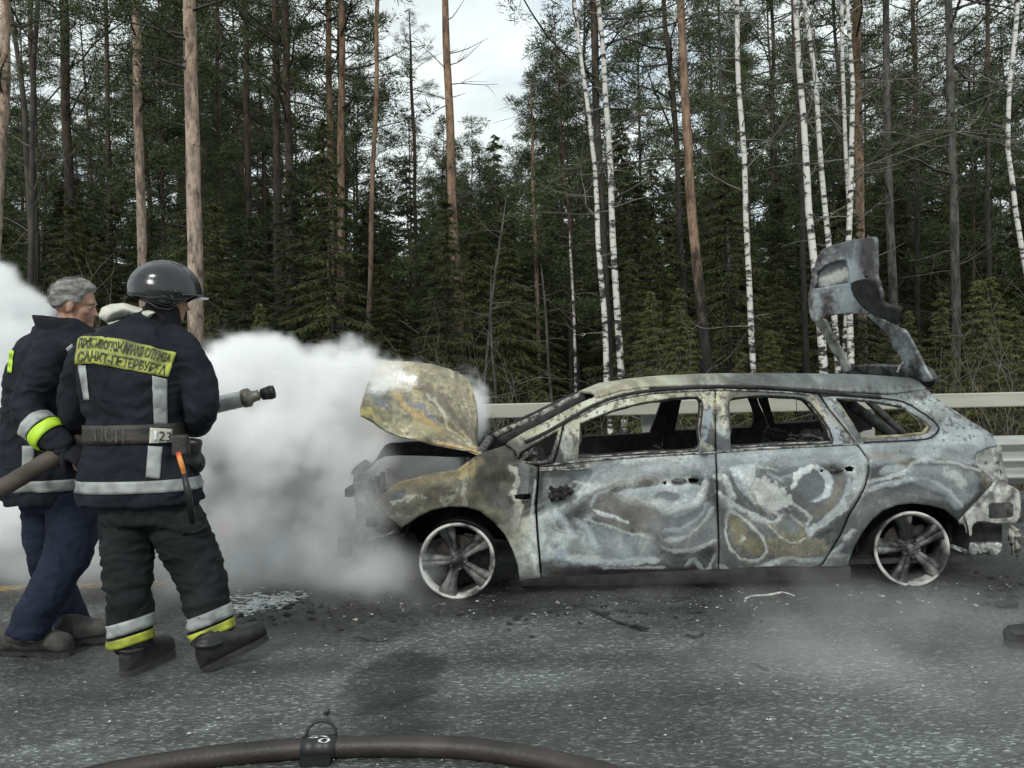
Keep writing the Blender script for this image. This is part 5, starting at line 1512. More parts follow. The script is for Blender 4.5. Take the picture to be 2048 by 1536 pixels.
# ---- tail: lamp recess, crash-box plate, beam
def ashcol(V, P):
    n = fbm(V[:, 0] / 14, V[:, 1] / 14, seed=81, o=4); f = fbm(V[:, 0] / 4, V[:, 1] / 4, seed=82, o=3)
    return np.clip(ramp(.62 + (n - .5) * 1.3 + (f - .5) * .5, [(0, (.03, .03, .03)), (.3, (.14, .135, .12)), (.55, (.33, .33, .30)), (.8, (.5, .5, .46)), (1, (.66, .66, .62))]), .01, .8)
psheet('tail_lamp_recess', [(1946, 904), (1998, 890), (2004, 912), (2010, 940), (2016, 965), (2000, 975), (1985, 966), (1956, 945)], lambda u, v: near_y(2.9) + .075 + (u - 1950) * .0016, 3.5, .01, M_BURN, ashcol,
       holes=[[(1969, 925), (1973, 924), (1974, 929), (1970, 930)], [(1996, 942), (2002, 940), (2005, 950), (2002, 958), (1997, 954)], [(1993, 925), (1996, 924), (1997, 928), (1994, 929)]], bump_=.02)
psheet('rear_end_plate', [(1990, 960), (2010, 966), (2036, 980), (2040, 990), (2042, 1015), (2036, 1042), (2020, 1048), (1985, 1046), (1960, 1042), (1945, 1052), (1944, 1070), (1937, 1071), (1931, 1052), (1919, 1041), (1955, 1000)],
       lambda u, v: near_y(2.95) + .05 + (u - 1960) * .0012, 3.5, .012, M_BURN, ashcol, holes=[[(1978, 1010), (1984, 1007), (2020, 1006), (2027, 1010), (2028, 1032), (2022, 1036), (1982, 1038), (1978, 1034)]], bump_=.02, label='ash white end plate with square opening')
psheet('rear_panel_flange', [(1986, 966), (1993, 970), (1930, 1042), (1922, 1040)], lambda u, v: near_y(2.9) + .035, 3.5, .006, M_BURN, ashcol)
mb = MB(); p = px(2003, 1022, 5.35); mb.box(p, (.30, .02, .16)); mb.build('chassis_rail', M_SOOTG, CAR, smooth=False)
boxp('rear_cross_panel', CX(1985), CX(2030), 5.3, 6.5, .20, .55, M_SOOT)
boxp('rear_beam', CX(1930), CX(2040), 5.1, 6.5, .22, .34, M_SOOT)
mb = MB()
for k in range(10):
    a = px(2020 + k * 2.2, 1050 + k * 1.2, 5.0); mb.tube([a, a + Vector((.004 * (k % 3), .01, -.10 - .09 * (k % 4) / 3))], .008, 5)
mb.build('melted_bumper_shreds', M_ASHY, CAR)
# ---- tailgate flung up
def gateY(n_, f_):
    """depth of the gate: n_, f_ = near and far (u at depth) edges by height"""
    def Y(u, v):
        un, uf = np.interp(v, [475, 560, 640, 700, 770], [1752, 1762, 1790, 1835, 1866]), np.interp(v, [475, 560, 640, 700, 770], [1640, 1618, 1622, 1665, 1695])
        t = np.clip((un - u) / (un - uf), -.1, 1.1)
        return 5.12 + 1.15 * float(t)
    return Y
GY = gateY(0, 0)
def gatecol(V, P):
    n = fbm(V[:, 0] / 20, V[:, 1] / 30, seed=91, o=4); f = fbm(V[:, 0] / 5, V[:, 1] / 5, seed=92, o=4)
    c = ramp(.50 + (n - .5) * 1.5 + (f - .5) * .8, [(0, (.025, .024, .024)), (.3, (.10, .095, .095)), (.5, (.23, .235, .245)), (.7, (.35, .385, .40)), (1, (.52, .56, .58))])
    d = seg_dist(V, [(1706, 490), (1700, 560), (1695, 620)], closed=False); c = mixc(c, (.42, .48, .52), sst(22, 4, d + (f - .5) * 14) * .7)
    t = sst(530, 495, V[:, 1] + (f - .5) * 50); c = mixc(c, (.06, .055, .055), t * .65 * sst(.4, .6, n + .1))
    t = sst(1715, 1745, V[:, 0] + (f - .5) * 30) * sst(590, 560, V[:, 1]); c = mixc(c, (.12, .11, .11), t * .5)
    return np.clip(c, .01, .7)
RECESS = [(1627, 578), (1634, 545), (1650, 529), (1680, 520), (1692, 520), (1696, 535), (1697, 566)]
gate_main = [(1640, 505), (1660, 492), (1700, 481), (1738, 474), (1748, 476), (1752, 492), (1752, 545), (1758, 575), (1763, 612), (1750, 618), (1730, 628), (1700, 627), (1672, 629), (1650, 635), (1630, 645), (1621, 632), (1616, 612), (1618, 580), (1625, 545)]
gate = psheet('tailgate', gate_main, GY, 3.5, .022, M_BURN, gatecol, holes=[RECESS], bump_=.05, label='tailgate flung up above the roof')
def plate_(V, P):
    f = fbm(V[:, 0] / 7, V[:, 1] / 7, seed=95, o=4); c = ramp(.2 + f * .3, [(0, (.05, .055, .06)), (1, (.2, .21, .22))])
    d = seg_dist(V, [(1650, 562), (1672, 556), (1690, 548)], closed=False); return mixc(c, (.55, .55, .52), sst(16, 5, d + (f - .5) * 22) * .9)
psheet('number_plate_recess', [(1624, 581), (1632, 544), (1649, 526), (1680, 517), (1695, 517), (1699, 535), (1699, 568)], lambda u, v: GY(u, v) + .05, 3.5, .01, M_BURN, plate_, parent=CAR)
psheet('tailgate_pillar', [(1732, 630), (1755, 632), (1790, 655), (1808, 664), (1822, 685), (1845, 730), (1862, 760), (1845, 762), (1806, 742), (1802, 718), (1789, 700), (1782, 682), (1768, 662), (1750, 645)], GY, 3.5, .018, M_BURN, gatecol, bump_=.03)
psheet('tailgate_pillar', [(1630, 645), (1646, 636), (1662, 668), (1686, 708), (1700, 738), (1688, 744), (1680, 728), (1662, 702), (1645, 668)], GY, 3.5, .018, M_BURN, lambda V, P: ashcol(V, P) * .7, bump_=.02)
mats_dark = M_SOOTG
psheet('tailgate_spoiler', [(1684, 746), (1694, 736), (1740, 732), (1800, 734), (1850, 738), (1864, 752), (1868, 766), (1857, 776), (1835, 772), (1795, 762), (1740, 752)], lambda u, v: 5.15 + (1866 - u) * .0072 + (v - 750) * .004, 4, .03, M_SOOTG, bump_=.03)
psheet('tailgate_lamp_strip', [(1702, 566), (1750, 562), (1760, 600), (1775, 612), (1797, 620), (1795, 648), (1770, 640), (1740, 626), (1716, 604)], lambda u, v: GY(u, v) - .03 + (u - 1740) * .001, 4, .03, M_SOOT, bump_=.05)
mb = MB(); q = smooth_poly([px(1806, 725, 5.2), px(1800, 732, 5.2), px(1794, 745, 5.2)], 4); mb.tube(q, .006, 5); mb.build('tailgate_wire', M_ASHY, CAR)
# ------------------------------------------------------------------ people
def cloth(name, c1, c2, sc=7, rough=.85, bump=.5):
    return mat(name, c1, c2, scale=sc, rough=rough, bump=bump, bscale=sc * 3.5, lo=.3, hi=.7, spec=.25)
M_NAVY = cloth('navy_turnout_cloth', (.006, .0075, .012), (.017, .020, .028))
M_BLACKC = cloth('black_turnout_cloth', (.006, .007, .008), (.018, .020, .021))
M_BLUE = cloth('navy_trouser_cloth', (.008, .012, .027), (.018, .025, .048))
M_COLLAR = cloth('black_collar_cloth', (.006, .006, .008), (.016, .016, .02))
M_REFL = mat('dirty_reflective_tape', (.15, .16, .155), (.36, .38, .37), scale=14, rough=.5, bump=.15, bscale=60, lo=.3, hi=.6)
M_LIME = mat('lime_reflective_tape', (.34, .55, .02), (.52, .78, .04), scale=14, rough=.5, lo=.3, hi=.6)
M_YEL = mat('dirty_yellow_tape', (.13, .14, .05), (.42, .46, .08), scale=9, rough=.6, bump=.2, bscale=40, lo=.33, hi=.6)
M_YELC = mat('yellow_cuff_tape', (.16, .17, .03), (.46, .50, .05), scale=12, rough=.6, bump=.3, bscale=40, lo=.33, hi=.6)
M_LETTER = mat('worn_black_print', (.025, .025, .02), (.13, .13, .07), scale=45, rough=.8, lo=.4, hi=.65)
M_LEATHER = mat('dark_leather', (.014, .012, .010), (.050, .042, .037), scale=14, rough=.6, bump=.3, bscale=60)
M_BOOT = mat('black_boot_leather', (.004, .004, .004), (.014, .0135, .013), scale=16, rough=.5, bump=.35, bscale=50)
M_BOOTG = mat('dusty_boot_leather', (.022, .021, .019), (.07, .066, .06), scale=12, rough=.75, bump=.4, bscale=50)
M_RUBBER = mat('boot_rubber', (.008, .008, .008), (.03, .029, .028), scale=20, rough=.75, bump=.3, bscale=70)
M_SKIN = mat('skin', (.27, .135, .09), (.40, .225, .16), scale=9, rough=.5, bump=.1, bscale=80, lo=.3, hi=.7)
M_HAIR = mat('grey_hair', (.045, .042, .04), (.34, .33, .31), scale=30, rough=.7, bump=.4, bscale=130, lo=.30, hi=.66, stretch=(.35, 1, 1.3))
M_HELM = mat('glossy_black_helmet', (.007, .008, .009), (.018, .02, .022), scale=6, rough=.2, bump=.04, bscale=30, coat=.25, lo=.3, hi=.7)
M_FLAP = mat('cream_neck_cloth', (.42, .42, .34), (.60, .60, .52), scale=9, rough=.85, bump=.4, bscale=25)
M_STEEL = mat('worn_bright_steel', (.30, .31, .31), (.55, .56, .55), scale=10, rough=.35, metal=.3, bump=.1, bscale=60)
M_BRASS = mat('dull_coupling_metal', (.10, .09, .075), (.22, .20, .17), scale=15, rough=.45, metal=.6)
M_BLACKP = mat('black_plastic', (.010, .010, .011), rough=.45)
M_HOSE = mat('brown_rubberised_hose', (.040, .030, .024), (.095, .074, .060), scale=8, rough=.75, bump=.3, bscale=70, stretch=(.4, 1, 1))
M_HOSED = mat('dark_brown_rubber_hose', (.016, .012, .010), (.042, .033, .029), scale=5, rough=.5, bump=.25, bscale=60)
M_WHITEP = mat('white_paint', (.55, .56, .56), (.75, .76, .76), scale=30, rough=.6)
M_RED = mat('red_orange_plastic', (.55, .05, .02), (.70, .28, .06), scale=9, rough=.5, lo=.45, hi=.55)

def P3(u, v, Y): return px(u, v, Y)
def ring_loft(mb, secs, n=28, sq=2.4):
    """secs: (v, u_left, u_right, Y, depth) - a closed trunk of super-ellipse rings"""
    V = []
    for (v, ul, ur, Y, dp) in secs:
        c = px((ul + ur) / 2, v, Y); rx = (ur - ul) / 2 / FPX * Y
        for k in range(n):
            t = 2 * math.pi * k / n; ct, st = math.cos(t), math.sin(t)
            V.append(c + Vector((rx * abs(ct) ** (2 / sq) * (1 if ct > 0 else -1), dp * abs(st) ** (2 / sq) * (1 if st > 0 else -1), 0)))
    m = len(secs)
    F = [(i * n + k, i * n + (k + 1) % n, (i + 1) * n + (k + 1) % n, (i + 1) * n + k) for i in range(m - 1) for k in range(n)]
    F += [tuple(range(n - 1, -1, -1)), tuple(range((m - 1) * n, m * n))]
    mb.add(V, F)
def limb(mb, pts, n=16, open_end=False):
    """pts: (u, v, Y, radius)"""
    q = [Vector((*px(u, v, Y), )) for u, v, Y, r in pts]
    P = smooth_poly(q, 5); R = []
    for i in range(len(pts) - 1):
        for k in range(5): R.append(pts[i][3] * (1 - k / 5) + pts[i + 1][3] * k / 5)
    R.append(pts[-1][3])
    mb.tube(P, R, n)
    mb.ell(P[0], (R[0],) * 3, 14)
    if not open_end: mb.ell(P[-1], (R[-1],) * 3, 14)
def body_mesh(name, mb, m_, parent, vox=.011, sm=6, folds=0.0, fseed=1, fz=1.0, label=None):
    o = mb.build(name, m_, None)
    r = o.modifiers.new('r', 'REMESH'); r.mode = 'VOXEL'; r.voxel_size = vox
    s = o.modifiers.new('s', 'SMOOTH'); s.factor = .5; s.iterations = sm
    apply_mods(o)
    me = o.data
    n = len(me.vertices); co = np.zeros(n * 3, np.float32); no = np.zeros(n * 3, np.float32)
    me.vertices.foreach_get('co', co); me.vertices.foreach_get('normal', no)
    co = co.reshape(-1, 3); no = no.reshape(-1, 3)
    if folds:
        x, y, z = co.T
        w = fbm(x * 5, z * 5, y * 5, seed=fseed + 1, o=3) - .5
        a = fbm(x * 5.5 + w * 4, z * 13 * fz + w * 5 + x * 3, y * 5.5, seed=fseed, o=2)
        rid = 1 - np.abs(a * 2 - 1) * 2.2
        b = fbm(x * 14 + w * 3, z * 26 * fz, y * 14, seed=fseed + 3, o=2) - .5
        co = co + no * (rid * folds + b * folds * .8)[:, None]
        me.vertices.foreach_set('co', co.astype(np.float32).ravel()); me.update()
    me.polygons.foreach_set('use_smooth', np.ones(len(me.polygons), bool))
    me.materials.clear(); me.materials.append(m_)
    o.parent = parent; o.matrix_parent_inverse = world_of(parent).inverted()
    if label: o['label'] = label
    return o
def bvh(o):
    me = o.data
    return BVHTree.FromPolygons([v.co.copy() for v in me.vertices], [tuple(p.vertices) for p in me.polygons])
CAMV = Vector((0, 0, CAM_H))
def hit(bv, p, off):
    d = (Vector(p) - CAMV).normalized()
    h = bv.ray_cast(CAMV, d)
    if h[0] is None:
        h = min((bv.find_nearest(CAMV + d * (t / d.y)) for t in np.linspace(3.5, 4.4, 19)), key=lambda q: q[3])
    nn = h[1] if h[1].dot(d) < 0 else -h[1]
    return h[0] + nn * off
def decal(name, topc, botc, bv, m_, parent, nu=30, nv=6, off=.004, label=None, thick=.002):
    """a patch sewn on cloth: its corners traced between two curves, laid on the surface"""
    V = []
    for j in range(nv + 1):
        for i in range(nu + 1):
            a, b = lerp_curve(topc, i / nu), lerp_curve(botc, i / nu); p = a + (b - a) * j / nv
            V.append(hit(bv, px(p[0], p[1], 3.8), off))
    F = [(j * (nu + 1) + i, (j + 1) * (nu + 1) + i, (j + 1) * (nu + 1) + i + 1, j * (nu + 1) + i + 1) for j in range(nv) for i in range(nu)]
    o = mk(name, V, F, m_, parent)
    s = o.modifiers.new('t', 'SOLIDIFY'); s.thickness = thick; s.offset = 0
    if label: o['label'] = label
    return o
def wrap(name, bv, c, z0, h, m_, parent, tilt=(0, 0), off=.004, a0=0, a1=360, n=64, nv=4, rmax=.6, axis=None):
    """a band round a trunk or limb: rays go in from all sides to its axis"""
    V = []; full = (a1 - a0) >= 360
    ax = Vector(axis).normalized() if axis is not None else Vector((tilt[0], tilt[1], 1)).normalized()
    e1 = Vector((1, 0, 0)); e1 = (e1 - ax * e1.dot(ax)).normalized(); e2 = ax.cross(e1)
    c = Vector((c[0], c[1], z0))
    for i in range(n + (0 if full else 1)):
        t = rad(a0 + (a1 - a0) * i / n); d = e1 * math.cos(t) + e2 * math.sin(t)
        for j in range(nv + 1):
            q = c + ax * (h * (j / nv - .5))
            hh = bv.ray_cast(q + d * rmax, -d)
            p = (hh[0] if hh[0] is not None else q + d * .1) + d * off
            V.append(p)
    m = n if full else n
    k = nv + 1; T = len(V) // k
    F = [((i % T) * k + j, ((i + 1) % T) * k + j, ((i + 1) % T) * k + j + 1, (i % T) * k + j + 1) for i in range(m) for j in range(nv)]
    o = mk(name, V, F, m_, parent)
    s = o.modifiers.new('t', 'SOLIDIFY'); s.thickness = .003; s.offset = 0
    return o
def lettering(name, text, topc, botc, bv, m_, parent, off=.0075, bold=.02, r0=0.0, r1=1.0, x0=.02, x1=.98):
    cu = bpy.data.curves.new('t', 'FONT'); cu.body = text; cu.resolution_u = 2; cu.offset = bold
    t = bpy.data.objects.new('t', cu); COL.objects.link(t)
    dg = bpy.context.evaluated_depsgraph_get(); dg.update()
    me = bpy.data.meshes.new_from_object(t.evaluated_get(dg)); bpy.data.objects.remove(t)
    bm = bmesh.new(); bm.from_mesh(me); bmesh.ops.triangulate(bm, faces=bm.faces)
    bmesh.ops.subdivide_edges(bm, edges=[e for e in bm.edges if e.calc_length() > .3], cuts=1); bmesh.ops.triangulate(bm, faces=bm.faces)
    bm.to_mesh(me); bm.free()
    co = np.array([v.co[:] for v in me.vertices]); lo, hi = co.min(0), co.max(0)
    V = []
    for p in co:
        s = x0 + (x1 - x0) * (p[0] - lo[0]) / (hi[0] - lo[0]); q = r0 + (r1 - r0) * (1 - (p[1] - lo[1]) / (hi[1] - lo[1]))
        a, b = lerp_curve(topc, s), lerp_curve(botc, s); w = a + (b - a) * q
        V.append(hit(bv, px(w[0], w[1], 3.8), off))
    F = [tuple(f.vertices) for f in me.polygons]
    return mk(name, V, F, m_, parent, smooth=False)

def boot(parent, heel, yaw, lift, m_, L=.30, shaft=None, shaft_r=.075, roll=0.0, label=None, hscale=1.0):
    """heel: point on the ground under the heel; yaw: direction of the toe; lift: toe raised by so many degrees"""
    Mx = Matrix.Translation(heel) @ Matrix.Rotation(rad(yaw), 4, 'Z') @ Matrix.Rotation(rad(-lift), 4, 'Y') @ Matrix.Rotation(rad(roll), 4, 'X')
    k = L / .30
    X = [-.018, 0, .03, .07, .11, .15, .19, .23, .262, .285, .296]
    W = [.026, .036, .041, .040, .039, .043, .049, .052, .048, .036, .018]
    H = [.055, .105, .13, .135, .115, .092, .080, .076, .070, .058, .040]
    mb = MB(); n = 16; V = []
    for x, w, h in zip(X, W, H):
        h *= hscale
        for i in range(n):
            t = 2 * math.pi * i / n; c, s = math.cos(t), math.sin(t)
            V.append(Mx @ Vector((x * k, w * abs(c) ** .8 * (1 if c > 0 else -1), .022 + h / 2 + h / 2 * abs(s) ** .8 * (1 if s > 0 else -1))))
    m = len(X); F = [(i * n + j, i * n + (j + 1) % n, (i + 1) * n + (j + 1) % n, (i + 1) * n + j) for i in range(m - 1) for j in range(n)] + [tuple(range(n - 1, -1, -1)), tuple(range((m - 1) * n, m * n))]
    mb.add(V, F)
    ank = Mx @ Vector((.045 * k, 0, .11))
    if shaft is not None:
        a0 = Mx @ Vector((.03 * k, 0, .055)); mb.tube([a0, ank, ank.lerp(Vector(shaft), .5), Vector(shaft)], [.047, .058, max(.064, shaft_r * .88), shaft_r], 16)
        for q in (.25, .5, .75): mb.ell(ank.lerp(Vector(shaft), q), (shaft_r * .95, shaft_r * .95, .010), 14)
    o = body_mesh('boot', mb, m_, parent, vox=.007, sm=3, folds=.005, fseed=int(yaw) + 7, label=label)
    # sole with heel block and cleats
    sb = MB()
    def outline(z, g=0):
        pts = [(x * k, w + .004 + g) for x, w in zip(X, W)] + [(x * k, -(w + .004 + g)) for x, w in reversed(list(zip(X, W)))]
        return [Mx @ Vector((a, b, z)) for a, b in pts]
    a, b = outline(.0), outline(.028); n = len(a)
    a = [Mx @ (Mx.inverted() @ p + Vector((0, 0, .012 if .08 * k < (Mx.inverted() @ p).x < .14 * k else 0))) for p in a]
    sb.add(a + b, [(i, (i + 1) % n, n + (i + 1) % n, n + i) for i in range(n)] + [tuple(range(n - 1, -1, -1)), tuple(range(n, 2 * n))])
    for x in (.0, .03, .16, .185, .21, .235, .26):
        sb.box(Mx @ Vector((x * k, 0, .006)), (.012, .10 if .1 < x < .25 else .08, .016), Mx.to_3x3())
    s = sb.build('sole', M_RUBBER, o, smooth=False)
    return o

def hand(parent, wrist, fdir, nrm, curl=1.3, s=1.0, m_=None, name='glove', side=1):
    """palm, four fingers and a thumb, each finger three bent joints; one continuous skin"""
    f = Vector(fdir).normalized(); nn = Vector(nrm); nn = (nn - f * nn.dot(f)).normalized(); sd = f.cross(nn) * side
    w = Vector(wrist); mb = MB()
    pc = w + f * .045 * s
    R = Matrix((sd, f, nn)).transposed()
    mb.ell(pc, (.044 * s, .052 * s, .019 * s), 16, R)
    mb.tube([w - f * .04 * s, w + f * .02 * s], [.031 * s, .033 * s], 12)
    for k, (o_, ln) in enumerate(((-.030, .068), (-.010, .078), (.010, .074), (.029, .058))):
        p = w + f * .080 * s + sd * o_ * s; d = f.copy(); pts = [w + f * .05 * s + sd * o_ * s, p]; a = 0
        for j, q in enumerate((.45, .32, .23)):
            a += curl * (.42, .36, .22)[j] * (1 + .08 * k)
            d = (f * math.cos(a) + nn * math.sin(a)); p = p + d * ln * q * 1.15 * s; pts.append(p.copy())
        mb.tube(pts, [.012 * s, .0112 * s, .0105 * s, .0095 * s, .008 * s], 10); mb.ell(pts[-1], (.008 * s,) * 3, 8)
    p = w + f * .02 * s - sd * .035 * s; d = (f * .5 - sd * .6 + nn * .5).normalized(); pts = [w + f * .01 * s - sd * .01 * s, p]
    for q in (.030, .026, .02):
        p = p + d * q * s; pts.append(p.copy()); d = (d + (nn * .5 + f * .35 + sd * .3) * .55).normalized()
    mb.tube(pts, [.016 * s, .0145 * s, .0125 * s, .0115 * s, .009 * s], 10); mb.ell(pts[-1], (.009 * s,) * 3, 8)
    return mb

def head_mb(mb, c, yaw, pitch=0, s=1.0):
    """cranium, jaw, brow, nose, lips, chin and ears; local +x is the way the face looks"""
    R = (Matrix.Rotation(rad(yaw), 3, 'Z') @ Matrix.Rotation(rad(pitch), 3, 'Y')); c = Vector(c)
    T = lambda x, y, z: c + R @ Vector((x, y, z)) * s
    def E(p, r, rot=None): mb.ell(T(*p), tuple(a * s for a in r), 18, R @ (rot or Matrix.Identity(3)))
    E((-.012, 0, .030), (.098, .076, .088)); E((.030, 0, -.035), (.060, .056, .070)); E((.048, 0, -.082), (.032, .034, .026))
    E((.020, 0, -.068), (.060, .054, .034)); E((.070, 0, .022), (.022, .050, .020))
    E((.084, .0, -.018), (.016, .011, .030), Matrix.Rotation(rad(-18), 3, 'Y')); E((.098, 0, -.034), (.014, .014, .011)); E((.088, .011, -.036), (.009, .007, .007)); E((.088, -.011, -.036), (.009, .007, .007))
    E((.077, 0, -.060), (.014, .022, .006)); E((.075, 0, -.070), (.013, .020, .006)); E((.072, 0, -.088), (.018, .020, .015))
    for sg in (-1, 1):
        E((-.004, sg * .077, -.012), (.018, .007, .030), Matrix.Rotation(rad(12), 3, 'Y')); E((.050, sg * .042, -.025), (.026, .018, .022)); E((.068, sg * .030, .0), (.012, .014, .010))
    return T, R

# ======== firefighter in the black helmet, seen from behind ========
YF = 3.84
fb = gp(300, 1345)
FIRE = tag(empty('person', (fb.x, YF, 0)), 'firefighter in a black helmet with a yellow lettered patch on his back, holding the nozzle', 'person')
def fire_y(v): return YF
mb = MB()
ring_loft(mb, [(636, 262, 330, YF + .02, .06), (648, 236, 346, YF + .01, .085), (662, 205, 364, YF, .115), (680, 172, 380, YF, .135), (710, 162, 388, YF, .155), (760, 166, 384, YF, .17), (810, 174, 372, YF, .165), (850, 182, 362, YF, .155), (880, 181, 362, YF, .158), (930, 170, 384, YF, .172), (975, 164, 400, YF, .182), (1003, 162, 402, YF, .186)])
TORSO = BVHTree.FromPolygons([Vector(p) for p in mb.v], mb.f)
limb(mb, [(362, 700, YF, .085), (392, 752, YF - .01, .082), (403, 812, YF - .02, .074), (392, 846, YF + .12, .064), (366, 842, YF + .27, .056)])
limb(mb, [(184, 702, YF, .082), (160, 760, YF + .02, .078), (152, 822, YF + .04, .070), (186, 858, YF + .18, .060), (215, 862, YF + .30, .054)])
mb.tube([px(296, 660, YF), px(318, 640, YF + .01)], [.10, .085], 16)
jacket = body_mesh('jacket', mb, M_NAVY, FIRE, vox=.009, sm=5, folds=.012, fseed=5)
JB = bvh(jacket)
# trousers
mb = MB()
ring_loft(mb, [(985, 205, 384, YF, .15), (1010, 205, 386, YF, .15), (1040, 210, 392, YF, .15)])
limb(mb, [(252, 1010, YF, .118), (254, 1080, YF - .03, .112), (256, 1150, YF - .07, .104), (260, 1220, YF - .09, .096), (262, 1290, YF - .10, .086)], 16, True)
limb(mb, [(335, 1010, YF, .125), (368, 1080, YF + .0, .125), (398, 1140, YF + .01, .112), (414, 1210, YF - .01, .100), (426, 1278, YF - .03, .090)], 16, True)
trous = body_mesh('trousers', mb, M_BLACKC, FIRE, vox=.009, sm=4, folds=.014, fseed=15, fz=1.5)
TB = bvh(trous)
# a body under the clothes: neck, head and hands are what shows
mb = MB()
Th, Rh = head_mb(mb, px(333, 598, YF + .02), 22, 8, 1.0)
mb.tube([px(322, 640, YF + .02), px(318, 680, YF), px(290, 800, YF), px(285, 980, YF)], [.058, .08, .11, .11], 14)
for a in ([(362, 705, YF, .045), (400, 812, YF - .01, .036), (366, 842, YF + .27, .027)], [(186, 706, YF, .045), (155, 822, YF + .04, .036), (215, 862, YF + .30, .027)],
          [(255, 1000, YF, .075), (256, 1150, YF - .07, .055), (262, 1286, YF - .10, .04)], [(335, 1000, YF, .075), (398, 1140, YF + .01, .055), (424, 1272, YF - .03, .04)]): limb(mb, a, 10)
body_mesh('body', mb, M_SKIN, FIRE, vox=.007, sm=3)
mb = MB()
# black hood that covers cheek and neck
mb.ell(Th(-.004, 0, -.045), (.082, .084, .078), 18, Rh); mb.tube([Th(-.01, 0, -.05), Th(-.02, 0, -.17)], [.080, .098], 18); mb.ell(Th(.02, 0, -.095), (.062, .06, .045), 14, Rh)
body_mesh('fire_hood', mb, M_COLLAR, FIRE, vox=.008, sm=4, folds=.005, fseed=9)
# helmet
def hlow(th):
    a = abs(math.degrees(math.atan2(math.sin(th), math.cos(th))))
    return float(np.interp(a, [0, 35, 60, 80, 105, 130, 180], [90, 93, 112, 128, 124, 112, 108]))
def helmet():
    c = Th(-.008, 0, .040); R = Rh
    h = empty('helmet', c); h.parent = FIRE; h.matrix_parent_inverse = world_of(FIRE).inverted()
    nphi, nth = 26, 56; V = []; F = []
    for i in range(nphi + 1):
        for k in range(nth):
            th = 2 * math.pi * k / nth
            front = math.cos(th)
            low = rad(hlow(th))
            ph = low * i / nphi
            x, y, z = math.sin(ph) * math.cos(th), math.sin(ph) * math.sin(th), math.cos(ph)
            rx = .152 if x > 0 else .160
            crest = .010 * math.exp(-(y / .16) ** 2) * sstf(-.9, .1, z) 
            dent_ = -.005 * math.exp(-((z - .20) / .12) ** 2) * abs(y) ** 2
            P = Vector((x * rx, y * .124, z * .138)) * 1.0 + Vector((x, y, z)) * (crest + dent_)
            # flare at the rim
            fl = sstf(.86, 1.0, i / nphi) * .004
            P += Vector((x * fl, y * fl, 0))
            V.append(c + R @ P)
    for i in range(nphi):
        for k in range(nth): F.append((i * nth + k, (i + 1) * nth + k, (i + 1) * nth + (k + 1) % nth, i * nth + (k + 1) % nth))
    o = mk('helmet_shell', V, F, M_HELM, h); s = o.modifiers.new('t', 'SOLIDIFY'); s.thickness = .005; s.offset = -1
    T = lambda x, y, z: c + R @ Vector((x, y, z))
    mb = MB(); q = [T((.152 if math.cos(t) > 0 else .160) * math.sin(rad(hlow(t))) * math.cos(t) + .003 * math.cos(t), .124 * math.sin(rad(hlow(t))) * math.sin(t) + .004 * math.sin(t), .138 * math.cos(rad(hlow(t)))) for t in np.linspace(0, 2 * math.pi, 65)]; mb.tube(q, .0055, 6, cap=False); mb.build('helmet_rim', M_BLACKP, h)
    # peak
    V = []; m = 17
    for i in range(m):
        t = rad(-62 + 124 * i / (m - 1)); r0, r1 = 1.0, 1.0 + .24 * math.cos(t) ** 1.3
        for r, dz in ((r0, 0), (r1, -.006)):
            V.append(T(.160 * r * math.cos(t), .132 * r * math.sin(t), .002 + dz - .03 * (1 - math.cos(t))))
    o = mk('helmet_peak', V, [(2 * i, 2 * i + 1, 2 * i + 3, 2 * i + 2) for i in range(m - 1)], M_HELM, h); s = o.modifiers.new('t', 'SOLIDIFY'); s.thickness = .006
    # side clip with ribs and the visor strap
    mb = MB()
    for k in range(4): mb.box(T(.006, -.141, -.042 - k * .0095), (.046, .010, .006), R)
    mb.build('strap_clip', M_BLACKP, h)
    mb = MB(); mb.tube([T(-.135, -.095, -.052), T(-.06, -.135, -.058), T(.0, -.146, -.048), T(.05, -.140, -.052), T(.10, -.11, -.03)], .0045, 6)
    mb.tube([T(.03, -.135, -.03), T(.055, -.132, -.075), T(.03, -.118, -.10), T(-.02, -.115, -.098), T(-.10, -.10, -.062)], .0042, 6)
    mb.build('helmet_strap', M_BLACKP, h)
    mb = MB(); mb.lathe([(.001, .006), (.010, .006), (.013, 0)], T(.052, -.134, -.012), tuple(R @ Vector((0, -1, 0))), 14); mb.build('visor_pivot', M_BLACKP, h)
def sstf(a, b, x): return float(sst(a, b, x))
helmet()
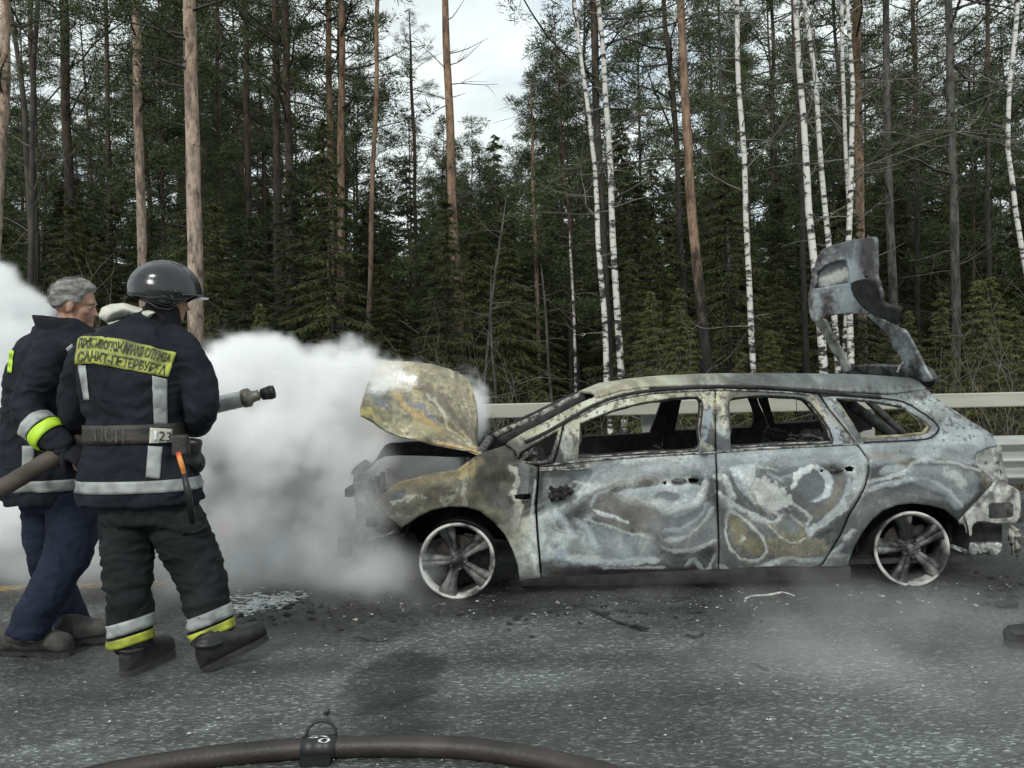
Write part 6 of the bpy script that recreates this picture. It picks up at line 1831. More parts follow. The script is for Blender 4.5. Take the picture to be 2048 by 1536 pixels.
# cream neck flap flung up by the collar
def flap():
    topc = [(197, 630), (203, 616), (222, 607), (245, 606), (262, 610), (283, 614), (309, 624)]
    botc = [(199, 636), (214, 646), (240, 636), (262, 632), (280, 638), (298, 641), (309, 626)]
    V = []; nu, nv = 36, 12
    for j in range(nv + 1):
        for i in range(nu + 1):
            a, b = lerp_curve(topc, i / nu), lerp_curve(botc, i / nu); t = j / nv; p = a + (b - a) * t
            Y = YF - .06 + .12 * (1 - i / nu) - .05 * math.sin(t * 3.1) + .012 * math.sin(i * .28 + t * 3) + .006 * nz((i * .3, j * .3, 0))
            q = px(p[0], p[1], Y); q.z += .002 * math.sin(i * .4 + j * .4); V.append(q)
    F = [(j * (nu + 1) + i, (j + 1) * (nu + 1) + i, (j + 1) * (nu + 1) + i + 1, j * (nu + 1) + i + 1) for j in range(nv) for i in range(nu)]
    o = mk('neck_flap', V, F, M_FLAP, FIRE); s = o.modifiers.new('t', 'SOLIDIFY'); s.thickness = .004
    mb = MB(); q = [px(u, v, YF - .02) for u, v in ((214, 646), (240, 640), (262, 634), (245, 642), (222, 650))]; V = q
    o = mk('neck_flap', [*map(tuple, q)], [(0, 1, 2, 3, 4)], M_FLAP, FIRE, smooth=False); s = o.modifiers.new('t', 'SOLIDIFY'); s.thickness = .004
flap()
# back patch with its two lines of letters
PT = [(158, 675), (200, 674), (250, 681), (300, 692), (352, 706)]
PB = [(151, 728), (190, 727), (230, 735), (280, 745), (336, 754)]
decal('back_patch', PT, PB, JB, M_YEL, FIRE, 40, 10, .006)
lettering('lettering', 'ПРОТИВОПОЖАРНАЯ СЛУЖБА', PT, PB, JB, M_LETTER, FIRE, .0095, .028, .07, .46, .02, .97)
lettering('lettering', 'САНКТ-ПЕТЕРБУРГА', PT, PB, JB, M_LETTER, FIRE, .0095, .03, .56, .93, .03, .96)
decal('reflective_stripe', [(304, 752), (334, 758)], [(308, 848), (334, 850)], JB, M_REFL, FIRE, 6, 16, .005)
decal('reflective_stripe', [(296, 892), (325, 894)], [(292, 955), (320, 958)], JB, M_REFL, FIRE, 6, 14, .005)
decal('reflective_stripe', [(157, 731), (173, 730)], [(170, 800), (180, 800)], JB, M_REFL, FIRE, 4, 14, .005)
jc = px(283, 870, YF)
zb = CAM_H - (868 - 773) / FPX * (YF - .15)
belt = wrap('belt', TORSO, (jc.x, YF), zb + .004, .088, M_LEATHER, FIRE, off=.017)
wrap('reflective_stripe', JB, (px(283, 970, YF).x, YF), CAM_H - (973 - 773) / FPX * (YF - .18), .056, M_REFL, FIRE, off=.004)
BB = JB
lettering('lettering', 'ПСП', [(190, 852), (248, 857)], [(190, 882), (248, 886)], bvh(belt), mat('faded_print', (.04, .037, .034), (.11, .10, .09), scale=30), FIRE, .003, .012, .0, 1.0, 0, 1)
decal('belt_plate', [(300, 855), (344, 858)], [(298, 890), (340, 894)], bvh(belt), mat('cream_plate', (.42, .41, .34), (.60, .59, .52), scale=20, rough=.5), FIRE, 8, 6, .005)
decal('belt_plate_bar', [(308, 862), (314, 862)], [(307, 882), (313, 883)], bvh(belt), M_WHITEP, FIRE, 3, 4, .0085)
lettering('lettering', '23', [(318, 862), (342, 865)], [(316, 881), (340, 884)], bvh(belt), mat('black_print', (.02, .02, .02)), FIRE, .009, .0, 0, 1, 0, 1)
# leg cuffs: grey over yellow tape
for (u, v, yy, tl) in ((263, 1254, YF - .10, (-.25, .1)), (421, 1238, YF - .02, (-.36, .1))):
    c = px(u, v, yy); wrap('reflective_cuff', TB, (c.x, c.y), c.z + .010, .058, M_REFL, FIRE, axis=(tl[0], tl[1], 1), off=.005, n=40, rmax=.13)
    c = px(u + 1, v + 22, yy); wrap('yellow_cuff', TB, (c.x, c.y), c.z - .003, .042, M_YELC, FIRE, axis=(tl[0], tl[1], 1), off=.006, n=40, rmax=.13)
# boots
h1 = gp(254, 1352); boot(FIRE, h1, 74, 0, M_BOOT, .30, hscale=1.2, shaft=px(262, 1284, YF - .10), shaft_r=.082)
h2 = gp(412, 1340); boot(FIRE, h2, 34, 18, M_BOOT, .31, hscale=1.12, shaft=px(422, 1268, YF - .03), shaft_r=.086)
# gloved hands on the branch pipe, hidden before his belly but real
for (u, v, Y, sg) in ((366, 842, YF + .28, 1), (216, 862, YF + .31, -1)):
    w = px(u, v, Y); hm = hand(None, w, (sg * -.35, .8, -.1), (0, .2, 1) if sg > 0 else (0, .2, 1), 1.6, 1.05)
    body_mesh('glove', hm, M_LEATHER, FIRE, vox=.006, sm=2)
# right glove shows under the elbow
# trouser pocket flap
decal('pocket_flap', [(358, 1052), (385, 1046), (412, 1040)], [(366, 1072), (386, 1070), (414, 1058)], TB, M_BLACKC, FIRE, 12, 5, .012, thick=.008)
# belt kit
mb = MB(); c = px(362, 890, YF - .14); mb.box(c, (.075, .05, .10)); o = body_mesh('belt_pouch', mb, M_LEATHER, FIRE, vox=.008, sm=5, folds=.003)
mb = MB(); mb.box(px(384, 905, YF - .02), (.06, .07, .13), Matrix.Rotation(.2, 3, 'Y')); mb.ell(px(396, 925, YF), (.03, .05, .05), 12); body_mesh('holster', mb, M_BLACKP, FIRE, vox=.008, sm=5, folds=.004)
mb = MB(); mb.tube([px(356, 905, YF - .2), px(362, 925, YF - .205), px(369, 950, YF - .21)], [.011, .012, .010], 10); mb.build('axe_handle_grip', M_RED, FIRE)
mb = MB(); mb.tube([px(368, 948, YF - .21), px(376, 985, YF - .215), px(386, 1046, YF - .19)], [.016, .022, .019], 10, flat=.7); mb.build('tool_sheath', M_BLACKP, FIRE)
mb = MB(); mb.tube(smooth_poly([px(394, 915, YF - .02), px(402, 926, YF - .03), px(404, 934, YF - .03)], 3), .004, 5); mb.build('strap_end', M_BLACKP, FIRE)

# ======== grey-haired man behind him ========
YG = 4.17
gb = gp(90, 1318)
MAN = tag(empty('person', (gb.x, YG, 0)), 'bareheaded grey-haired man in a navy turnout jacket walking behind the helmeted firefighter', 'person')
mb = MB()
ring_loft(mb, [(640, 100, 172, YG, .07), (655, 78, 182, YG, .095), (675, 54, 192, YG, .13), (705, 34, 198, YG, .155), (750, 24, 200, YG, .17), (800, 18, 198, YG, .175), (850, 15, 195, YG, .175), (900, 14, 192, YG, .178), (950, 13, 188, YG, .18), (985, 16, 186, YG, .182), (1002, 22, 184, YG, .18)])
limb(mb, [(100, 712, YG - .13, .088), (74, 770, YG - .20, .082), (56, 826, YG - .24, .076), (92, 866, YG - .29, .070), (128, 893, YG - .31, .058)])
limb(mb, [(120, 705, YG + .14, .085), (135, 800, YG + .16, .075), (160, 880, YG + .02, .06), (158, 905, YG - .12, .05)])
jk = body_mesh('jacket', mb, M_NAVY, MAN, vox=.009, sm=5, folds=.013, fseed=25)
JG = bvh(jk)
mb = MB()
ring_loft(mb, [(985, 45, 190, YG, .14), (1015, 48, 192, YG, .14)])
limb(mb, [(146, 1010, YG - .05, .118), (142, 1090, YG - .10, .112), (108, 1165, YG - .16, .094), (72, 1225, YG - .20, .090), (54, 1270, YG - .22, .094)], 16, True)
limb(mb, [(88, 1010, YG + .06, .105), (92, 1090, YG + .09, .098), (108, 1160, YG + .10, .086), (136, 1220, YG + .10, .080), (152, 1272, YG + .09, .086)], 16, True)
tr2 = body_mesh('trousers', mb, M_BLUE, MAN, vox=.009, sm=4, folds=.011, fseed=35)
mb = MB()
Tg, Rg = head_mb(mb, px(151, 612, YG), 14, 7, 1.06)
mb.tube([Tg(-.01, 0, -.06), Tg(-.05, 0, -.17), px(115, 760, YG), px(100, 980, YG)], [.060, .066, .11, .11], 14)
limb(mb, [(128, 893, YG - .31, .030), (56, 826, YG - .24, .036), (100, 712, YG - .13, .045)], 10)
limb(mb, [(158, 905, YG - .12, .028), (135, 800, YG + .16, .036), (120, 705, YG + .14, .045)], 10)
w2 = px(158, 908, YG - .14)
hm = hand(None, w2, (.25, -.35, -.8), (.8, -.2, .25), 1.5, 1.05); mb.v_off = len(mb.v); mb.add(hm.v, hm.f)
limb(mb, [(146, 1010, YG - .05, .07), (112, 1165, YG - .16, .05), (64, 1268, YG - .22, .04)], 10); limb(mb, [(90, 1010, YG + .06, .07), (112, 1170, YG + .10, .05), (142, 1270, YG + .09, .04)], 10)
body_mesh('body', mb, M_SKIN, MAN, vox=.0062, sm=2)
# eyes and brows
for sg in (-1, 1):
    mb = MB(); mb.ell(Tg(.073, sg * .030, -.004), (.0115, .0125, .0095), 12, Rg); mb.build('eye', mat('eye_white', (.30, .28, .26), rough=.3), MAN)
    mb = MB(); mb.ell(Tg(.0835, sg * .030, -.004), (.004, .005, .005), 8, Rg); mb.build('iris', mat('iris_dark', (.01, .008, .006), rough=.2), MAN)
    mb = MB(); mb.tube([Tg(.088, sg * .014, .016), Tg(.087, sg * .030, .020), Tg(.074, sg * .048, .014)], [.004, .005, .003], 6); mb.build('eyebrow', M_HAIR, MAN)
# hair: short, thick on the crown, with a hairline
def hair():
    V = []; F = []; nphi, nth = 40, 72
    idx = {}
    for i in range(nphi + 1):
        for k in range(nth):
            ph = rad(130) * i / nphi; th = 2 * math.pi * k / nth
            x, y, z = math.sin(ph) * math.cos(th), math.sin(ph) * math.sin(th), math.cos(ph)
            b = Vector((x * .098 - .012, y * .076, z * .088 + .030))
            g = .008 + .014 * max(0, z) + .008 * max(0, x) * max(0, z) * 2
            g += .003 * nz((x * 5, y * 12, z * 5), 1, 3) + .0015 * nz((x * 18, y * 30, z * 22), 1, 5)
            # hairline: forehead, temple, over the ear, nape
            lim = np.interp(abs(math.degrees(th if th <= math.pi else th - 2 * math.pi)), [0, 28, 48, 60, 74, 92, 112, 180], [60, 60, 70, 98, 106, 100, 120, 128])
            e = math.degrees(ph) - lim
            g *= float(sst(3, -9, e))
            g -= .006 * float(sst(-1, 4, e))
            V.append(Tg(*(b + Vector((x, y, z)) * g)))
    for i in range(nphi):
        for k in range(nth): F.append((i * nth + k, (i + 1) * nth + k, (i + 1) * nth + (k + 1) % nth, i * nth + (k + 1) % nth))
    mk('hair', V, F, M_HAIR, MAN)
    # short strands that break the outline
    rs = np.random.RandomState(4); W = []
    for _ in range(2600):
        ph = rad(rs.uniform(0, 108)); th = rs.uniform(-math.pi, math.pi)
        lim = np.interp(abs(math.degrees(th)), [0, 28, 48, 60, 74, 92, 112, 180], [60, 60, 70, 98, 106, 100, 120, 128])
        if math.degrees(ph) > lim - 4: continue
        x, y, z = math.sin(ph) * math.cos(th), math.sin(ph) * math.sin(th), math.cos(ph)
        b = Vector((x * .098 - .012, y * .076, z * .088 + .030)) + Vector((x, y, z)) * (.012 + .012 * max(0, z))
        d = (Vector((x, y, z)) * .7 + Vector((-.5 if z < .6 else .5, rs.normal() * .4, -.35))).normalized()
        a = Vector(rs.normal(size=3)).normalized() * .0012
        W += [Tg(*(b - a)), Tg(*(b + a)), Tg(*(b + d * rs.uniform(.008, .014)))]
    o = tris('hair_strands', np.array([tuple(p) for p in W]), M_HAIR, MAN); o['kind'] = 'stuff'
hair()
# tall black collar
mb = MB(); q = []
V = []; n = 40
for j, (dz, r) in enumerate(((-.105, 1.22), (-.07, 1.12), (-.01, 1.06), (.040, 1.08), (.048, 1.05), (.03, .98), (-.07, .98))):
    for k in range(n):
        t = 2 * math.pi * k / n; c = Tg(-.055 - dz * .25, 0, -.115)
        V.append(c + Vector((math.cos(t) * .112 * r, math.sin(t) * .098 * r, dz + .010 * math.cos(t + 3.4) * 2.2 + .004 * nz((k * .5, j, 0)))))
F = [(j * n + k, j * n + (k + 1) % n, (j + 1) * n + (k + 1) % n, (j + 1) * n + k) for j in range(6) for k in range(n)]
mk('collar', V, F, M_COLLAR, MAN)
# tapes
c = px(90, 868, YG - .285); e = px(64, 838, YG - .25); f_ = px(128, 893, YG - .31); ax = (f_ - e).normalized()
wrap('reflective_cuff', JG, (px(78, 858, YG - .275).x, px(78, 858, YG - .275).y), px(78, 856, YG - .275).z, .062, M_REFL, MAN, axis=ax, off=.006, n=40, rmax=.11)
wrap('lime_cuff', JG, (px(98, 872, YG - .29).x, px(98, 872, YG - .29).y), px(98, 872, YG - .29).z, .060, M_LIME, MAN, axis=ax, off=.007, n=40, rmax=.11)
decal('back_patch', [(21, 702), (25, 701), (29, 702)], [(17, 744), (21, 745), (25, 746)], JG, M_LIME, MAN, 8, 10, .006)
lettering('lettering', 'М\nЧ', [(22, 704), (28, 704)], [(18, 741), (24, 741)], JG, M_LETTER, MAN, .009, .0, .1, .9, .15, .85)
decal('reflective_stripe', [(46, 892), (70, 892)], [(45, 962), (68, 962)], JG, M_REFL, MAN, 5, 12, .006)
decal('reflective_stripe', [(130, 698), (144, 688)], [(134, 704), (148, 695)], JG, M_REFL, MAN, 5, 3, .006)
wrap('reflective_stripe', JG, (px(100, 973, YG).x, YG), CAM_H - (973 - 779) / FPX * (YG - .175), .058, M_REFL, MAN, off=.004)
# gloved near hand over the hose
w1 = px(130, 896, YG - .33)
hm = hand(None, w1, (.75, -.05, -.45), (.2, .5, -.75), 1.5, 1.12); body_mesh('glove', hm, M_COLLAR, MAN, vox=.006, sm=2)
boot(MAN, gp(12, 1308), -8, 0, M_BOOTG, .37, hscale=1.25, shaft=px(60, 1262, YG - .22), shaft_r=.06)
boot(MAN, gp(124, 1294), 14, 5, M_BOOTG, .32, shaft=px(152, 1262, YG + .09), shaft_r=.06)

# ======== charged hose and branch pipe carried by the two men ========
hose = tag(empty('fire_hose', (px(100, 920, YG - .33).x, YG - .3, 0)), 'brown fire hose held at the hip, rising from the left edge to the nozzle', 'hose')
pts = [px(-260, 1130, YG - .45), px(-120, 1062, YG - .42), px(-30, 998, YG - .40), px(50, 949, YG - .36), px(110, 913, YG - .33), px(170, 880, YG - .22), px(235, 860, YF + .28), px(320, 838, YF + .36), px(385, 822, YF + .38)]
q = smooth_poly(pts, 8)
mb = MB(); mb.tube(q, .043, 16); mb.build('hose_line', M_HOSE, hose)
noz = empty('nozzle', px(430, 806, YF + .38)); noz.parent = hose; noz.matrix_parent_inverse = world_of(hose).inverted()
a, b = px(372, 824, YF + .38), px(545, 784, YF + .42); d = (b - a).normalized(); L_ = (b - a).length
S = lambda u: (px(u, 800, YF + .4).x - a.x) / d.x
mb = MB(); mb.lathe([(.001, 0), (.040, 0), (.044, .01), (.044, S(486))], a, d, 28); mb.build('branch_pipe', M_STEEL, noz)
mb = MB(); mb.lathe([(.044, S(484)), (.050, S(486)), (.051, S(498)), (.045, S(500)), (.033, S(503)), (.028, S(512)), (.030, S(516)), (.018, S(518)), (.018, S(524))], a, d, 28); mb.build('nozzle_coupling', M_BRASS, noz)
mb = MB(); mb.lathe([(.016, S(520)), (.026, S(521)), (.030, S(530)), (.034, S(543)), (.036, S(546)), (.028, S(547)), (.012, S(540)), (.001, S(540))], a, d, 28)
for k in range(18):
    t = k * 2 * math.pi / 18; e1 = d.orthogonal().normalized(); e2 = d.cross(e1); o_ = e1 * math.cos(t) + e2 * math.sin(t)
    mb.tube([a + d * S(522) + o_ * .027, a + d * S(542) + o_ * .035], .0035, 4)
mb.build('nozzle_tip', M_BLACKP, noz)

# ======== toe of a third man's boot, just entering the photograph at the right ========
tb = tag(empty('boot', gp(2110, 1288)), 'toe of a black boot stepping in at the right edge of the road', 'boot')
boot(tb, gp(2128, 1291), 176, 0, M_BOOT, .27, shaft=gp(2118, 1290) + Vector((0, 0, .3)), shaft_r=.06)
# ------------------------------------------------------------------ hose across the foreground, litter on the road
fh = tag(empty('suction_hose', gp(640, 1512)), 'thick dark brown hose with a ring-handled coupling arching across the foreground road', 'hose')
r_ = .036
ctr = [(-260, 1680), (60, 1596), (230, 1552), (400, 1524), (560, 1508), (640, 1503), (760, 1500), (900, 1502), (1000, 1512), (1130, 1536), (1260, 1572), (1500, 1660)]
q = smooth_poly([gp(u, v - 8, r_) for u, v in ctr], 8)
mb = MB(); mb.tube(q, r_, 20); mb.build('hose_line', M_HOSED, fh)
k0 = min(range(len(q)), key=lambda i: abs(to_px([q[i]])[0][0] - 642)); c = q[k0]; d = (q[k0 + 1] - q[k0 - 1]).normalized()
cp = empty('coupling', c); cp.parent = fh; cp.matrix_parent_inverse = world_of(fh).inverted()
mb = MB(); mb.lathe([(.036, -.062), (.041, -.06), (.043, -.02), (.041, -.016), (.041, .016), (.043, .02), (.042, .058), (.036, .06)], c, d, 32); mb.build('coupling_sleeve', M_BLACKP, cp)
mb = MB()
for k in range(3): mb.box(Vector((c.x - .004, c.y - .042 - .012 * k, .012 + .008 * (k == 0))), (.105, .010, .014))
mb.build('coupling_lugs', M_BLACKP, cp, smooth=False)
side = Vector((-d.y, d.x, 0))
mb = MB(); q2 = [c + side * .022 + d * (.054 * math.cos(t)) + Vector((0, .0, .030)) + (Vector((0, .35, 1)).normalized() * .052 * math.sin(t)) for t in np.linspace(0, math.pi, 17)]
mb.tube(q2, .0055, 8); mb.build('ring_handle', M_BLACKP, cp)
def daub(pl, w):
    V = []; F = []
    P = smooth_poly([(a, b, 0) for a, b in pl], 4)
    for i, p in enumerate(P):
        t = (P[min(i + 1, len(P) - 1)] - P[max(i - 1, 0)]).normalized(); nn = Vector((-t.y, t.x, 0)); ww = w * (1 + .3 * math.sin(i * 1.7))
        for s in (-1, 1):
            r = p + nn * ww * s; x, th = r.x, r.y
            V.append(c + d * x + (Matrix.Rotation(th, 3, d) @ Vector((0, 0, 1)).cross(d).cross(d).normalized() * -1) * .0435)
    F = [(2 * i, 2 * i + 1, 2 * i + 3, 2 * i + 2) for i in range(len(P) - 1)]
    o = mk('painted_number', V, F, M_WHITEP, cp, smooth=False); s = o.modifiers.new('t', 'SOLIDIFY'); s.thickness = .001
# a hand-painted, half worn number
daub([(-.032, .05), (-.006, .05)], .045 * .1)
daub([(-.034, .28), (-.012, .30), (-.010, .22), (-.030, .24)], .005)
daub([(.004, .08), (.016, .14), (.026, .26)], .006)
daub([(.006, .52), (.016, .40), (.032, .44), (.036, .62), (.022, .78), (.004, .66), (.006, .52)], .0042)

# debris
M_WSTRIP = mat('heat_bleached_strip', (.30, .30, .28), (.62, .62, .58), scale=30, rough=.6)
def strip(name, label, pl, w, m_, lift=.006, cat='debris'):
    P = smooth_poly([gp(u, v, lift) for u, v in pl], 6); mb = MB()
    n = len(P); mb.tube([p + Vector((0, 0, .006 * math.sin(i * .6))) for i, p in enumerate(P)], [w * (.35 + .65 * math.sin(math.pi * (i + .6) / (n + .2))) for i in range(n)], 6, flat=.6)
    o = mb.build(name, m_); o.data.transform(Matrix.Identity(4)); tag(o, label, cat); return o
strip('trim_strip', 'long bleached white strip of trim curled on the road below the rear door', [(1488, 1199), (1520, 1190), (1560, 1187), (1590, 1190)], .012, M_WSTRIP)
strip('trim_strip', 'shorter grey strip of trim lying just right of the long white one', [(1565, 1193), (1590, 1197), (1622, 1192)], .008, M_SOOTG)
strip('charred_strip', 'thin black charred strip slanting across the road under the front door', [(1182, 1222), (1215, 1234), (1250, 1249), (1292, 1262)], .012, M_SOOT)
strip('charred_strip', 'short black hooked end lying on the slanting charred strip', [(1262, 1252), (1285, 1254), (1298, 1257)], .012, M_SOOT, .02)
strip('charred_strip', 'small black scrap on the road right of the slanting charred strip', [(1372, 1270), (1390, 1274), (1408, 1268)], .010, M_SOOT)
strip('charred_strip', 'thin dark wire lying on the road left of the slanting charred strip', [(708, 1275), (740, 1280), (775, 1282)], .007, M_SOOT)
strip('twig', 'tiny dark twig on the open road far right of centre', [(1500, 1328), (1520, 1332), (1538, 1340)], .005, M_SOOT, cat='twig')
strip('leaf', 'small dark leaf on the pale road above the hose coupling', [(648, 1430), (654, 1425), (658, 1421)], .010, M_SOOT, cat='leaf')
mb = MB(); c = gp(2010, 1208, .02); mb.ell(c, (.06, .03, .02), 8); mb.box(c + Vector((.05, .02, 0)), (.05, .04, .03)); tag(mb.build('charred_lump', M_SOOT), 'dark charred lump on the road at the right behind the steam', 'debris')
# pale chips of glass, ash and metal scattered on the asphalt
def chips(name, label, n, spots, m_, s0, s1, seed, kind='stuff', cat='debris'):
    rs = np.random.RandomState(seed); mb = MB()
    for _ in range(n):
        x, y = spots(rs); s = rs.uniform(s0, s1) * (.4 + rs.rand() ** 2 * 1.2)
        a = rs.rand() * 6.28
        V = [(x + s * math.cos(a + t) * (1 + .5 * rs.rand()), y + s * math.sin(a + t) * .8, .003 + rs.rand() * .004) for t in (0, 1.3, 2.6, 4.2)]
        V.append((x, y, .008 + s * .4))
        mb.add(V, [(0, 1, 4), (1, 2, 4), (2, 3, 4), (3, 0, 4)])
    o = mb.build(name, m_, smooth=False); tag(o, label, cat, kind=kind); return o
chips('glass_chips', 'pale chips of glass and ash sprinkled over the asphalt', 420, lambda r: (lambda y: (r.uniform(-.66, .66) * y, y))(r.uniform(2.6, 5.1)), mat('pale_chips', (.18, .19, .18), (.45, .46, .44), scale=40), .002, .0065, 1)
chips('debris', 'dark crumbs and flakes burnt off the car, strewn round it', 900, lambda r: (r.uniform(-1.6, 4.0), 4.75 + r.normal() * .22), M_SOOT, .006, .022, 2)
chips('ash_flakes', 'pale ash flakes lying close under the car', 200, lambda r: (r.uniform(-1.3, 3.9), 4.66 + r.normal() * .16), M_ASHY, .004, .015, 3)
# foam left on the road between the firefighter and the car
rs = np.random.RandomState(6); mb = MB()
for _ in range(700):
    t = rs.rand(); u, v = 470 + 130 * t + rs.normal() * 10, 1222 - 32 * t + rs.normal() * 6
    if rs.rand() < .3: u, v = 525 + rs.normal() * 35, 1196 + rs.normal() * 7
    p = gp(u, v, .004); s_ = rs.rand() ** 3; mb.ell(p, (.004 + .026 * s_, .003 + .012 * s_, .001 + .002 * s_), 6)
tag(mb.build('foam', mat('white_foam', (.50, .52, .52), (.78, .80, .80), scale=30, rough=.4)), 'streak of white extinguishing foam on the road in front of the boot', 'foam', kind='stuff')
mb = MB()
for _ in range(160):
    u, v = 1905 + rs.rand() * 90, 1098 + rs.normal() * 3; p = gp(u, v, .01) ; mb.ell(p, (rs.uniform(.01, .04), rs.uniform(.02, .05), rs.uniform(.01, .035)), 6)
tag(mb.build('molten_metal', M_WSTRIP), 'pale solidified puddle of melted metal under the rear end of the car', 'debris', kind='stuff')
# red lamp glimpsed in the thin lower smoke
lm, ln_, ll_, lb_ = new_mat('red_lamp_glass'); lb_.inputs['Base Color'].default_value = (.6, .03, .02, 1); lb_.inputs['Emission Color'].default_value = (1, .12, .08, 1); lb_.inputs['Emission Strength'].default_value = .35
lc = px(452, 1060, 5.42)
lamp = tag(empty('warning_lamp', (lc.x, lc.y, 0)), 'red warning lamp glowing faintly through the smoke behind the helmeted firefighter', 'lamp')
mb = MB(); mb.lathe([(.001, .05), (.03, .045), (.048, .02), (.05, -.02), (.001, -.02)], lc, (0, -1, 0), 20); mb.build('lens', lm, lamp)
mb = MB(); mb.tube([(lc.x, lc.y + .03, 0), (lc.x, lc.y + .03, lc.z)], .014, 8); mb.box((lc.x, lc.y + .03, .012), (.22, .16, .024)); mb.build('stand', M_SOOT, lamp)
# ------------------------------------------------------------------ smoke: real volumes, their density worked out on a voxel grid
def smoke_mat(name, dens, col=(.97, .975, .98), aniso=0.1):
    m = bpy.data.materials.new(name); m.use_nodes = True
    n, l = m.node_tree.nodes, m.node_tree.links; n.clear()
    o = n.new('ShaderNodeOutputMaterial'); v = n.new('ShaderNodeVolumePrincipled')
    v.inputs['Color'].default_value = (*col, 1); v.inputs['Density'].default_value = dens; v.inputs['Anisotropy'].default_value = aniso
    l.new(v.outputs[0], o.inputs['Volume'])
    return m

def smoke_object(name, label, lo, hi, res, puffs, dens, soft=.10, amp=.34, nscale=1.5, k=.22, thin=0.0, floor_fade=None, wisps=0.0, col=(.97, .975, .98), aniso=.1):
    """puffs: (x, y, z, rx, ry, rz, weight). density 0..1 inside, broken up by noise at the rim"""
    ng = bpy.data.node_groups.new(name + '_density', 'GeometryNodeTree')
    ng.interface.new_socket('Geometry', in_out='INPUT', socket_type='NodeSocketGeometry')
    ng.interface.new_socket('Geometry', in_out='OUTPUT', socket_type='NodeSocketGeometry')
    n, l = ng.nodes, ng.links
    out = n.new('NodeGroupOutput')
    pos = n.new('GeometryNodeInputPosition').outputs[0]
    def M(op, a, b=None, c=None, clamp=False):
        q = n.new('ShaderNodeMath'); q.operation = op; q.use_clamp = clamp
        for i, x in enumerate((a, b, c)):
            if x is None: continue
            if isinstance(x, (int, float)): q.inputs[i].default_value = x
            else: l.new(x, q.inputs[i])
        return q.outputs[0]
    def VM(op, a, b=None):
        q = n.new('ShaderNodeVectorMath'); q.operation = op
        for i, x in enumerate((a, b)):
            if x is None: continue
            if isinstance(x, (tuple, list)): q.inputs[i].default_value = x
            else: l.new(x, q.inputs[i])
        return q
    def NZ(scale, detail, rough, off=(0, 0, 0)):
        t = n.new('ShaderNodeTexNoise'); t.inputs['Scale'].default_value = scale; t.inputs['Detail'].default_value = detail; t.inputs['Roughness'].default_value = rough
        l.new(VM('ADD', pos, off).outputs[0], t.inputs['Vector']); return t.outputs['Fac']
    d = None
    for (x, y, z, rx, ry, rz, w) in puffs:
        r = (rx * ry * rz) ** (1 / 3)
        s = VM('MULTIPLY', VM('SUBTRACT', pos, (x, y, z)).outputs[0], (r / rx, r / ry, r / rz))
        ln = VM('LENGTH', s.outputs[0]).outputs['Value']
        e = M('SUBTRACT', r, ln)
        d = e if d is None else M('SMOOTH_MAX', d, e, k)
    big = M('MULTIPLY', M('SUBTRACT', NZ(nscale, 5, .58), .5), amp * 2)
    # billows: rounded lumps
    vo = n.new('ShaderNodeTexVoronoi'); vo.feature = 'SMOOTH_F1'; vo.inputs['Scale'].default_value = nscale * 2.6; vo.inputs['Smoothness'].default_value = .5
    l.new(pos, vo.inputs['Vector'])
    lump = M('MULTIPLY', M('SUBTRACT', .42, vo.outputs['Distance']), amp * .45)
    vo2 = n.new('ShaderNodeTexVoronoi'); vo2.feature = 'SMOOTH_F1'; vo2.inputs['Scale'].default_value = nscale * 6.5; vo2.inputs['Smoothness'].default_value = .4
    l.new(VM('ADD', pos, (3, 1, 7)).outputs[0], vo2.inputs['Vector'])
    lump2 = M('MULTIPLY', M('SUBTRACT', .4, vo2.outputs['Distance']), amp * .28)
    fine = M('MULTIPLY', M('SUBTRACT', NZ(nscale * 5, 6, .68, (5, 2, 9)), .5), amp * .75)
    f = M('ADD', M('ADD', M('ADD', d, big), M('ADD', lump, lump2)), fine)
    q = M('DIVIDE', f, soft, clamp=True)
    if wisps:
        ws = M('MULTIPLY', M('SUBTRACT', NZ(nscale * 1.6, 6, .65, (2, 8, 4)), .5 - .08), 1 / .16, clamp=True)
        q = M('MULTIPLY', q, M('ADD', 1 - wisps, M('MULTIPLY', ws, wisps)))
    if thin:
        q = M('POWER', q, 1 + thin)
    if floor_fade:
        sp = n.new('ShaderNodeSeparateXYZ'); l.new(pos, sp.inputs[0])
        nzv = M('MULTIPLY', M('SUBTRACT', NZ(1.2, 4, .6, (1, 1, 1)), .5), .5)
        h = M('DIVIDE', M('SUBTRACT', M('ADD', sp.outputs['Z'], nzv), floor_fade[0]), floor_fade[1] - floor_fade[0], clamp=True)
        q = M('MULTIPLY', q, M('ADD', floor_fade[2], M('MULTIPLY', h, 1 - floor_fade[2])))
    vc = n.new('GeometryNodeVolumeCube')
    vc.inputs['Min'].default_value = lo; vc.inputs['Max'].default_value = hi
    for i, ax in enumerate('XYZ'):
        vc.inputs['Resolution ' + ax].default_value = max(8, int((hi[i] - lo[i]) / res))
    l.new(q, vc.inputs['Density'])
    sm = n.new('GeometryNodeSetMaterial'); mt_ = smoke_mat(name + '_mat', dens, col, aniso); sm.inputs['Material'].default_value = mt_
    l.new(vc.outputs[0], sm.inputs[0]); l.new(sm.outputs[0], out.inputs[0])
    vol = bpy.data.volumes.new(name)
    vol.materials.append(mt_)
    o = bpy.data.objects.new(name, vol); COL.objects.link(o)
    g = o.modifiers.new('density', 'NODES'); g.node_group = ng
    tag(o, label, 'smoke', kind='stuff')
    return o

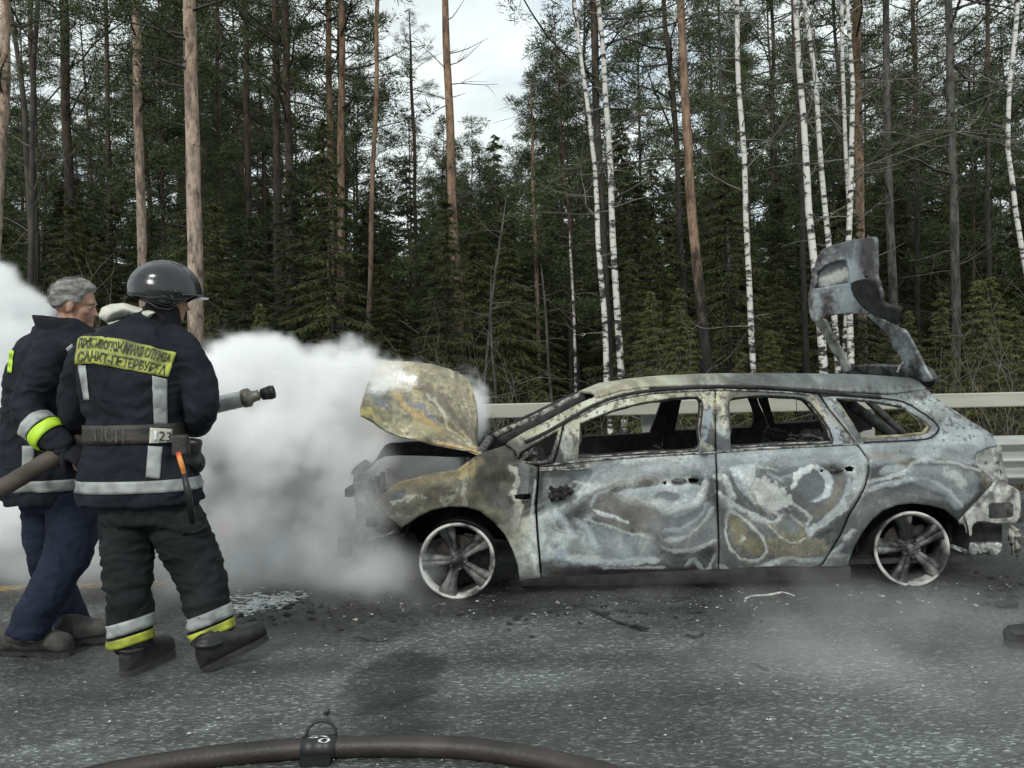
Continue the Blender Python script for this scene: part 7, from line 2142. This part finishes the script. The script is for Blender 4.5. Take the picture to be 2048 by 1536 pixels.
def pf(u, v, Y, ru, rv, ry, w=1.0):
    p = px(u, v, Y); s = Y / FPX
    return (p.x, p.y, p.z, ru * s, ry, rv * s, w)
main = [pf(-90, 560, 5.6, 120, 90, .5), pf(-40, 660, 5.6, 140, 130, .6), pf(10, 800, 5.6, 200, 190, .7), pf(60, 980, 5.6, 240, 130, .8), pf(180, 770, 5.9, 190, 110, .6),
        pf(350, 800, 5.7, 160, 125, .6), pf(300, 950, 5.7, 240, 130, .8), pf(520, 765, 5.8, 130, 110, .55), pf(560, 880, 5.8, 190, 130, .7),
        pf(650, 790, 6.0, 120, 112, .55), pf(740, 835, 6.05, 125, 140, .5), pf(830, 820, 6.62, 140, 112, .36), pf(700, 960, 5.8, 110, 100, .55), pf(915, 850, 6.68, 70, 80, .3),
        pf(460, 1010, 5.8, 220, 90, .7), pf(150, 1060, 5.8, 260, 60, .7), pf(850, 940, 6.0, 90, 36, .4)]
smoke_object('smoke', 'thick white smoke pouring from the open bonnet and rolling behind the two firefighters',
             (-5.6, 4.85, -.02), (.15, 7.2, 2.85), .030, main, 12.0, soft=.15, amp=.32, nscale=1.6, floor_fade=(-.2, .34, .14), wisps=.18, col=(.999, .999, .999), aniso=-.25)
low_ = [pf(420, 1110, 4.9, 200, 90, .55), pf(620, 1090, 4.8, 170, 100, .5), pf(735, 1000, 4.72, 75, 150, .25), pf(560, 1130, 4.7, 260, 50, .4), pf(760, 1140, 4.6, 120, 60, .35), pf(160, 1120, 5.2, 260, 60, .6), pf(700, 1160, 4.5, 160, 40, .4)]
smoke_object('thin_smoke', 'thin grey smoke drifting low over the road in front of the car nose',
             (-4.6, 4.2, 0), (-.35, 5.6, 1.2), .045, low_, 4.6, soft=.5, amp=.32, nscale=1.6, wisps=.5, col=(.998, .998, .998), aniso=-.2)
steam = [pf(1350, 1190, 4.6, 220, 30, .2), pf(1250, 1180, 4.65, 120, 22, .15), pf(1560, 1240, 4.2, 200, 55, .35), pf(1650, 1340, 3.6, 330, 110, .5), pf(1950, 1430, 3.2, 260, 120, .4), pf(1900, 1230, 4.2, 230, 80, .4), pf(1700, 1200, 4.4, 150, 55, .35), pf(1830, 1290, 3.9, 170, 80, .4), pf(2000, 1380, 3.5, 190, 150, .5), pf(1500, 1180, 4.55, 150, 30, .25), pf(1600, 1165, 4.6, 120, 26, .2), pf(1680, 1215, 4.3, 120, 60, .3), pf(1930, 1480, 3.2, 150, 90, .4)]
smoke_object('steam', 'pale steam rising off the wet road beside the rear wheel',
             (-.2, 2.3, 0), (3.9, 4.76, .8), .035, steam, 2.4, soft=.6, amp=.26, nscale=1.5, wisps=.6, col=(.95, .95, .93))
feet = [pf(250, 1330, 3.7, 240, 44, .4), pf(500, 1290, 3.9, 180, 40, .4), pf(820, 1215, 4.45, 220, 34, .3), pf(1150, 1195, 4.6, 260, 26, .25)]
smoke_object('ground_steam', 'faint steam trailing over the road round the boots of the two men',
             (-3.4, 3.0, 0), (1.2, 4.78, .4), .04, feet, .6, soft=.4, amp=.2, nscale=2.0, wisps=.6, col=(.90, .90, .89))
